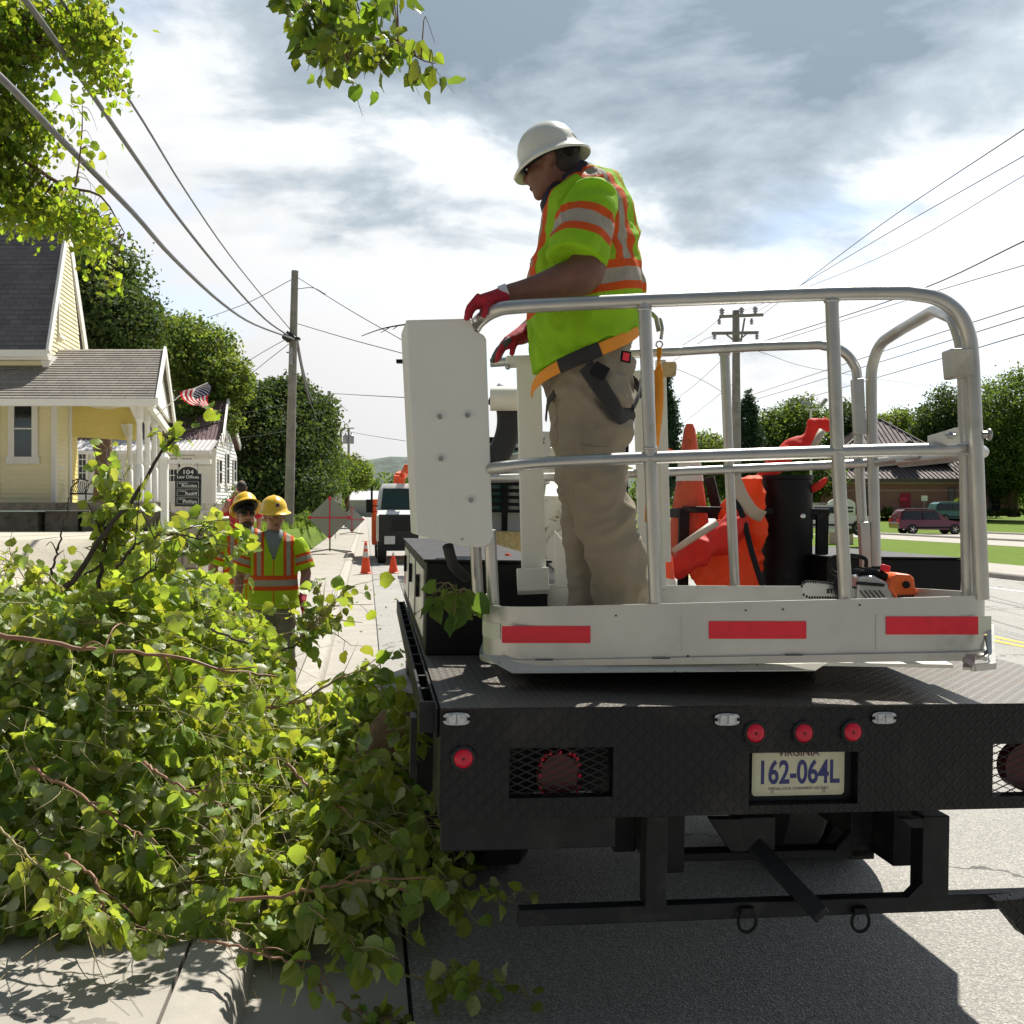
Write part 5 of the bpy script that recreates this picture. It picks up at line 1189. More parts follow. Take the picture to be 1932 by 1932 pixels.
def rbox():
    y0 = 1.5; a = tl(1662,1050,y0); b = tl(1900,1060,y0); c = tl(1290,1050,y0)
    mb = MB(TM); mb.box((tl(1560,1050,y0)[0],y0,0),(tl(1815,1050,y0)[0],y0+1.5,a[1]-.01)); mb.build('box', MAT['black'], rb, bevel=.006)
    mb = MB(TM); mb.box((tl(1555,1050,y0)[0],y0-.015,a[1]-.008),(tl(1817,1050,y0)[0],y0+1.52,a[1])); mb.build('lid', MAT['rackblack'], rb)
rbox()
hr = thing('cone_rack', TM @ Vector((1.2,2,0)), 'black steel rack rail holding the tall cone and the drum', 'rack')
def rack():
    y = 1.70; mb = MB(TM); 
    for u0,v0,u1,v1 in ((1290,955,1566,972),): 
        a = tl(u0,v0,y); b = tl(u1,v1,y); mb.box((a[0],y,b[1]),(b[0],y+.03,a[1]))
    for u in (1543,):
        a = tl(u,960,y); b = tl(u+22,960,y); mb.box((a[0],y+.003,0),(b[0],y+.028,a[1]))
    a = tl(1283,960,y); mb.box((a[0],y+.003,0.0),(a[0]+.05,y+.028,a[1])); mb.box((a[0],y+.35,a[1]-.045),(b[0],y+.38,a[1])); mb.bar((a[0]+.02,y+.03,a[1]-.02),(a[0]+.02,y+.35,a[1]-.02),.04,.045); mb.bar((b[0]-.02,y+.03,a[1]-.02),(b[0]-.02,y+.35,a[1]-.02),.04,.045)
    x = tl(1338,900,y+.2); mb.bar((x[0],y+.2,x[1]),(x[0]+.16,y+.1,0.05),.03,.05); mb.build('frame', MAT['rackblack'], hr, bevel=.003)
rack()
dr = thing('black_drum', TM @ Vector((1.4,1.9,0)), 'tall black cylindrical drum strapped in the deck rack', 'drum')
def drum():
    c = P(1484,897,5.05); r = 47/F*5.05; zb = deckz(*(TI @ c).xy); h = c.z-zb
    M_ = Matrix.Translation((c.x,c.y,zb)); mb = MB(); mb.lathe([(r*.95,0),(r*.97,h*.3),(r*1.02,h*.31),(r*1.0,h*.6),(r*1.03,h*.61),(r,h*.97),(r*1.04,h*.975),(r*1.04,h),(r*.94,h),(r*.92,h*.9),(r*.9,.03)], M_, 32); mb.build('shell', MAT['black'], dr, smooth=True, autos=30)
    mb = MB(); mb.lathe([(r*.9,0),(r*.9,h*.9)], M_, 24); mb.build('liner', MAT['dark'], dr)
    mb = MB(); mb.ell(P(1515,974,4.82), (.012,.006,.012)); mb.build('bolt', MAT['chrome'], dr)
drum()
c = P(1301,1060,5.05); zb = deckz(*(TI @ c).xy)
cone((c.x,c.y,P(0,1062,5.05).z-.02), P(0,800,5.05).z-P(0,1062,5.05).z+.02, 'tall dirty orange cone with worn white collar standing in the deck rack', om='conedirty', bands=((.60,.79),), r0=.125, base=False)
c = P(1255,1085,4.55); cone((c.x-.07,c.y,deckz(*(TI @ c).xy)), .42, 'leaning orange and white cone low behind the tall one', om='coneorange', bands=((.18,.75),), r0=.15, tilt=Matrix.Rotation(R(12),4,'Y'))
c = P(958,1120,4.6); cone((c.x,c.y,deckz(*(TI @ c).xy)), .40, 'orange cone glimpsed between the control box and the white column', om='coneorange', bands=((.55,.75),), r0=.12, base=False)
# orange-red rolled signs and vests: wrinkled cloth solids
def clothlump(name, stations, seed, mtl, label, cat, wr=.02, voxel=.014, tapes=None):
    o = thing(name, Vector(stations[0][0]), label, cat)
    mb = MB(); mb.tube([s[0] for s in stations], [s[1] for s in stations], 16, ref=(0,0,1)); baked(mb, 'cloth', MAT[mtl], o, voxel, 2, .5, [(wr,9,9,9,True),(wr*.4,24,24,24,False)])
    if tapes:
        for tp in tapes: t = MB(); t.tube([Vector(p) for p in tp[0]], tp[1], 12, ref=tp[2] if len(tp) > 2 else None); t.build('reflective_tape', MAT['silvertape'], o, smooth=True)
    return o
o_ = thing('rolled_sign', P(1395,1110,5), 'bright orange folded sign fabric leaning against the black drum', 'rolled sign')
mb = MB(); mb.prism([P(1392,905,4.90),P(1442,900,4.92),P(1442,1118,4.86),P(1322,1118,4.80),P(1300,1075,4.82),P(1318,1030,4.84),P(1362,985,4.87),P(1378,940,4.9)], (0,.10,0))
baked(mb, 'cloth', MAT['orangecloth'], o_, .010, 2, .5, [(.035,4,4,5,True),(.015,11,11,7,True),(.004,30,30,30,False)])
mb = MB(); mb.tube(bez([P(1378,935,4.80),P(1400,970,4.78),P(1418,1040,4.76),P(1440,1110,4.74)],12), [(.004,.014)]*13, 8, ref=(1,0,0)); mb.build('binding', MAT['black'], o_)
mb = MB(); mb.tube(bez([P(1385,900,4.83),P(1400,935,4.80),P(1420,965,4.80),P(1440,975,4.82)],12), [(.004,.030)]*13, 8, ref=(1,0,.3)); mb.build('reflective_tape', MAT['silvertape'], o_)
clothlump('safety_vest', [(P(1268,1075,4.75),(.03,.05)),(P(1320,1040,4.78),(.06,.07)),(P(1370,1010,4.8),(.07,.08)),(P(1402,975,4.82),(.04,.05))], 2, 'redcloth', 'crumpled red-orange vest with tan stripe slumped left of the drum', 'vest', .02,
   tapes=[([P(1270,1040,4.68),P(1315,1010,4.69),P(1352,985,4.7)],(.014,.02))])
clothlump('sign_bundle', [(P(1420,930,5.2),(.03,.03)),(P(1450,890,5.2),(.05,.04)),(P(1495,845,5.2),(.055,.045)),(P(1522,832,5.2),(.05,.045)),(P(1540,806,5.2),(.045,.05)),(P(1556,800,5.2),(.03,.05)),(P(1562,812,5.2),(.02,.03))], 3, 'redcloth', 'dark red rolled fabric bundle sticking up above the black drum', 'rolled sign', .02,
   tapes=[([P(1532,848,5.12),P(1552,812,5.12)],(.016,.02))])
clothlump('red_strap', [(P(1530,925,5.0),(.02,.02)),(P(1550,912,4.98),(.02,.02)),(P(1562,900,4.96),(.012,.012))], 4, 'redcloth', 'red cloth strap end with white tip right of the drum', 'strap', .008)

# ================================================================ THE BASKET
BK = thing('lift_basket', P(1370,1245,3.75), 'silver aluminium work basket with red and white tape and rails', 'lift basket')
zbL, zbR = 1.362, 1.378
fl_z = 1.37
# plan corners (front = nearest)
FLc = P(905,1245,3.42); FRc = P(1884,1240,3.24); BRc = P(1652,1110,4.22); BLc = P(925,1110,4.30)
fl = Vector((FLc.x,FLc.y,0)); fr = Vector((FRc.x,FRc.y,0)); br = Vector((1.515,4.22,0)); bl_ = Vector((-.09,4.34,0))
def atz(p, z): return Vector((p.x,p.y,z))
def basket():
    dz0 = dz1 = None
    plan = rounded([bl_.lerp(fl,.5), fl, fl.lerp(fr,.5)], .26, 9)+rounded([fl.lerp(fr,.5), fr, fr.lerp(br,.5)], .13, 8)[1:]
    plan2 = rounded([fr.lerp(br,.5), br, bl_, bl_.lerp(fl,.5)], .12, 6)
    fx = lambda p: max(0,min(1,(p.x-fl.x)/(fr.x-fl.x))); fy = lambda p: max(0,min(1,(p.y-3.42)/.8))
    dz1 = lambda p: .058*fx(p)*(1-fy(p))+.012*fy(p); dz0 = lambda p: .048*fx(p)*(1-fy(p))
    def band(pl, z0, z1, off=0.0, th=.006):
        mb = MB(); n = len(pl); c = (fl+fr+br+bl_)/4; ins = []
        for i, p in enumerate(pl):
            t = (pl[min(i+1,n-1)]-pl[max(0,i-1)]).normalized(); nn = Vector((t.y,-t.x,0)); nn = nn if nn.dot(p-c) > 0 else -nn; ins.append((p+nn*off, p+nn*(off-th)))
        vs = []
        for a, b in ins: vs += [atz(a,z0+dz0(a)),atz(a,z1+dz1(a)),atz(b,z1+dz1(b)),atz(b,z0+dz0(b))]
        mb.add(vs, [(i*4+k, i*4+(k+1)%4, (i+1)*4+(k+1)%4, (i+1)*4+k) for i in range(n-1) for k in range(4)]+[(0,1,2,3),tuple((n-1)*4+k for k in range(4))]); return mb
    zt_f = 1.518; fl_z = 1.346
    b = band(plan, fl_z-.005, zt_f); b.build('toe_board', MAT['alusheet'], BK, smooth=True, autos=30)
    b = band(plan2, fl_z-.005, zt_f); b.build('toe_board', MAT['alusheet'], BK, smooth=True, autos=30)
    e = band(plan, fl_z-.022, fl_z-.004, .012, .03); e.build('bottom_lip', MAT['alu'], BK, smooth=True, autos=30)
    # tape strips conform to the front band
    seg = fr-fl
    def strip_(u0, u1, v0, v1, m_, off=.0025, nm='reflective_tape'):
        d = None; fn = Vector((seg.y,-seg.x,0)).normalized(); p0 = fl
        a = hit(u0,v0,p0,fn); c = hit(u1,v0,p0,fn); a2 = hit(u0,v1,p0,fn); c2 = hit(u1,v1,p0,fn); o = fn*off
        MB().prism([a+o,c+o,c2+o,a2+o], fn*.001).build(nm, MAT[m_], BK)
    strip_(947,1114,1181,1213,'tape'); strip_(1337,1521,1172,1205,'tape'); strip_(1671,1845,1163,1197,'tape')
    zz0, zz1 = hit(1000,1213,fl,Vector((seg.y,-seg.x,0))).z, hit(1000,1181,fl,Vector((seg.y,-seg.x,0))).z
    # white tape run wraps the left corner
    left = [p for p in plan if p.x < P(948,0,3.42).x+.01]
    if len(left) > 2: band(left, zz0+.002, zz1-.002, .002, .001).build('white_tape', MAT['tapewhite'], BK, smooth=True, autos=30)
    strip_(1845.5,1870,1162,1196,'tapewhite',.002)
    for u_ in (1285, 1652): strip_(u_,u_+1.2,1160,1226,'aludirty',.0015,'seam')
    for u_, v_ in ((1160,1160),(1405,1150),(1475,1148),(1296,1236),(1620,1140)): strip_(u_,u_+4,v_,v_+3,'dark',.0012,'scuff')
    for u_, v_ in ((1230,1240),(1010,1243),(1480,1234)): strip_(u_,u_+34,v_,v_+2,'dark',.0125,'scuff')
    # floor and the speckled folded plate underneath
    f = MB(); f.prism([atz(p,fl_z-.004) for p in (fl+Vector((.1,.1,0)),fr+Vector((-.1,.1,0)),br,bl_)], (0,0,-.012)); f.build('floor', MAT['alusheet'], BK)
    u = MB(); a,b_,c_,d_ = P(902,1206,3.62), P(967,1271,3.36), P(1545,1268,3.33), P(1588,1249,3.36)
    u.prism([P(905,1236,3.45), P(967,1270.5,3.36), P(1537,1266,3.30), P(1562,1250,3.32)], (0,.006,0)); u.prism([P(967,1270.5,3.36), P(1537,1266,3.30), P(1537,1262,4.1), P(1000,1262,4.1)], (0,0,.004)); u.build('under_plate', MAT['aludirty'], BK)
    u = MB(); u.cbox((P(1150,0,3.8).x,3.95,1.30),(.5,.45,.10)); u.build('mount', MAT['black'], BK)
    # rails
    r = .0215; rl = lambda pts, rad, n=7: rounded([Vector(p) for p in pts], rad, n)
    def tb_(pts, rr=r, nm='rail'): m_ = MB(); m_.tube(pts, rr, 14); return m_.build(nm, MAT['alu'], BK, smooth=True, autos=50)
    TF = [P(893,622,3.58), P(905,605,3.52), P(935,586,3.45), P(990,578,3.42), P(1215,567,3.36), P(1560,554,3.30), P(1710,552,3.26), P(1768,563,3.25), P(1808,592,3.25), P(1828,635,3.25), P(1834,690,3.25), P(1843,900,3.25), P(1852,1130,3.27)]
    top = bez(TF[:5], 20)[:-1]+bez(TF[4:7], 8)[:-1]+bez(TF[6:11], 24)[:-1]+bez(TF[10:], 8)
    tb_(top, .0235, 'top_rail')
    tb_(bez([P(913,893,3.56), P(922,886,3.50), P(960,880,3.44), P(1050,872,3.40), P(1225,864,3.36), P(1590,852,3.30), P(1800,847,3.26)],24)[:-1]+bez([P(1800,847,3.26), P(1838,847,3.30), P(1848,850,3.36), P(1838,856,3.46), P(1700,872,3.98)],20), .0205, 'mid_rail')
    tb_([P(1216,572,3.36), P(1227,860,3.36), P(1237,1144,3.385)], .0215, 'post'); tb_([P(1569,560,3.30), P(1580,850,3.30), P(1596,1136,3.33)], .0215, 'post')
    # front right inner post (the side gate's near upright) with the slanted top of the right side loop
    loop = rl([P(1652,1068,4.18), P(1644,760,4.20), P(1644,690,4.20), P(1660,648,4.16), P(1700,622,4.0), P(1765,585,3.62), P(1800,600,3.36), P(1816,650,3.33), P(1820,720,3.33), P(1828,1132,3.34)], .05, 6)
    tb_(loop, .0225, 'gate_rail')
    tb_([P(1838,870,3.3),P(1640,908,4.2)], .0175, 'mid_rail') if False else None
    # rear rails
    tb_(bez([P(925,684,4.34), P(1100,672,4.32), P(1250,664,4.30), P(1400,655,4.27), P(1545,650,4.25)],16)[:-1]+bez([P(1545,650,4.25), P(1585,660,4.25), P(1610,686,4.25), P(1618,725,4.25), P(1622,900,4.25), P(1632,1066,4.25)],24), .0205, 'top_rail')
    tb_(bez([P(925,903,4.34), P(1100,898,4.32), P(1385,885,4.28), P(1600,876,4.24), P(1660,872,4.16), P(1740,862,3.8)],20), .0185, 'mid_rail')
    tb_([P(1367,662,4.29), P(1376,885,4.29), P(1388,1136,4.30)], .0205, 'post')
    tb_([P(897,1025,3.75), P(904,1160,3.75)], .021, 'post'); tb_([P(924,1000,3.52), P(932,1165,3.54)], .0215, 'post')
    # weld beads at joints
    for u, v, d in ((1216,584,3.36),(1227,864,3.36),(1227,846,3.36),(1569,568,3.30),(1580,852,3.30),(1376,884,4.29),(1367,668,4.29)): w_ = MB(); w_.ell(P(u,v,d), (.026,.024,.012), nu=14, nv=8); w_.build('weld', MAT['alu'], BK, smooth=True)
    # sleeves, latch plate, bolts
    s = MB(); s.prism([P(1792,657,3.28),P(1838,655,3.21),P(1840,708,3.21),P(1797,714,3.28)], (.0,.07,0)); s.build('rail_sleeve', MAT['alu'], BK, bevel=.006)
    s = MB(); s.bar(P(1617,715,4.21), P(1622,820,4.21), .045,.04,(0,1,0)); s.build('hinge_plate', MAT['alu'], BK, bevel=.004)
    s = MB(); s.bar(P(1630,985,4.19), P(1633,1070,4.19), .04,.04,(0,1,0)); s.build('hinge_plate', MAT['alu'], BK, bevel=.004)
    s = MB(); s.prism([P(1752,822,3.30),P(1808,806,3.20),P(1812,837,3.20),P(1752,840,3.30)], (0,.008,0)); lt = s.build('latch_plate', MAT['panel'], BK)
    s = MB(); s.ell(P(1794,822,3.20), (.012,.012,.012)); s.tube([P(1783,822,3.2),P(1803,821,3.19)], .005, 8); s.build('bolt', MAT['steel'], lt)
    s = MB(); s.tube([P(1852,820,3.25),P(1866,820,3.24)], .012, 10); s.ell(P(1866,820,3.24), (.008,.02,.02)); s.build('knob', MAT['steel'], BK)
    # front right foot bracket
    s = MB(); s.tube([P(1862,1200,3.3),P(1868,1236,3.26),P(1858,1243,3.22)], .008, 8); s.bar(P(1820,1244,3.12), P(1838,1262,3.05), .014,.016); s.bar(P(1838,1260,3.05), P(1876,1256,3.10), .014,.02); s.bar(P(1832,1236,3.2), P(1826,1262,3.06), .03,.008); s.bar(P(1868,1180,3.26), P(1872,1256,3.14), .02,.012); s.build('foot', MAT['alu'], BK)
    # central mast column and rear post the basket hangs from
    s = MB(); s.bar(P(997,686,4.12), P(1008,1118,4.10), .098,.10,(0,1,0)); s.bar(P(955,683,4.10), P(1028,681,4.10), .03,.16,(0,1,0)); s.bar(P(1004,1075,4.07), P(1006,1118,4.05), .125,.11,(0,1,0)); s.prism([P(1046,1000,4.2),P(1088,1050,4.2),P(1090,1110,4.2),P(1046,1110,4.2)], (0,.01,0)); s.build('mast', MAT['panel'], BK, bevel=.006)
    s = MB(); s.bar(P(1218,700,4.3), P(1232,1112,4.3), .105,.06,(0,1,0)); s.bar(P(1246,680,4.29), P(1256,1060,4.29), .04,.05,(0,1,0)); s.bar(P(1252,697,4.25), P(1275,699,4.25), .05,.05,(0,1,0)); s.build('mast', MAT['panel'], BK, bevel=.005)
    s = MB(); s.cbox((P(1262,0,4.2).x,4.2,P(0,697,4.2).z),(.05,.05,.055)); s.build('stop_block', MAT['cutwood'], BK)
    for u, v in ((958,692),): b = MB(); b.ell(P(u,v,4.08),(.012,.012,.012)); b.build('bolt', MAT['steel'], BK)
basket()
# control box hung on the left of the basket
CB = thing('control_box', P(845,1030,3.5), 'tall cream painted control box on the left end of the basket with four bolts', 'control box')
def cbox_():
    d = 3.48; pts = [P(766,603,d), P(888,600,d), P(890,609,d), P(897,624,d), P(914,632,d), P(918,640,d), P(930,1012,d), P(926,1024,d), P(914,1032,d), P(900,1033,d), P(872,1029,d), P(786,1009,d)]
    mb = MB(); mb.prism(pts, (-.045,.26,0)); o = mb.build('housing', MAT['panel'], CB, bevel=.006)
    mb = MB(); mb.prism([P(762,612,3.53), P(762,600,3.72), P(760,995,3.8), P(782,1004,3.55)], (-.004,0,0)) if False else None
    for u, v in ((830,787),(882,784),(832,866),(889,944)):
        M_ = Matrix.Translation(P(u,v,d)) @ Matrix.Rotation(R(90),4,'X'); b = MB(); b.lathe([(.0165,0),(.0165,.003),(.012,.004)], M_, 20); w_ = b.build('washer', MAT['panel'], CB, smooth=True, autos=40)
        b = MB(); b.lathe([(.0095,.003),(.0095,.010),(.008,.012),(.004,.012),(.004,.008)], M_, 6); b.build('bolt', MAT['steel'], w_)
    b = MB(); b.ell(P(872,1017,d-.002), (.004,.003,.004)); b.build('rivet', MAT['steel'], CB)
    b = MB(); b.tube(bez([P(845,1030,3.6),P(850,1050,3.62),P(858,1070,3.64),P(880,1090,3.7)],12), .02, 10); b.build('cable', MAT['rubber'], CB, smooth=True)
    b = MB(); b.cbox(P(756,682,3.75),(.03,.03,.012)); b.build('toggle', MAT['black'], CB)
    b = MB(); b.tube(bez([P(890,600,3.5),P(894,612,3.49),P(899,625,3.49)],8), .003, 6); b.ell(P(899,626,3.49),(.006,.006,.006)); b.build('control_lever', MAT['steel'], CB)
cbox_()
# dead twig poking out left of the control box
tw = MB(); tw.tube(bez([P(766,612,3.7),P(735,617,3.7),P(712,623,3.7),P(682,634,3.7)],12), (.003,.0015), 6); tw.tube([P(735,618,3.7),P(718,628,3.7)], (.002,.001), 5); tw.tube([P(750,615,3.7),P(741,622,3.7)], (.002,.001), 5)
tag(tw.build('bare_twig', MAT['barkdark']), 'bare dark twig poking out left of the cream control box', 'twig')
# chainsaw on the basket floor
SW = thing('chainsaw', P(1640,1180,3.85), 'orange and black chainsaw lying at the right end of the basket', 'chainsaw')
def saw():
    P = lambda u, v, d: globals()['P'](u, v-8, d)
    d = 3.86; z0 = P(0,1136,d).z
    # guide bar
    pts = []
    c = P(1530,1120,d); 
    bar = [P(1512,1118,d),P(1514,1110,d),P(1522,1105,d),P(1560,1108,d),P(1620,1118,d),P(1620,1138,d),P(1560,1135,d),P(1525,1135,d),P(1514,1128,d)]
    gb = MB().prism(bar, (0,.006,0)).build('guide_bar', MAT['sawsilver'], SW)
    ch = MB(); 
    for i in range(len(bar)-1):
        a, b = bar[i], bar[i+1]
        if i == 4: continue
        m_ = max(1,int((b-a).length/.009))
        for k_ in range(m_): ch.cbox(a.lerp(b,(k_+.5)/m_)+Vector((0,.003,0)), (.006,.009,.009))
    ch.build('chain', MAT['black'], gb)
    text('ST', .022, frame(P(1566,1124,d-.003), (1,0,0), (0,0,1)), 'lettering', MAT['black'], gb, off=.001)
    b = MB(); b.prism([P(1620,1096,d-.02),P(1650,1094,d-.02),P(1680,1112,d-.02),P(1690,1142,d-.02),P(1615,1142,d-.02)], (0,.12,0)); b.build('engine', MAT['sawsilver'], SW, bevel=.008)
    f = MB(); 
    for i in range(5): f.bar(P(1622+i*9,1122,d-.026), P(1634+i*9,1136,d-.026), .004,.004)
    f.bar(P(1616,1108,d-.03),P(1668,1112,d-.03),.012,.012); f.build('engine_cover', MAT['blackgloss'], SW)
    e = MB(); e.prism([P(1684,1094,d-.03),P(1692,1090,d-.03),P(1719,1092,d-.03),P(1726,1100,d-.03),P(1731,1134,d-.03),P(1698,1142,d-.03),P(1676,1118,d-.03)], (0,.13,0)); ec = e.build('rear_housing', MAT['sawbody'], SW, bevel=.010)
    e = MB(); e.lathe([(.014,0),(.013,.010),(.009,.013)], Matrix.Translation(P(1709,1111,d-.03)) @ Matrix.Rotation(R(90),4,'X'), 16); e.build('filler_cap', MAT['black'], ec)
    e = MB()
    for i in range(5): e.cbox(P(1696+i*6.5,1133,d-.033), (.008,.006,.012))
    e.build('vent', MAT['dark'], ec)
    h = MB(); h.tube(bez([P(1618,1092,d+.03),P(1640,1088,d+.03),P(1665,1094,d+.03),P(1690,1110,d+.02)],14), .016, 12); h.build('rear_handle', MAT['black'], SW, smooth=True)
    h = MB(); h.tube(bez([P(1590,1140,d-.02),P(1578,1120,d-.03),P(1582,1100,d-.03),P(1604,1088,d-.03),P(1620,1086,d),P(1634,1090,d+.05)],20), .011, 10); h.build('front_handle', MAT['black'], SW, smooth=True)
    h = MB(); h.tube(bez([P(1600,1096,d),P(1572,1088,d),P(1565,1070,d),P(1575,1058,d),P(1605,1056,d),P(1632,1062,d),P(1634,1078,d)],26), .008, 8); h.build('hand_guard', MAT['black'], SW, smooth=True)
    h = MB(); h.cbox(P(1670,1080,d+.02), (.03,.03,.025), (0,.3,0)); h.build('trigger_lock', MAT['tape'], SW, bevel=.004)
saw()
# cut log leaning by the kerb behind the bumper
lg = thing('cut_log', P(735,1415,4.9), 'short brown cut log standing in the gutter beside the truck', 'log')
mb = MB(); mb.tube([P(705,1425,5.0)*1, P(738,1375,4.95), P(775,1330,4.9)], [.10,.095,.09], 14); mb.build('log_bark', MAT['bark'], lg, smooth=True, autos=50)
mb = MB(); a = P(705,1425,5.0); t = (P(705,1425,5.0)-P(738,1375,4.95)).normalized(); mb.tube([a, a+t*.003], .092, 14); mb.build('cut_end', MAT['cutwood'], lg)
# ================================================================ PEOPLE
def vestmat(name, c, L, zc, slope=0.0, sleeve=None, lime=(.42,.80,.015), hz=(.055,.026), vx=(.06,.155,.092,.124), zvert=True, zip_=True, zip_dir=None):
    m, nt, b, ob = custom(name, .75)
    x, y, z = sep(nt, ob)
    if sleeve:
        s, A, w0 = sleeve
        wv = (x-s[0])*A[0]+(y-s[1])*A[1]+(z-s[2])*A[2]; q = (wv-w0).abs(); org = q.lt(hz[0]); sil = q.lt(hz[1]); sil_o = org
    else:
        q = (z-((x-c[0])*slope+zc)).abs(); t = (x-c[0])*L[0]+(y-c[1])*L[1]; ta = t.abs(); above = z.gt(zc-.0)
        hor = q.lt(hz[0]); hs = q.lt(hz[1]); ver = ta.band(vx[0],vx[1])*above; vs_ = ta.band(vx[2],vx[3])*above*(1-q.lt(hz[0]))
        org = hor.max(ver); sil = hs.max(vs_)
        if zip_: 
            zz = ta.lt(.006); org = org.max(zz*.8)
    nn = nnoise(nt, ob, 14, 4, .6)
    base = mixc(nt, E(nt, nn.outputs[0])*.5, lime, tuple(k*.82 for k in lime))
    cc = mixc(nt, org, base, (.95,.13,.01)); cc = mixc(nt, sil, cc, (.36,.32,.25))
    nt.links.new(cc, b.inputs['Base Color'])
    fb = nnoise(nt, comb(nt, x*1.0, y*1.0, z*.45), 17, 6, .62, 1.6); bump(nt, b, fb.outputs[0], .75, .02)
    tr = nt.nodes.new('ShaderNodeBsdfTranslucent'); nt.links.new(cc, tr.inputs[0]); ms = nt.nodes.new('ShaderNodeMixShader'); nt.links.new((.42-sil*.38).s, ms.inputs[0])
    nt.links.new(b.outputs[0], ms.inputs[1]); nt.links.new(tr.outputs[0], ms.inputs[2]); nt.links.new(ms.outputs[0], nt.nodes['Material Output'].inputs[0]); return m
def hmat(c, fwd, up):
    up = Vector(up).normalized(); fwd = Vector(fwd); fwd = (fwd-up*fwd.dot(up)).normalized(); x = fwd.cross(up)
    return Matrix(((x.x,fwd.x,up.x,c[0]),(x.y,fwd.y,up.y,c[1]),(x.z,fwd.z,up.z,c[2]),(0,0,0,1)))
def head_geo(mb, M_):
    e = lambda c, r: mb.ell(c, r, M=M_, nu=20, nv=14)
    e((0,-.012,.03), (.077,.098,.095)); e((0,.02,-.035), (.066,.078,.075)); e((0,.045,-.075), (.050,.048,.042)); e((0,.075,-.098), (.025,.020,.018))
    e((0,.098,-.028), (.0145,.020,.018)); e((0,.086,-.005), (.010,.018,.028)); e((0,.080,.022), (.050,.018,.012)); e((.036,.062,-.03), (.026,.026,.026)); e((-.036,.062,-.03), (.026,.026,.026))
    e((0,.084,-.062), (.024,.012,.007)); e((0,.082,-.074), (.020,.012,.007))
    for s in (-1,1): e((s*.078,-.008,-.008), (.010,.022,.033)); e((s*.084,-.014,.006), (.008,.018,.022))
def face_bits(root, M_, lens=None, beard=None):
    for s in (-1,1):
        g = MB(); g.ell((s*.031,.087,.0), (.013,.010,.008), M=M_, nu=12, nv=8); g.build('eye', MAT['whitewood'], root, smooth=True)
        g = MB(); g.ell((s*.031,.0965,.0), (.006,.0025,.006), M=M_, nu=10, nv=6); g.build('pupil', MAT['dark'], root, smooth=True)
        g = MB(); g.ell((s*.031,.090,.018), (.018,.008,.004), M=M_, nu=10, nv=6); g.build('eyebrow', MAT['hair'], root, smooth=True)
    g = MB(); g.ell((0,.0935,-.067), (.022,.005,.0045), M=M_, nu=12, nv=6); g.build('mouth', MAT['reddark'], root, smooth=True)
    if lens:
        g = MB()
        for s in (-1,1): g.ell((s*.033,.094,.0), (.029,.009,.019), M=M_, nu=16, nv=8)
        g.tube([M_ @ Vector(q) for q in ((-.08,.0,.008),(-.072,.07,.01),(-.05,.098,.008),(.05,.098,.008),(.072,.07,.01),(.08,.0,.008))], .0035, 6)
        g.build('sunglasses', MAT['blackgloss'], root, smooth=True)
    if beard:
        g = MB(); g.ell((0,.05,-.088), (.054,.050,.034), M=M_, nu=18, nv=10); g.ell((0,.085,-.052), (.03,.013,.006), M=M_, nu=12, nv=6); g.build('beard', MAT[beard], root, smooth=True)
def hardhat(root, M_, material, full=True, rx=.112, ry=.138, name='hard_hat', badge=False):
    """local: origin at brim plane centre"""
    mb = MB(); seg = 48; rings = []
    prof = [(1.0,-.004,1),(1.02,-.010,1.26),(1.0,-.002,1.29),(1.0,.004,1.24),(1.0,.010,1.02),(1.0,.03,.985),(1.0,.06,.93),(1.0,.09,.80),(1.0,.112,.60),(1.0,.126,.38),(1.0,.132,.16),(1.0,.133,.01)]
    vs = []
    for _, z, f in prof:
        for k in range(seg):
            a = 2*math.pi*k/seg; ca, sa = math.cos(a), math.sin(a); brim = f > 1.1
            ff = f
            if brim and not full: ff = 1.06+(f-1.06)*(1.0 if sa > .25 else max(0,(sa+.35)/.6)) ; ff = max(ff, 1.06)
            zz = z-(.018*(sa**2) if brim else 0)-(.010*abs(ca) if brim else 0)
            ridge = 0
            if not brim and z > .05: ridge = .005*math.exp(-(ca*ff*rx/.013)**2)*(1 if z < .12 else 1)
            vs.append((ca*rx*ff, sa*ry*ff, zz+ridge))
    n = len(prof); mb.add(vs, [(i*seg+k, i*seg+(k+1)%seg, (i+1)*seg+(k+1)%seg, (i+1)*seg+k) for i in range(n-1) for k in range(seg)]+[tuple((n-1)*seg+k for k in range(seg))], M_)
    # underside dome so one sees into the shell
    o = mb.build(name, MAT[material], root, smooth=True, autos=50)
    s = MB(); s.lathe([(.90,-.012),(.97,-.012),(.97,.02),(.90,.02)], M_ @ Matrix.Diagonal((rx*.98,ry*.98,1,1)), 32); s.build('headband', MAT['dark'], root, smooth=True, autos=40)
    for z in ((.03,.0) if False else ()): pass
    if badge:
        b = MB(); b.lathe([(.019,0),(.019,.002),(.001,.002)], M_ @ Matrix.Translation((0,ry*.955,.055)) @ Matrix.Rotation(R(-72),4,'X'), 20); bb = b.build('badge', MAT['brickpale'], o)
        b = MB(); b.lathe([(.014,.002),(.014,.0032),(.001,.0032)], M_ @ Matrix.Translation((0,ry*.955,.055)) @ Matrix.Rotation(R(-72),4,'X'), 20); b.build('badge_centre', MAT['reddark'], bb)
    return o
def ringtube(pts, ref, seg=24): mb = MB(); mb.tube([p[0] for p in pts], [p[1] for p in pts], seg, ref=ref); return mb
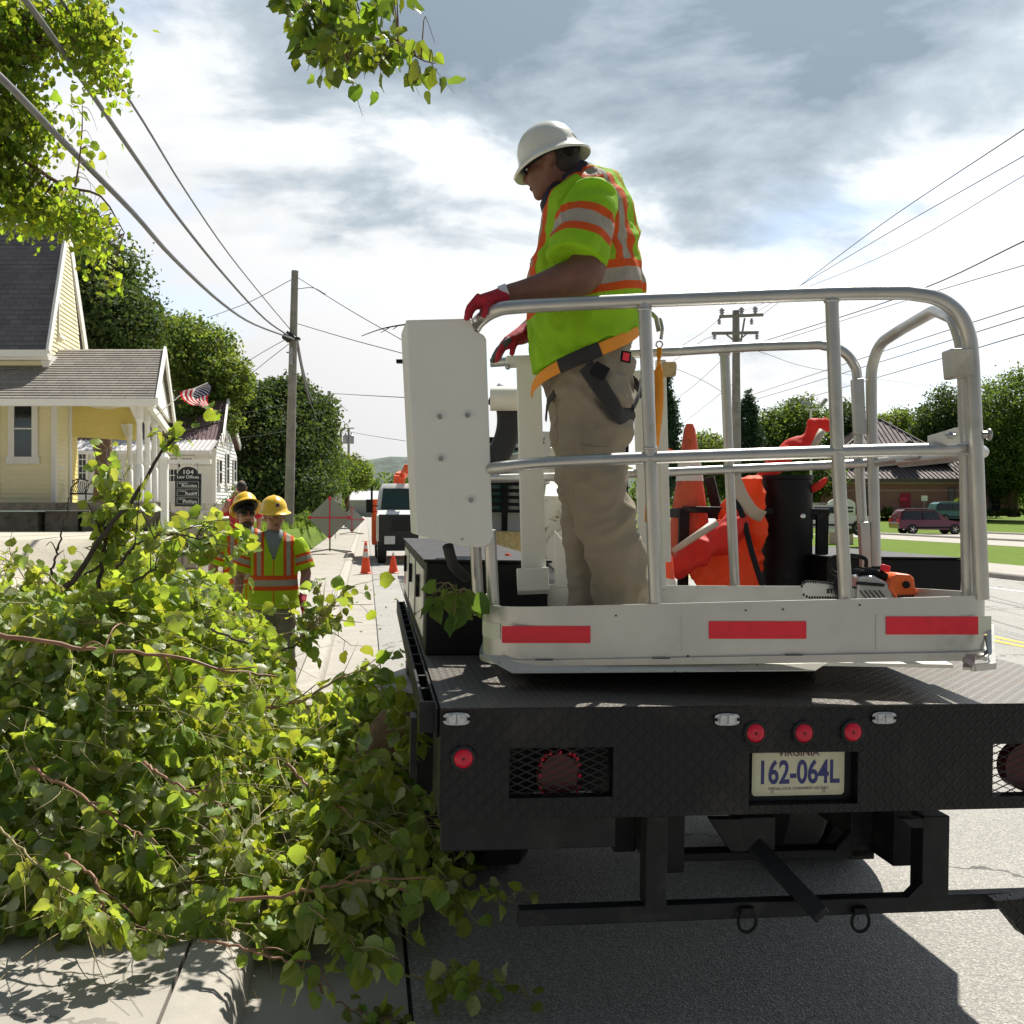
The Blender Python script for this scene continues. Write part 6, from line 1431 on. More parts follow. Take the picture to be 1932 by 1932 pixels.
def fingers(mb, base, dirs, lens, rad=.0095):
    for b, (d0, d1), l in zip(base, dirs, lens):
        b = Vector(b); d0 = Vector(d0).normalized(); d1 = Vector(d1).normalized(); p1 = b+d0*l*.45; p2 = p1+(d0+d1).normalized()*l*.3; p3 = p2+d1*l*.25
        mb.tube([b-d0*.03, b, p1, p2, p3, p3+d1*.004], [rad*1.05,rad*1.08,rad,rad*.92,rad*.8,rad*.4], 10)

# ---- the worker in the basket
def basket_man():
    D = 3.75; k = D/F; fwd = Vector((-.94,.34,0)); L = Vector((-.34,-.94,0))
    W = thing('person', (P(1150,1200,3.75).x, 3.75, 1.37), 'worker in white hard hat and lime vest standing in the silver basket', 'person')
    S = lambda u, v, a, b, d=D: (P(u,v,d), (a*k, b))
    # body: torso core, legs core, neck, head, both arms, one mesh
    body = MB()
    Mh = hmat(P(1037,307,3.72), (-.90,.22,-.36), (-.30,.04,.95))
    head_geo(body, Mh)
    body.tube([P(1052,320,3.73), P(1075,345,3.74), P(1095,385,3.75)], [(.062,.062),(.066,.066),(.085,.09)], 16)
    body.tube([S(1100,345,30,.10)[0], P(1108,420,D), P(1104,560,D), P(1108,700,D)], [(.05,.09),(.12,.15),(.17,.16),(.13,.15)], 18, ref=L)
    for c, q in ((0,(3.66,1120,1135,1165,1185)), (1,(3.86,1095,1092,1102,1110))):
        y, a_, b_, c_, d_ = q; body.tube([P(a_,700,y), P(b_,880,y), P(c_,1040,y), P(d_,1180,y)], [.085,.065,.055,.045], 14)
    sh = P(1118,385,3.60); el = P(1102,525,3.50); wr = P(955,556,3.50)
    body.tube(bez([sh, P(1114,455,3.54), el+Vector((-.0,0,.02)), P(1060,530,3.49), P(1005,546,3.49), wr, P(935,562,3.50)],24), [.066,.066,.066,.066,.066,.068,.068,.068,.070,.070,.068,.064,.060,.056,.052,.048,.045,.041,.038,.036,.033,.031,.030,.030,.030][:25], 18)
    sh2 = P(1098,400,3.93); el2 = P(1065,560,3.98); wr2 = P(992,628,3.90)
    body.tube(bez([sh2, el2, wr2, P(975,640,3.88)],12), [.06,.06,.058,.056,.055,.052,.048,.044,.038,.034,.03,.028,.028], 14)
    baked(body, 'body', MAT['skindark'], W, .0085, 5, .5)
    hr = MB(); hr.ell((0,-.022,.032), (.0815,.100,.095), M=Mh, nu=24, nv=14); hr.ell((0,-.050,-.015), (.070,.062,.058), M=Mh); hr.build('hair', MAT['hair'], W, smooth=True)
    face_bits(W, Mh, lens=True)
    b = MB(); b.tube([Mh @ Vector(q) for q in ((-.082,-.02,.006),(-.08,.05,.008))], .003, 6); b.build('temple', MAT['black'], W)
    # collar of the dark tee
    c = ringtube([(P(1060,348,3.74),(.068,.070)),(P(1082,338,3.74),(.074,.078)),(P(1100,350,3.75),(.085,.095)),(P(1110,372,3.75),(.09,.12))], None, 24); c.build('collar', MAT['navy'], W, smooth=True)
    c = ringtube([(P(1060,420,3.73),(.06,.09)),(P(1052,390,3.73),(.062,.085)),(P(1062,362,3.735),(.06,.075))], L, 20); c.build('tee', MAT['navy'], W, smooth=True)
    # vest
    T = [S(1100,326,14,.05), S(1104,334,34,.11), S(1112,350,58,.165), S(1116,375,72,.195), S(1114,410,84,.205), S(1110,455,96,.205), S(1107,505,104,.205), S(1107,550,110,.212), S(1104,600,108,.218), S(1102,650,104,.215), S(1098,712,94,.20)]
    v = ringtube(T, L, 32); zc = 2.645
    vest = baked(v, 'vest', vestmat('hivis_main', (P(1108,0,D).x, D), (L.x, L.y), zc, .22), W, .011, 3, .5, [(.012,5,5,7,False),(.018,6,6,4.5,True),(.008,13,13,9,True),(.003,26,26,26,False)])
    ax, bx_ = P(1005,0,D).x, P(1203,0,D).x; za, zb = P(0,706,3.6).z, P(0,612,3.6).z
    for w_ in vest.data.vertices:
        x, y, z = w_.co; t = (x-ax)/(bx_-ax); h = za+(zb-za)*max(-.1,min(1.1,t))+.012*math.sin(x*38+y*20)
        if z < h: w_.co.z = h-(h-z)*.05; 
    vest.data.update()
    # sleeve
    s0 = P(1122,352,3.62); s1 = P(1086,492,3.50); A = (s1-s0).normalized(); ln = (s1-s0).length
    sl = ringtube([(s0+Vector((-.01,.05,.0)),(.05,.06)),(s0.lerp(s1,.18),(.092,.085)),(s0.lerp(s1,.45),(.104,.09)),(s0.lerp(s1,.72),(.105,.092)),(s0.lerp(s1,.97),(.107,.096)),(s0.lerp(s1,1.01),(.108,.097))], L, 28)
    baked(sl, 'sleeve', vestmat('hivis_sleeve', (0,0), (1,0), 0, sleeve=(s0,A,ln*.63), hz=(.060,.027)), W, .0075, 1, .5, [(.010,6,6,9,True),(.005,20,20,20,False)])
    sl = ringtube([(P(1098,380,3.90),(.06,.06)),(P(1088,430,3.97),(.09,.08)),(P(1075,500,4.0),(.10,.09))], L, 20)
    baked(sl, 'sleeve', MAT['hivis_sleeve'], W, .012, 2)
    # trousers
    p = MB(); p.tube([P(1108,615,D),P(1107,650,D),P(1108,700,D),P(1112,745,D),P(1114,770,D)], [(70*k,.16),(84*k,.185),(88*k,.195),(78*k,.18),(50*k,.12)], 28, ref=L)
    p.tube([P(1124,715,3.68),P(1122,780,3.66),P(1119,850,3.65),(P(1130,920,3.64)),P(1141,985,3.64),P(1158,1050,3.64),P(1172,1110,3.65),P(1178,1165,3.66),P(1180,1196,3.66)], [(66*k,.10),(72*k,.115),(65*k,.11),(59*k,.105),(56*k,.10),(54*k,.095),(51*k,.09),(50*k,.088),(46*k,.085)], 26, ref=L)
    p.tube([P(1092,715,3.85),P(1090,790,3.86),P(1092,870,3.87),P(1102,950,3.87),P(1104,1020,3.87),P(1106,1090,3.87),P(1110,1140,3.87),P(1112,1180,3.87)], [(58*k,.10),(56*k,.11),(46*k,.105),(44*k,.10),(40*k,.095),(36*k,.09),(34*k,.085),(36*k,.085)], 24, ref=L)
    baked(p, 'trousers', MAT['khaki'], W, .0095, 3, .5, [(.020,2.6,2.6,6,True),(.011,5,5,14,True),(.004,15,15,26,True)])
    # cargo pocket and belt label
    for pts_ in ([P(1128,740,3.520),P(1146,752,3.522),P(1156,775,3.535)], [P(1098,838,3.530),P(1125,843,3.524),P(1152,842,3.532)]): q = MB(); q.tube(bez(pts_,10), .0022, 6); q.build('pocket_seam', MAT['khakidark'], W)
    q = MB(); q.prism([P(1105,838,3.520),P(1150,842,3.522),P(1148,862,3.520),P(1106,858,3.518)], (0,-.004,0)); 
    lb = MB(); lb.prism([P(1172,661,3.56),P(1191,664,3.575),P(1189,686,3.575),P(1170,682,3.56)], (0,-.004,0)); lbl = lb.build('pocket_label', MAT['black'], W); lb = MB(); lb.prism([P(1176,665,3.552),P(1188,667,3.567),P(1186,682,3.567),P(1174,679,3.552)], (0,-.003,0)); lb.build('label_patch', MAT['tape'], lbl)
    bt = MB(); bt.tube([P(1140,1190,3.84)-Vector((.02,0,0)),P(1100,1160,3.86),P(1075,1165,3.87),P(1045,1172,3.87),P(1030,1176,3.87)], [(.05,.05),(.052,.05),(.048,.05),(.04,.045),(.02,.03)], 16); bt.build('boot', MAT['boot'], W, smooth=True)
    bt = MB(); bt.tube([P(1210,1200,3.66),P(1180,1196,3.64),P(1150,1204,3.62),P(1115,1208,3.60)], [(.05,.05),(.055,.05),(.05,.045),(.025,.03)], 16); bt.build('boot', MAT['boot'], W, smooth=True)
    # gloves
    def glove(wr_, kn, side, down, r0=.034, spread=.021, lens=(.062,.072,.068,.055), curl=(-.15,0,-1), th=True, mt='gloverd'):
        g = MB(); dv = (kn-wr_).normalized(); side = Vector(side).normalized(); nrm = dv.cross(side)
        g.tube([wr_-dv*.015, wr_+dv*.01, wr_.lerp(kn,.45), wr_.lerp(kn,.8), kn+dv*.008], [(.040,.033),(.036,.032),(.046,.028),(.048,.024),(.040,.016)], 18, ref=nrm)
        bs = [kn+side*(i-1.5)*spread for i in range(4)]; fingers(g, bs, [(dv*.7+Vector(down)*.6, Vector(curl)) for _ in bs], lens, .0105)
        if th: b0 = wr_.lerp(kn,.35)+side*-.03+Vector(down)*.012; fingers(g, [b0], [(dv*.6+Vector(down)*.6-side*.3, dv*.2+Vector(down))], [.07], .0125)
        return g
    g = glove(P(948,560,3.50), P(897,572,3.47), (0.1,1,0), (0,0,-1), lens=(.060,.068,.064,.052)); baked(g, 'glove', MAT['gloverd'], W, .0045, 3, .5, [(.0015,30,30,30,False)])
    g = MB(); g.tube([P(938,578,3.47),P(915,590,3.46),P(905,590,3.46)], [(.02,.012),(.026,.012),(.015,.01)], 12); g.build('palm_coating', MAT['glovegrey'], W, smooth=True)
    g = glove(P(990,628,3.86), P(952,650,3.80), (.1,1,.1), (0,0,-1), lens=(.065,.075,.07,.06), curl=(-.35,0,-1)); baked(g, 'glove', MAT['gloverd'], W, .005, 3, .5)
    g = MB(); fingers(g, [P(952,652,3.80)+Vector((.0,(i-1.5)*.021,0)) for i in range(4)], [(Vector((-.8,0,-.75)), Vector((-.35,0,-1)))]*4, (.068,.078,.073,.063), .0118); g.build('finger_coating', MAT['glovegrey'], W, smooth=True)
    # watch
    wv = (P(957,555,3.5)-P(940,561,3.5)).normalized(); wq = MB(); wq.tube([P(952,556,3.5)-wv*.014, P(952,556,3.5)+wv*.014], [(.0345,.0345),(.0355,.0355)], 24); wo = wq.build('watch_band', MAT['palemetal'], W, smooth=True, autos=40)
    dd = MB(); q0 = P(952,556,3.5)
    for i in range(3):
        for j in range(9):
            an = -2.2+j*.28; a1 = Vector((0,math.cos(an),math.sin(an))); dd.ell(q0+wv*(i-1)*.008+Vector((a1.x,a1.y,a1.z))*.0355, (.0022,.0022,.0022), nu=6, nv=4)
    dd.build('band_hole', MAT['dark'], wo)
    # hard hat
    Mt = hmat(P(1038,300,3.72), (-.93,.20,-.34), (-.33,.06,.94)); hardhat(W, Mt, 'hatwhite', True, .100, .116)
    rk = MB(); rk.lathe([(.001,0),(.017,0),(.020,-.012),(.016,-.02),(.001,-.02)], Matrix.Translation(P(1075,281,3.63)) @ Matrix.Rotation(R(90),4,'X'), 20); rk.build('ratchet_knob', MAT['rackblack'], W, smooth=True, autos=40)
    # harness
    def strap(pts, m_, hw=.022, th=.004, nm='harness_strap'): q = MB(); q.tube(bez(pts,20), [(th,hw)]*len(bez(pts,20)), 8, ref=(0,0,1)); return q.build(nm, MAT[m_], W)
    cx = 1106
    def hp(th, v, hw=103, dep=.222): return P(cx+hw*math.cos(th), v, D-dep*math.sin(th))
    full = [hp(math.pi*(1.0-i/12), 742-130*i/12-8*math.sin(math.pi*i/12)) for i in range(13)]
    strap(full[:5], 'orangeweb'); strap(full[4:8], 'blackweb', .026, .005); strap(full[7:], 'orangeweb'); 
    strap([hp(math.pi*(1.0+i/8), 742-130*(1-i/8)) for i in range(9)], 'blackweb')
    # thigh strap, black, wraps the near thigh
    strap([P(1105,690,3.53), P(1128,722,3.515), P(1150,755,3.525), P(1172,786,3.55), P(1194,780,3.62)], 'blackweb', .030, .005)
    strap([P(1194,770,3.60), P(1205,745,3.66), P(1208,720,3.75)], 'blackweb', .014, .004); strap([P(1168,808,3.56), P(1182,798,3.58), P(1196,778,3.63)], 'blackweb', .022, .004)
    strap([P(1046,742,3.62), P(1034,760,3.68), P(1030,790,3.76)], 'blackweb', .016, .004)
    bk = MB(); q = P(1132,700,3.505); bk.cbox(q, (.055,.010,.05), (0,.5,0)); bk.build('buckle', MAT['black'], W, bevel=.004)
    ln = MB(); ln.tube([P(1224,585,3.8),P(1238,600,3.82),P(1243,625,3.82)], [(.012,.006)]*3, 8); ln.tube([P(1246,600,3.80),P(1250,620,3.80),P(1247,640,3.80)], .006, 8)
    pts = [P(1244,650,3.80)+Vector((.012*math.cos(a),0,.012*math.sin(a))) for a in [i/16*6.283 for i in range(17)]]; ln.tube(pts, .003, 6); ln.build('lanyard_hook', MAT['steel'], W, smooth=True)
    strap([P(1244,656,3.80),P(1243,700,3.80),P(1244,745,3.81),P(1242,800,3.82),P(1236,860,3.83),P(1226,930,3.84),P(1224,985,3.85)], 'orangeweb', .006, .016, 'lanyard')
basket_man()

# ---- workers at ground level
def worker(u, d, yaw, label, hatkw, seed=0, skin='skin', lens=False, beard=None, shirt='greytee', z0=.15, hunch=0, ht=1.80, headyaw=0, cap=False, capm='hatyellow', armr=None, gl=True, tilt=0, lime=(.62,.88,.02), simple=False, trousers='khakidark', vest=True):
    bx = P(u,0,d).x; W = thing('person', (bx,d,z0), label, 'person')
    s = ht/1.80; Mw = Matrix.Translation((bx,d,z0)) @ Matrix.Rotation(yaw,4,'Z') @ Matrix.Scale(s,4) @ Matrix.Rotation(math.pi,4,'Z')   # local: +y forward = towards the camera at yaw 0
    T = lambda x, y, z: Mw @ Vector((x,y,z)); L = (Mw.to_3x3() @ Vector((1,0,0))).normalized()
    def rt(pts, seg=20): return ringtube([(T(*p[:3]), (p[4]*s, p[3]*s)) for p in pts], L, seg)
    body = MB()
    R3 = Matrix.Rotation(headyaw,4,'Z') @ Matrix.Rotation(tilt,4,'X')
    Mh = Mw @ Matrix.Translation((0,.02,1.63)) @ R3
    head_geo(body, Mh); body.tube([T(0,0,1.40),T(0,.0,1.50),T(0,.01,1.58)], [.075*s,.062*s,.058*s], 14)
    body.tube([T(0,0,1.48),T(0,0,1.35),T(0,0,1.1),T(0,0,.88)], [(.06*s,.10*s),(.09*s,.16*s),(.09*s,.14*s),(.09*s,.14*s)], 16, ref=L)
    hands = []
    for sd in (-1,1):
        if armr and sd in armr: el, wr, hd = armr[sd]
        else: el, wr, hd = (sd*.285,-.02,1.14), (sd*.275,.06,.90), (sd*.27,.075,.86)
        body.tube([T(sd*.19,0,1.41),T(sd*.235,0,1.32),T(*el),T(*[(a*.6+b*.4) for a, b in zip(el, wr)]),T(*wr),T(*hd)], [.055*s,.052*s,.045*s,.043*s,.030*s,.030*s], 12)
        body.tube([T(sd*.09,0,.9),T(sd*.10,.01,.5),T(sd*.11,-.02,.1)], [.075*s,.055*s,.045*s], 12); hands.append((sd, wr, hd))
        if not gl or sd == (1 if gl == 1 else 0):
            a = T(*wr); b = T(*hd); dv = (b-a).normalized() if (b-a).length > 1e-4 else Vector((0,0,-1)); body.tube([a,b,b+dv*.05*s],[ (.026*s,.018*s),(.04*s,.016*s),(.04*s,.013*s)],12, ref=L)
            fingers(body, [b+dv*.05*s+ (Mw.to_3x3() @ Vector((0,1,0))).normalized()*(i-1.5)*.019*s for i in range(4)], [(dv,dv+Vector((0,.0,-.3)))]*4, [.06*s,.07*s,.068*s,.055*s], .0095*s)
            fingers(body, [b+(Mw.to_3x3() @ Vector((0,1,0))).normalized()*.03*s], [(dv+(Mw.to_3x3() @ Vector((0,1,0))).normalized()*.6, dv)], [.06*s], .011*s)
    baked(body, 'body', MAT[skin], W, .0085, 3)
    hr_ = MB(); hr_.ell((0,-.024,.03), (.081,.097,.09), M=Mh); hr_.ell((0,-.045,-.015), (.072,.06,.05), M=Mh); hr_.build('hair', MAT['hair'], W, smooth=True)
    face_bits(W, Mh, lens, beard)
    c = rt([(0,.0,1.52,.062,.062),(0,0,1.49,.085,.08),(0,.01,1.42,.16,.10),(0,.015,1.2,.165,.12)]); c.build('tee', MAT[shirt], W, smooth=True)
    if vest:
        zc = T(0,0,1.07).z
        v = rt([(0,-.01,1.50,.10,.055),(0,-.005,1.47,.16,.085),(0,0,1.42,.205,.115),(0,0,1.32,.215,.135),(0,0,1.15,.205,.140),(0,0,1.0,.205,.142),(0,0,.85,.215,.145)], 28)
        vo_ = baked(v, 'vest', vestmat('hivis_%d' % seed, (bx,d), (L.x,L.y), zc, 0, hz=(.064*s,.026*s), vx=(.080,.168,.105,.140), lime=lime), W, .012, 2, .5, [(.008,5,5,8,True),(.004,18,18,18,False)])
        # open neck: pull the chest vertices under the V behind the tee
        f3 = (Mw.to_3x3() @ Vector((0,1,0))).normalized(); iv = Mw.inverted()
        for w_ in vo_.data.vertices:
            q = iv @ w_.co
            if q.y > .02 and q.z > 1.26 and abs(q.x) < (q.z-1.26)*.34: w_.co -= f3*.075*s
        vo_.data.update()
        for sd in (-1,1):
            el = (armr[sd][0] if armr and sd in armr else (sd*.285,-.02,1.14)); s0 = T(sd*.185,0,1.44); s1 = T(*[(a*.85+b*.15) for a, b in zip(el, (sd*.2,0,1.4))]); A = (s1-s0).normalized(); ln = (s1-s0).length
            q = ringtube([(s0,(.05*s,.06*s)),(s0.lerp(s1,.25),(.078*s,.08*s)),(s0.lerp(s1,.6),(.084*s,.086*s)),(s1,(.090*s,.092*s))], L, 20); baked(q, 'sleeve', vestmat('hivis_%d_%d' % (seed, sd), (0,0), (1,0), 0, sleeve=(s0,A,ln*.66), hz=(.045*s,.022*s), lime=lime), W, .011, 2, .5, [(.006,8,8,8,True)])
    else:
        v = rt([(0,-.01,1.50,.09,.055),(0,0,1.42,.20,.11),(0,0,1.25,.205,.13),(0,0,1.0,.19,.13),(0,0,.90,.19,.13)], 24); baked(v, 'shirt', MAT['shirtred'], W, .014, 2, .5, [(.008,8,8,8,True)])
        for sd in (-1,1):
            el = (armr[sd][0] if armr and sd in armr else (sd*.285,-.02,1.14)); q = ringtube([(T(sd*.18,0,1.43),(.05,.05)),(T(*el),(.065,.065))], L, 14); baked(q, 'sleeve', MAT['shirtred'], W, .014, 1)
    p = MB(); p.tube([T(0,0,1.0),T(0,0,.9),T(0,0,.80)], [(.12*s,.17*s),(.125*s,.175*s),(.08*s,.12*s)], 20, ref=L)
    for sd in (-1,1): p.tube([T(sd*.09,0,.90),T(sd*.10,.01,.5),T(sd*.115,-.01,.06)], [(.10*s,.095*s),(.078*s,.078*s),(.068*s,.07*s)], 16, ref=L)
    baked(p, 'trousers', MAT[trousers], W, .013, 2, .5, [(.012,6,6,12,True)])
    for sd in (-1,1): b = MB(); b.tube([T(sd*.115,-.07,.06),T(sd*.115,.0,.07),T(sd*.12,.10,.05),T(sd*.12,.17,.03)], [.05*s,.055*s,.045*s,.025*s], 12); b.build('boot', MAT['boot'], W, smooth=True)
    if gl:
        for sd, wr, hd in hands:
            if gl == 1 and sd == 1: continue
            a = T(*wr); b = T(*hd); dv = (b-a).normalized() if (b-a).length > 1e-4 else Vector((0,0,-1)); fy = (Mw.to_3x3() @ Vector((0,1,0))).normalized(); g = MB(); g.tube([a-dv*.03*s,a,b,b+dv*.05*s], [(.04*s,.038*s),(.038*s,.032*s),(.05*s,.026*s),(.046*s,.018*s)], 14, ref=L)
            fingers(g, [b+dv*.05*s+fy*(i-1.5)*.021*s for i in range(4)], [(dv,dv+fy*.2)]*4, [.06*s,.07*s,.068*s,.055*s], .012*s); fingers(g, [b+fy*.035*s], [(dv+fy*.6, dv)], [.055*s], .013*s); baked(g, 'glove', MAT['gloverd'], W, .006, 2)
    if hatkw is not None:
        dz, pit, full = hatkw; hardhat(W, Mh @ Matrix.Translation((0,-.005,dz)) @ Matrix.Rotation(pit,4,'X'), capm, full, .112, .138, badge=not cap)
        if cap: c = MB(); c.ell((0,0,.045), (.086,.104,.075), M=Mh); c.prism([Mh @ Vector(q) for q in ((-.07,.07,.045),(.07,.07,.045),(.055,.15,.03),(.02,.175,.025),(-.02,.175,.025),(-.055,.15,.03))], Mh.to_3x3() @ Vector((0,0,.006))); c.build('cap', MAT['black'], W, smooth=True, autos=50)
    return W
worker(517, 8.8, R(12), 'worker in badged yellow hard hat with lime vest over a grey tee', (.052,R(-3),False), 1, headyaw=R(14), armr={1:((.29,-.03,1.13),(.30,.05,.90),(.30,.06,.86)), -1:((-.27,.02,1.14),(-.24,.16,.94),(-.24,.19,.90))}, gl=1)
worker(463, 9.5, R(18), 'bearded worker in sunglasses and black cap under a tipped back yellow hard hat', (.070,R(28),True), 2, lens=True, beard='beard', headyaw=R(12), cap=True, tilt=R(4), ht=1.82, gl=0)
worker(456, 15.5, R(-160), 'person in red top and dark hair standing far behind the two yellow hats', None, 3, vest=False, shirt='shirtred', trousers='jeans', z0=.66, ht=1.66, gl=0, armr={-1:((-.26,.12,1.2),(-.12,.28,1.45),(-.10,.3,1.5))})
# flag on the porch
FG = thing('flag', P(328,772,26.5), 'American flag with stars and stripes flying from the porch gable', 'flag')
def flag():
    Q = lambda a, b: None
    d = 26.0; mp = MB(); mp.tube([P(293,785,26.6), P(346,741,26.0), P(392,722,25.6)], .014, 8); mp.build('flag_pole', MAT['whitewood'], FG)
    # corners in picture: hoist along the pole (342,742)-(392,722), fly hangs to (403,782)
    A, B, C_, D_ = P(391,722,25.7), P(343,742,26.0), P(378,756,26.1), P(403,782,25.6)
    A = P(390,721,25.7); B = P(342,743,26.0); Cc = P(376,765,26.1); Dd = P(404,783,25.6)
    def pt(u, v):  # u along hoist A->B, v along fly
        p = A.lerp(B,u).lerp(Dd.lerp(Cc,u), v); return p+Vector((.05*math.sin(v*9+u*3), .12*math.sin(v*8+u*4), .05*math.sin(v*7+2*u)-.10*math.sin(math.pi*v)*u))
    N = 20
    for i in range(13):
        mb = MB(); u0, u1 = i/13, (i+1)/13
        v0 = .40 if i < 7 else 0
        vs = [pt(u0 if k == 0 else u1, v0+(1-v0)*j/N) for j in range(N+1) for k in (0,1)]
        mb.add(vs, [(2*j,2*j+1,2*j+3,2*j+2) for j in range(N)]); mb.build('stripe', MAT['flagred' if i % 2 == 0 else 'flagwhite'], FG, smooth=True)
    mb = MB(); n = 8; vs = [pt(7/13*a/n, .4*b/n) for b in range(n+1) for a in range(n+1)]; mb.add(vs, [(b*(n+1)+a, b*(n+1)+a+1, (b+1)*(n+1)+a+1, (b+1)*(n+1)+a) for b in range(n) for a in range(n)]); cn = mb.build('canton', MAT['flagblue'], FG, smooth=True)
    mb = MB()
    for r_ in range(9):
        for c_ in range(6 if r_ % 2 == 0 else 5):
            p = pt(7/13*(r_+1)/10, .4*((c_+.5 if r_ % 2 == 0 else c_+1)/6))-Vector((0,.012,0)); st_ = []
            for q in range(10): a = q*math.pi/5+math.pi/2; rr = .026 if q % 2 == 0 else .011; st_.append(p+Vector((rr*math.cos(a),0,rr*math.sin(a))))
            mb.prism(st_, (0,-.002,0))
    mb.build('star', MAT['flagwhite'], cn)
flag()
# ================================================================ FOLIAGE IN THE FOREGROUND
PROF = [(0,.02),(.03,.20),(.09,.36),(.20,.475),(.36,.51),(.52,.445),(.68,.32),(.82,.18),(.93,.07),(1.0,.0)]
def leaves(name, pos, nrm, axis, size, material, parent=None, seed=0, droop=1.0):
    """full leaf blades: toothed heart outline folded along the midrib and curled"""
    r = np.random.default_rng(seed); n = len(pos); pos = np.asarray(pos, float); nrm = np.asarray(nrm, float); ax = np.asarray(axis, float)
    ax /= np.linalg.norm(ax, axis=1, keepdims=True)+1e-9
    nrm = nrm-ax*np.sum(nrm*ax, 1, keepdims=True); nrm /= np.linalg.norm(nrm, axis=1, keepdims=True)+1e-9; sd = np.cross(ax, nrm); size = np.asarray(size, float)
    rows = []; fold = r.uniform(-.1,.55,n); curl = r.uniform(-.5,1.1,n)*droop; tw = r.uniform(-.5,.5,n); asym = r.uniform(.85,1.15,n); wid = r.uniform(.8,1.12,n)
    for i, (t, w_) in enumerate(PROF):
        jag = r.uniform(.91,1.08,n) if 1 < i < 8 else np.ones(n)
        for s_ in (-1, -.5, 0, .5, 1):
            x = w_*s_*wid*jag*(asym if s_ > 0 else 1); a = curl*t
            y = t*(1-.12*a*a) - (.10*abs(s_) if i in (1,2) else 0); z = -curl*.5*t*t + fold*np.abs(x)*(1+.2*s_) + tw*x*t*.9 + .04*np.sin(t*14+s_*3+fold*9)*abs(s_)
            rows.append(pos+size[:,None]*(sd*x[:,None]+ax*np.broadcast_to(y,(n,))[:,None]+nrm*z[:,None]))
    V = np.stack(rows, 1).reshape(-1,3); m = len(PROF); fs = []
    for i in range(m-1):
        for k in range(4): fs.append((i*5+k, i*5+k+1, (i+1)*5+k+1, (i+1)*5+k))
    fs = np.array(fs); Fq = (np.arange(n)[:,None,None]*(m*5)+fs[None]).reshape(-1,4)
    o = np_mesh(name, V, Fq, MAT[material], parent, smooth=True)
    tuv = np.array([(.5+w_*s_*.96, t) for (t, w_) in PROF for s_ in (-1,-.5,0,.5,1)], np.float32)
    if len(o.data.loops) == Fq.size:
        li = np.zeros(Fq.size, np.int32); o.data.loops.foreach_get('vertex_index', li)
        o.data.uv_layers.new(name='blade').data.foreach_set('uv', tuv[li % len(tuv)].ravel())
    return o
ZX = [-4.6,-3.4,-2.75,-2.5,-2.2,-1.95,-1.72,-1.45,-1.31,-1.12,-.95,-.82,-.70,-.60,-.50,-.38,-.2]
ZH = [1.25,1.42,1.44,1.50,1.62,1.62,1.52,1.22,.88,.80,.95,.98,.86,.66,.46,.26,.0]
def pile_h(x, y):
    xs = x+.1423*(y-5.2)*.8
    zs = np.interp(xs, ZX, ZH)
    t = np.clip((y-(4.0+np.clip(xs+1.0,0,1)*.55))/1.9, 0, 1); g = np.sin(t*math.pi/2)**.72
    zs = np.maximum(0, 1.85-(1.85-zs)*np.maximum(y,5.2)/5.2-.26)
    b = 1-np.clip((y-6.9)/1.2,0,1)**2
    bump = .06*np.sin(x*3.1+y*1.7)+.05*np.sin(x*7.3-y*4.1)+.04*np.sin(x*11+y*9)-.03
    return np.maximum(0, zs*g*b+bump*g)
def brush():
    r = np.random.default_rng(77); N = 150000
    x = r.uniform(-4.7,-.1,N); y = r.uniform(3.9,8.0,N); h = pile_h(x, y)
    hx = (pile_h(x+.03,y)-h)/.03; hy = (pile_h(x,y+.03)-h)/.03; area = np.sqrt(1+hx*hx+hy*hy)
    keep = r.random(N) < np.clip(area/5,0,1)*.82
    keep &= h > .03; x, y, h, hx, hy = [a[keep] for a in (x,y,h,hx,hy)]
    vis = (x/y > -.62); x, y, h, hx, hy = [a[vis] for a in (x,y,h,hx,hy)]
    n = len(x); dep = r.exponential(.16, n); 
    nv = np.stack([-hx,-hy,np.ones(n)],1); nv /= np.linalg.norm(nv,axis=1,keepdims=True)
    p = np.stack([x,y,.15+h],1)-nv*(np.minimum(dep,.5)-.05)[:,None]; p[:,2] = np.maximum(p[:,2], .03)
    nn = nv*.5+r.normal(size=(n,3))*.95+np.array([.1,0,.25]); ax = r.normal(size=(n,3))*.8+np.array([.25,-.45,-.55])
    sz = .035+.072*r.random(n)**1.3; 
    # occasional clumps of larger leaves
    o = leaves('brush_leaves', p, nn, ax, sz, 'leaf_near', seed=5)
    return tag(o, 'heap of cut leafy branches covering the pavement, kerb and gutter', 'leaf heap', kind='stuff')
brush()
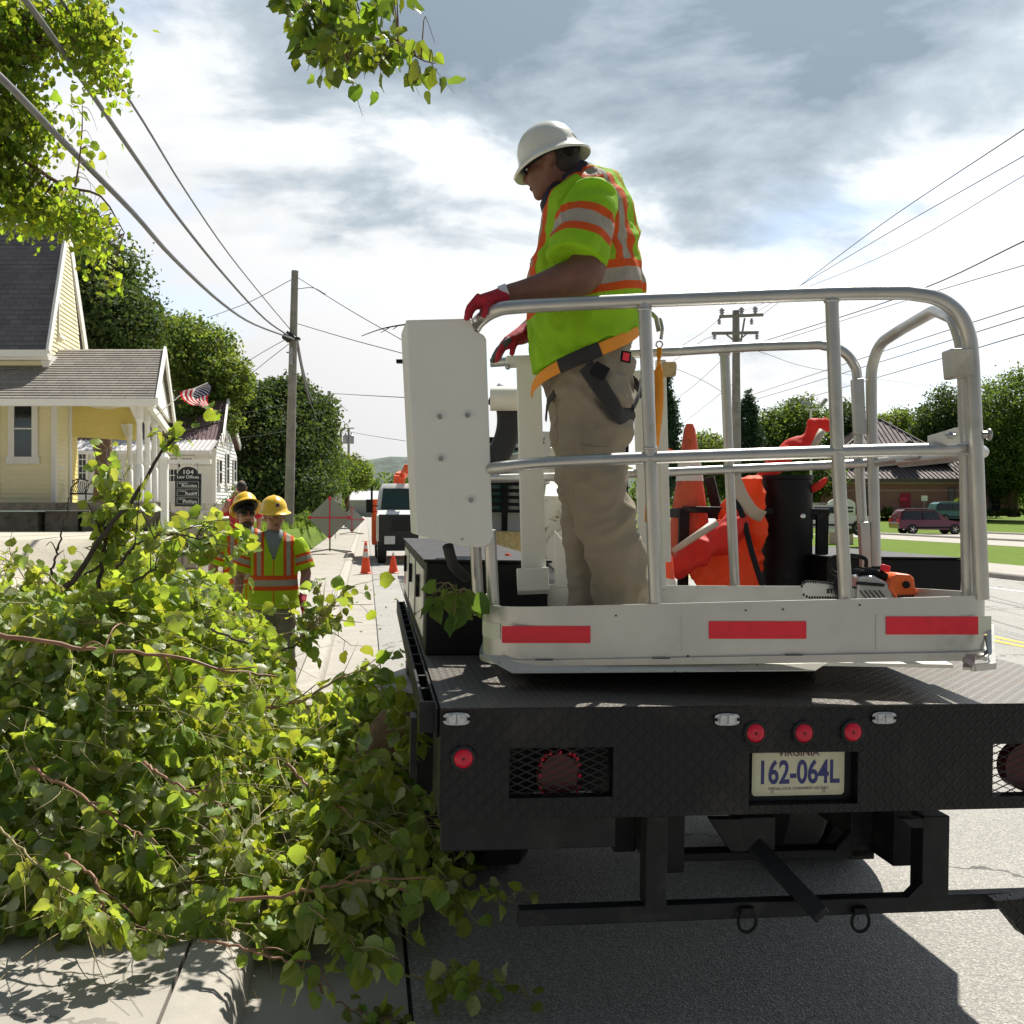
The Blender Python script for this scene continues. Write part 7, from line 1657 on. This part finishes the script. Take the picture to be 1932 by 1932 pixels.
# loose twigs threaded through the heap (uncountable)
mb = MB(); rr = random.Random(9)
for i in range(760):
    x = rr.uniform(-3.6,-.5); y = rr.uniform(4.0,6.4); h = float(pile_h(np.array(x),np.array(y)))
    if h < .05: continue
    a = Vector((x,y,.15+h*rr.uniform(.75,1.05))); dirv = Vector((rr.uniform(-.3,1),rr.uniform(-.9,.3),rr.uniform(-.6,.35))).normalized(); L_ = rr.uniform(.25,.7)
    b = a+dirv*L_; m_ = a.lerp(b,.5)+Vector((rr.uniform(-.06,.06),rr.uniform(-.06,.06),rr.uniform(-.02,.08)))
    mb.tube(bez([a,m_,b],6), (rr.uniform(.0018,.0038),.001), 5)
tag(mb.build('brush_twigs', MAT['twig'], smooth=True), 'thin pale twigs tangled through the heap of cut branches', 'twigs', kind='stuff')
def branch(name, pts, r0, r1, nleaf, size, label, seed, wood='twigred', lm='leaf_near', group=None, side=.16, cat='branch', start=.15, hang=.5, subs=6, up=.0, spread=1.0):
    """one cut branch: bent stem, side twigs, leaves on both"""
    rg = random.Random(seed); r = np.random.default_rng(seed); o = thing(name, Vector(pts[0]), label, cat, group)
    c = bez(pts, 28); mb = MB(); c2 = [p+Vector((rg.gauss(0,.004),rg.gauss(0,.004),rg.gauss(0,.004))) for p in c]; mb.tube(c2, (r0, r1), 8)
    anchors = []; n = len(c)
    for i in range(n):
        if i/n > start: anchors.append((c2[i], (c2[min(i+1,n-1)]-c2[max(i-1,0)]).normalized()))
    for j in range(subs):
        i = int(n*rg.uniform(start, .95)); a = c2[i]; t = (c2[min(i+1,n-1)]-c2[max(i-1,0)]).normalized(); d_ = (t*.8+Vector((rg.gauss(0,.6),rg.gauss(0,.5),rg.gauss(0,.5)+up))).normalized(); l_ = side*rg.uniform(.6,2.2)
        q = bez([a, a+d_*l_*.5+Vector((0,0,rg.uniform(-.01,.03))), a+d_*l_+Vector((0,0,-.05*l_))], 6); mb.tube(q, (r1+(r0-r1)*(1-i/n)*.35, r1*.7), 6)
        for p_ in q[1:]: anchors.append((p_, d_)); anchors.append((p_, d_))
    mb.build('stem', MAT[wood], o, smooth=True)
    P_, N_, A_, S_ = [], [], [], []; pt = MB()
    for i in range(nleaf):
        a, t = anchors[rg.randrange(len(anchors))]; off = Vector((rg.gauss(0,1),rg.gauss(0,1),rg.gauss(0,.8)-hang*.3)).normalized()*rg.uniform(.02,.055)*spread; q = a+off
        pt.tube([a, a.lerp(q,.5)+Vector((0,0,.004)), q], .0011, 4)
        P_.append(q); A_.append(off.normalized()+t*.25+Vector((0,0,-hang))+Vector((rg.gauss(0,.25),rg.gauss(0,.25),0))); N_.append(Vector((rg.gauss(0,.6),rg.gauss(0,.6)-.35,rg.gauss(0,.4)+.5))); S_.append(size*rg.uniform(.6,1.25))
    if nleaf: 
        leaves('foliage', P_, N_, A_, S_, lm, o, seed); pt.build('leaf_stalk', MAT['twig'], o, smooth=True)
    return o
G = 'cut branches sticking out of the brush heap'
branch('cut_branch', [P(125,1110,4.9),P(150,1080,4.9),P(200,1000,4.95),P(260,930,5.0),P(300,860,5.05),P(345,818,5.1),P(420,797,5.15)], .016, .004, 26, .055, 'long dark bare branch arching up from the heap towards the flag', 101, 'barkdark', group=G, start=.72, subs=3, side=.06)
branch('cut_branch', [P(95,1085,4.6),P(108,1040,4.6),P(122,985,4.6),P(128,940,4.6)], .006, .002, 1, .05, 'thin bare spiky shoot standing up at the left of the heap', 102, 'barkdark', group=G, start=.2, subs=5, side=.03)
branch('cut_branch', [P(-40,1190,4.1),P(90,1212,4.15),P(200,1228,4.2),P(330,1240,4.25),P(430,1265,4.3),P(520,1275,4.4)], .011, .004, 16, .07, 'long reddish branch lying across the top of the heap from the left edge', 103, 'twigred', group=G, start=.3, subs=5, side=.1)
branch('cut_branch', [P(185,1110,5.1),P(195,1040,5.1),P(200,980,5.1),P(205,920,5.1),P(195,890,5.1)], .012, .003, 150, .065, 'leafy upright shoot rising highest at the left of the heap', 104, 'barkdark', group=G, start=.2, subs=16, side=.11)
branch('cut_branch', [P(220,1075,4.8),P(250,1035,4.8),P(300,1012,4.85),P(360,1012,4.9),P(410,1035,4.95)], .008, .002, 50, .065, 'leafy branch bowing over in front of the block wall', 105, 'barkdark', group=G, start=.2, subs=9)
branch('cut_branch', [P(400,1190,4.7),P(470,1215,4.6),P(540,1225,4.6),P(590,1180,4.65),P(625,1130,4.7)], .006, .002, 60, .055, 'leafy branch reaching right in front of the worker in grey tee', 106, 'barkdark', group=G, start=.2, subs=12, side=.09)
branch('cut_branch', [P(560,1330,4.4),P(640,1280,4.4),P(700,1290,4.45),P(745,1340,4.5),P(770,1400,4.5)], .006, .002, 90, .065, 'leafy branch spilling over the gutter beside the cut log', 107, 'twig', group=G, start=.2, subs=12, side=.09)
branch('cut_branch', [P(430,1700,3.8),P(530,1690,3.75),P(620,1672,3.7),P(700,1660,3.65),P(790,1660,3.62)], .008, .003, 14, .06, 'pale woody branch poking right from the foot of the heap', 108, 'twigred', group=G, start=.5, subs=4, side=.08)
branch('cut_branch', [P(600,1500,4.1),P(690,1560,4.0),P(770,1620,3.95),P(830,1660,3.9),P(860,1720,3.85)], .006, .002, 130, .07, 'dense leafy branch drooping under the truck bumper corner', 109, 'twig', group=G, start=.05, subs=14, side=.14, hang=.9)
branch('cut_branch', [P(650,1430,4.2),P(720,1450,4.15),P(780,1500,4.1),P(810,1580,4.05)], .006, .002, 130, .07, 'dense leafy branch hanging between gutter and bumper', 110, 'twig', group=G, start=.05, subs=14, side=.15, hang=.9)
branch('cut_branch', [P(800,1690,3.9),P(860,1690,3.85),P(920,1680,3.8),P(965,1700,3.78)], .004, .0015, 16, .055, 'pale sprig lying below the bumper, farthest right of the upper ones', 111, 'twig', group=G, start=.3, subs=4, side=.07)
branch('cut_branch', [P(380,1772,3.72),P(460,1790,3.66),P(540,1812,3.62),P(600,1838,3.60)], .006, .003, 10, .06, 'bare stripped twig end pointing at the gutter joint', 112, 'twigred', group=G, start=.1, subs=5, side=.08)
branch('cut_branch', [P(590,1830,3.62),P(620,1880,3.62),P(690,1915,3.66),P(750,1925,3.68)], .005, .002, 24, .060, 'low sprig on the concrete nearest the bottom edge', 113, 'twigred', group=G, start=.45, subs=5, side=.06, hang=.15)
branch('cut_branch', [P(640,1760,3.75),P(740,1830,3.75),P(830,1850,3.78),P(900,1850,3.8),P(975,1860,3.82)], .005, .002, 34, .062, 'leafy sprig trailing right onto the asphalt at the bottom', 114, 'twig', group=G, start=.35, subs=6, side=.06, hang=.15)
branch('cut_branch', [P(560,1700,3.7),P(600,1720,3.65),P(640,1760,3.62),P(665,1800,3.6)], .005, .002, 55, .075, 'cluster of big drooping leaves over the gutter at the foot of the heap', 115, 'twig', group=G, start=.1, subs=8, side=.12, hang=1.0)
branch('cut_branch', [P(0,1560,3.9),P(60,1620,3.8),P(140,1690,3.7),P(220,1740,3.7),P(330,1770,3.72)], .005, .002, 90, .065, 'leafy low branch along the front foot of the heap at left', 116, 'twig', group=G, start=.05, subs=12, side=.12, hang=.8)

for k_, (pts, n_, l_) in enumerate([
 ([P(150,1090,5.3),P(215,1055,5.3),P(290,1030,5.35),P(350,1000,5.4)], 90, 'loose leafy branch rising from the heap below the black office sign'),
 ([P(250,1100,5.0),P(310,1060,5.0),P(360,1030,5.05),P(400,985,5.1)], 80, 'loose leafy branch pointing up towards the red-shirted person'),
 ([P(120,1120,5.0),P(90,1085,5.0),P(40,1070,5.0),P(5,1075,5.0)], 60, 'pale leafy branch tips along the left edge in front of the gravel'),
 ([P(180,1060,5.2),P(230,1010,5.2),P(245,960,5.2),P(240,925,5.25)], 60, 'second leafy upright shoot beside the highest one'),
 ([P(560,1210,4.6),P(600,1170,4.6),P(630,1140,4.65)], 40, 'small leafy tips right of the workers against the pavement')]):
    branch('cut_branch', pts, .007, .002, n_, .060, l_, 130+k_, 'barkdark' if k_ in (0,1,3) else 'twig', group=G, start=.1, subs=14, side=.13, spread=1.6, hang=.3)
for k_, (pts, l_) in enumerate([
 ([P(540,1440,4.2),P(600,1500,4.1),P(660,1530,4.0)], 'short pale stick showing in the right middle of the heap'),
 ([P(60,1450,4.3),P(150,1500,4.15),P(240,1560,4.05),P(300,1590,4.0)], 'brown stick slanting down through the left middle of the heap'),
 ([P(270,1440,4.2),P(350,1490,4.05),P(430,1520,4.0)], 'thin brown stick showing in the centre of the heap'),
 ([P(480,1330,4.5),P(520,1335,4.4),P(570,1320,4.4)], 'curved red-brown stick near the top right of the heap'),
 ([P(120,1610,3.95),P(180,1660,3.85),P(200,1720,3.8),P(290,1760,3.75)], 'forked stick low on the left front of the heap')]):
    branch('bare_stick', pts, .0075, .003, 10, .06, l_, 150+k_, 'twigred', group='bare sticks showing through the heap', start=.4, subs=4, side=.08)
branch('leafy_sprig', [P(900,1130,3.55),P(880,1112,3.5),P(850,1120,3.46),P(815,1140,3.44)], .004, .002, 20, .065, 'dark leafy sprig caught on the left corner of the basket', 117, 'twig', 'leaf_mid', start=.2, subs=4, side=.04, hang=.4)
for i, (u, v) in enumerate(((1268,0),(0,0))):
    pass
# fallen leaves on the kerb and gutter
r = np.random.default_rng(4); n = 46; xx = r.uniform(-.9,.15,n); yy = r.uniform(3.3,3.75,n); s_ = xx+.1423*yy
n2 = 60; far = np.array([[*(road(r.uniform(-2,.9), r.uniform(7,24)))] for _ in range(n2)]); far[:,2] = np.where(far[:,0]+.1423*far[:,1] < -.69, .156, .012)
nn = np.tile([0,0,1.],(n2,1))+r.normal(size=(n2,3))*.3; tag(leaves('fallen_leaves', far, nn, r.normal(size=(n2,3))*np.array([1,1,.05]), r.uniform(.03,.07,n2), 'leaf_lit', seed=8, droop=.2), 'scattered fallen leaves on the pavement and gutter', 'leaves', kind='stuff')
# overhanging branches
def hang(name, cs, n, size, label, seed, lm='leaf_over', limbs=(), cat='tree branch', jt=1.0):
    o = thing(name, Vector(cs[0][:3]), label, cat); r = np.random.default_rng(seed); mb = MB()
    for l_ in limbs: mb.tube(bez(l_[0],14), l_[1], 7)
    lp = [p for l_ in limbs for p in bez(l_[0],40)]
    P_, N_, A_ = [], [], []; tot = sum(c[3] for c in cs)
    for (x,y,z,wt,rx,ry,rz) in cs:
        k = int(n*wt/tot); nc = max(3,k//9); cc = r.normal(size=(nc,3)); cc /= np.linalg.norm(cc,axis=1,keepdims=True); cc *= r.random((nc,1))**.45; cc = cc*np.array([rx,ry,rz])+np.array([x,y,z])
        idx = r.integers(0,nc,k); p = cc[idx]+r.normal(size=(k,3))*np.array([.09,.09,.08])*jt
        for c_ in cc:
            if lp:
                q = min(lp, key=lambda w_: (w_-Vector(c_)).length_squared); c_ = Vector(c_)
                if (q-c_).length < 1.2: mb.tube(bez([q, q.lerp(c_,.5)+Vector((0,0,.03)), c_, c_+Vector((r.normal()*.04,r.normal()*.04,-.10))], 6), (.0035,.001), 4)
        P_.append(p); N_.append(r.normal(size=(k,3))+np.array([0,-.2,.3])); A_.append(r.normal(size=(k,3))*.55+np.array([0,0,-.75]))
    P_ = np.concatenate(P_); N_ = np.concatenate(N_); A_ = np.concatenate(A_)
    mb.build('limb', MAT['bark'], o, smooth=True); leaves('foliage', P_, N_, A_, size*r.uniform(.65,1.25,len(P_)), lm, o, seed); return o
def cl(u, v, d, ru, rv, wt): p = P(u,v,d); kk = d/F; return (p.x,p.y,p.z,wt,ru*kk,.5,rv*kk)
hang('overhanging_branch', [cl(-40,60,9.8,90,110,8), cl(40,70,10.0,60,90,6), cl(90,40,10.2,70,60,4), cl(165,40,10.0,40,50,3.2), cl(205,70,9.9,28,35,1.2), cl(170,120,10.0,26,40,1.1), cl(205,155,9.9,22,25,.7), cl(30,190,10.0,55,70,4), cl(60,250,10.1,34,60,2.2), cl(0,330,10.2,50,70,4), cl(70,370,10.4,50,36,2.6), cl(130,410,10.5,56,34,3), cl(175,440,10.6,30,40,1.4), cl(40,400,10.4,60,40,3), cl(205,500,10.6,12,40,.5), cl(-60,250,10.0,70,160,8)], 8500, .064,
    'bright leafy tree limb hanging over the house at the upper left', 201, limbs=[([P(-80,-40,10.2),P(40,40,10.1),P(130,90,10.0),P(215,72,9.9)], (.03,.006)), ([P(-80,200,10.2),P(30,290,10.2),P(120,350,10.4),P(190,370,10.5),P(235,440,10.6)], (.03,.005)), ([P(90,20,10.0),P(150,90,10.0),P(180,130,10.0),P(210,180,10.0)], (.014,.004))])
hang('hanging_sprig', [cl(154,235,7.7,10,42,1), cl(172,262,7.7,16,14,.5), cl(150,320,7.8,14,26,.6)], 34, .075, 'slim leafy shoot against the sky between the two thick cables', 202, limbs=[([P(142,352,7.8),P(150,300,7.8),P(155,240,7.7),P(155,195,7.7)], (.008,.003))])
hang('overhanging_branch', [cl(551,-9,4.6,26,40,2.6), cl(586,26,4.6,30,55,4.2), cl(626,16,4.6,34,60,4), cl(566,66,4.6,14,30,.9), cl(606,86,4.6,14,24,.8), cl(651,116,4.6,14,36,1.4), cl(676,36,4.6,36,46,3.2), cl(721,26,4.6,22,50,1.8), cl(731,86,4.6,20,44,1.6), cl(686,96,4.6,22,26,1.2), cl(764,126,4.6,14,26,.8), cl(808,84,4.6,12,24,.7), cl(761,66,4.6,10,14,.4)], 330, .074,
    'dark and bright green leaf cluster hanging in from the top centre', 203, 'leaf_sprig', limbs=[([P(640,-30,4.7),P(680,40,4.6),P(740,70,4.6),P(790,110,4.6),P(822,120,4.6)], (.007,.002)), ([P(600,-30,4.7),P(615,40,4.6),P(650,100,4.6),P(665,160,4.6)], (.006,.002))], jt=.55)
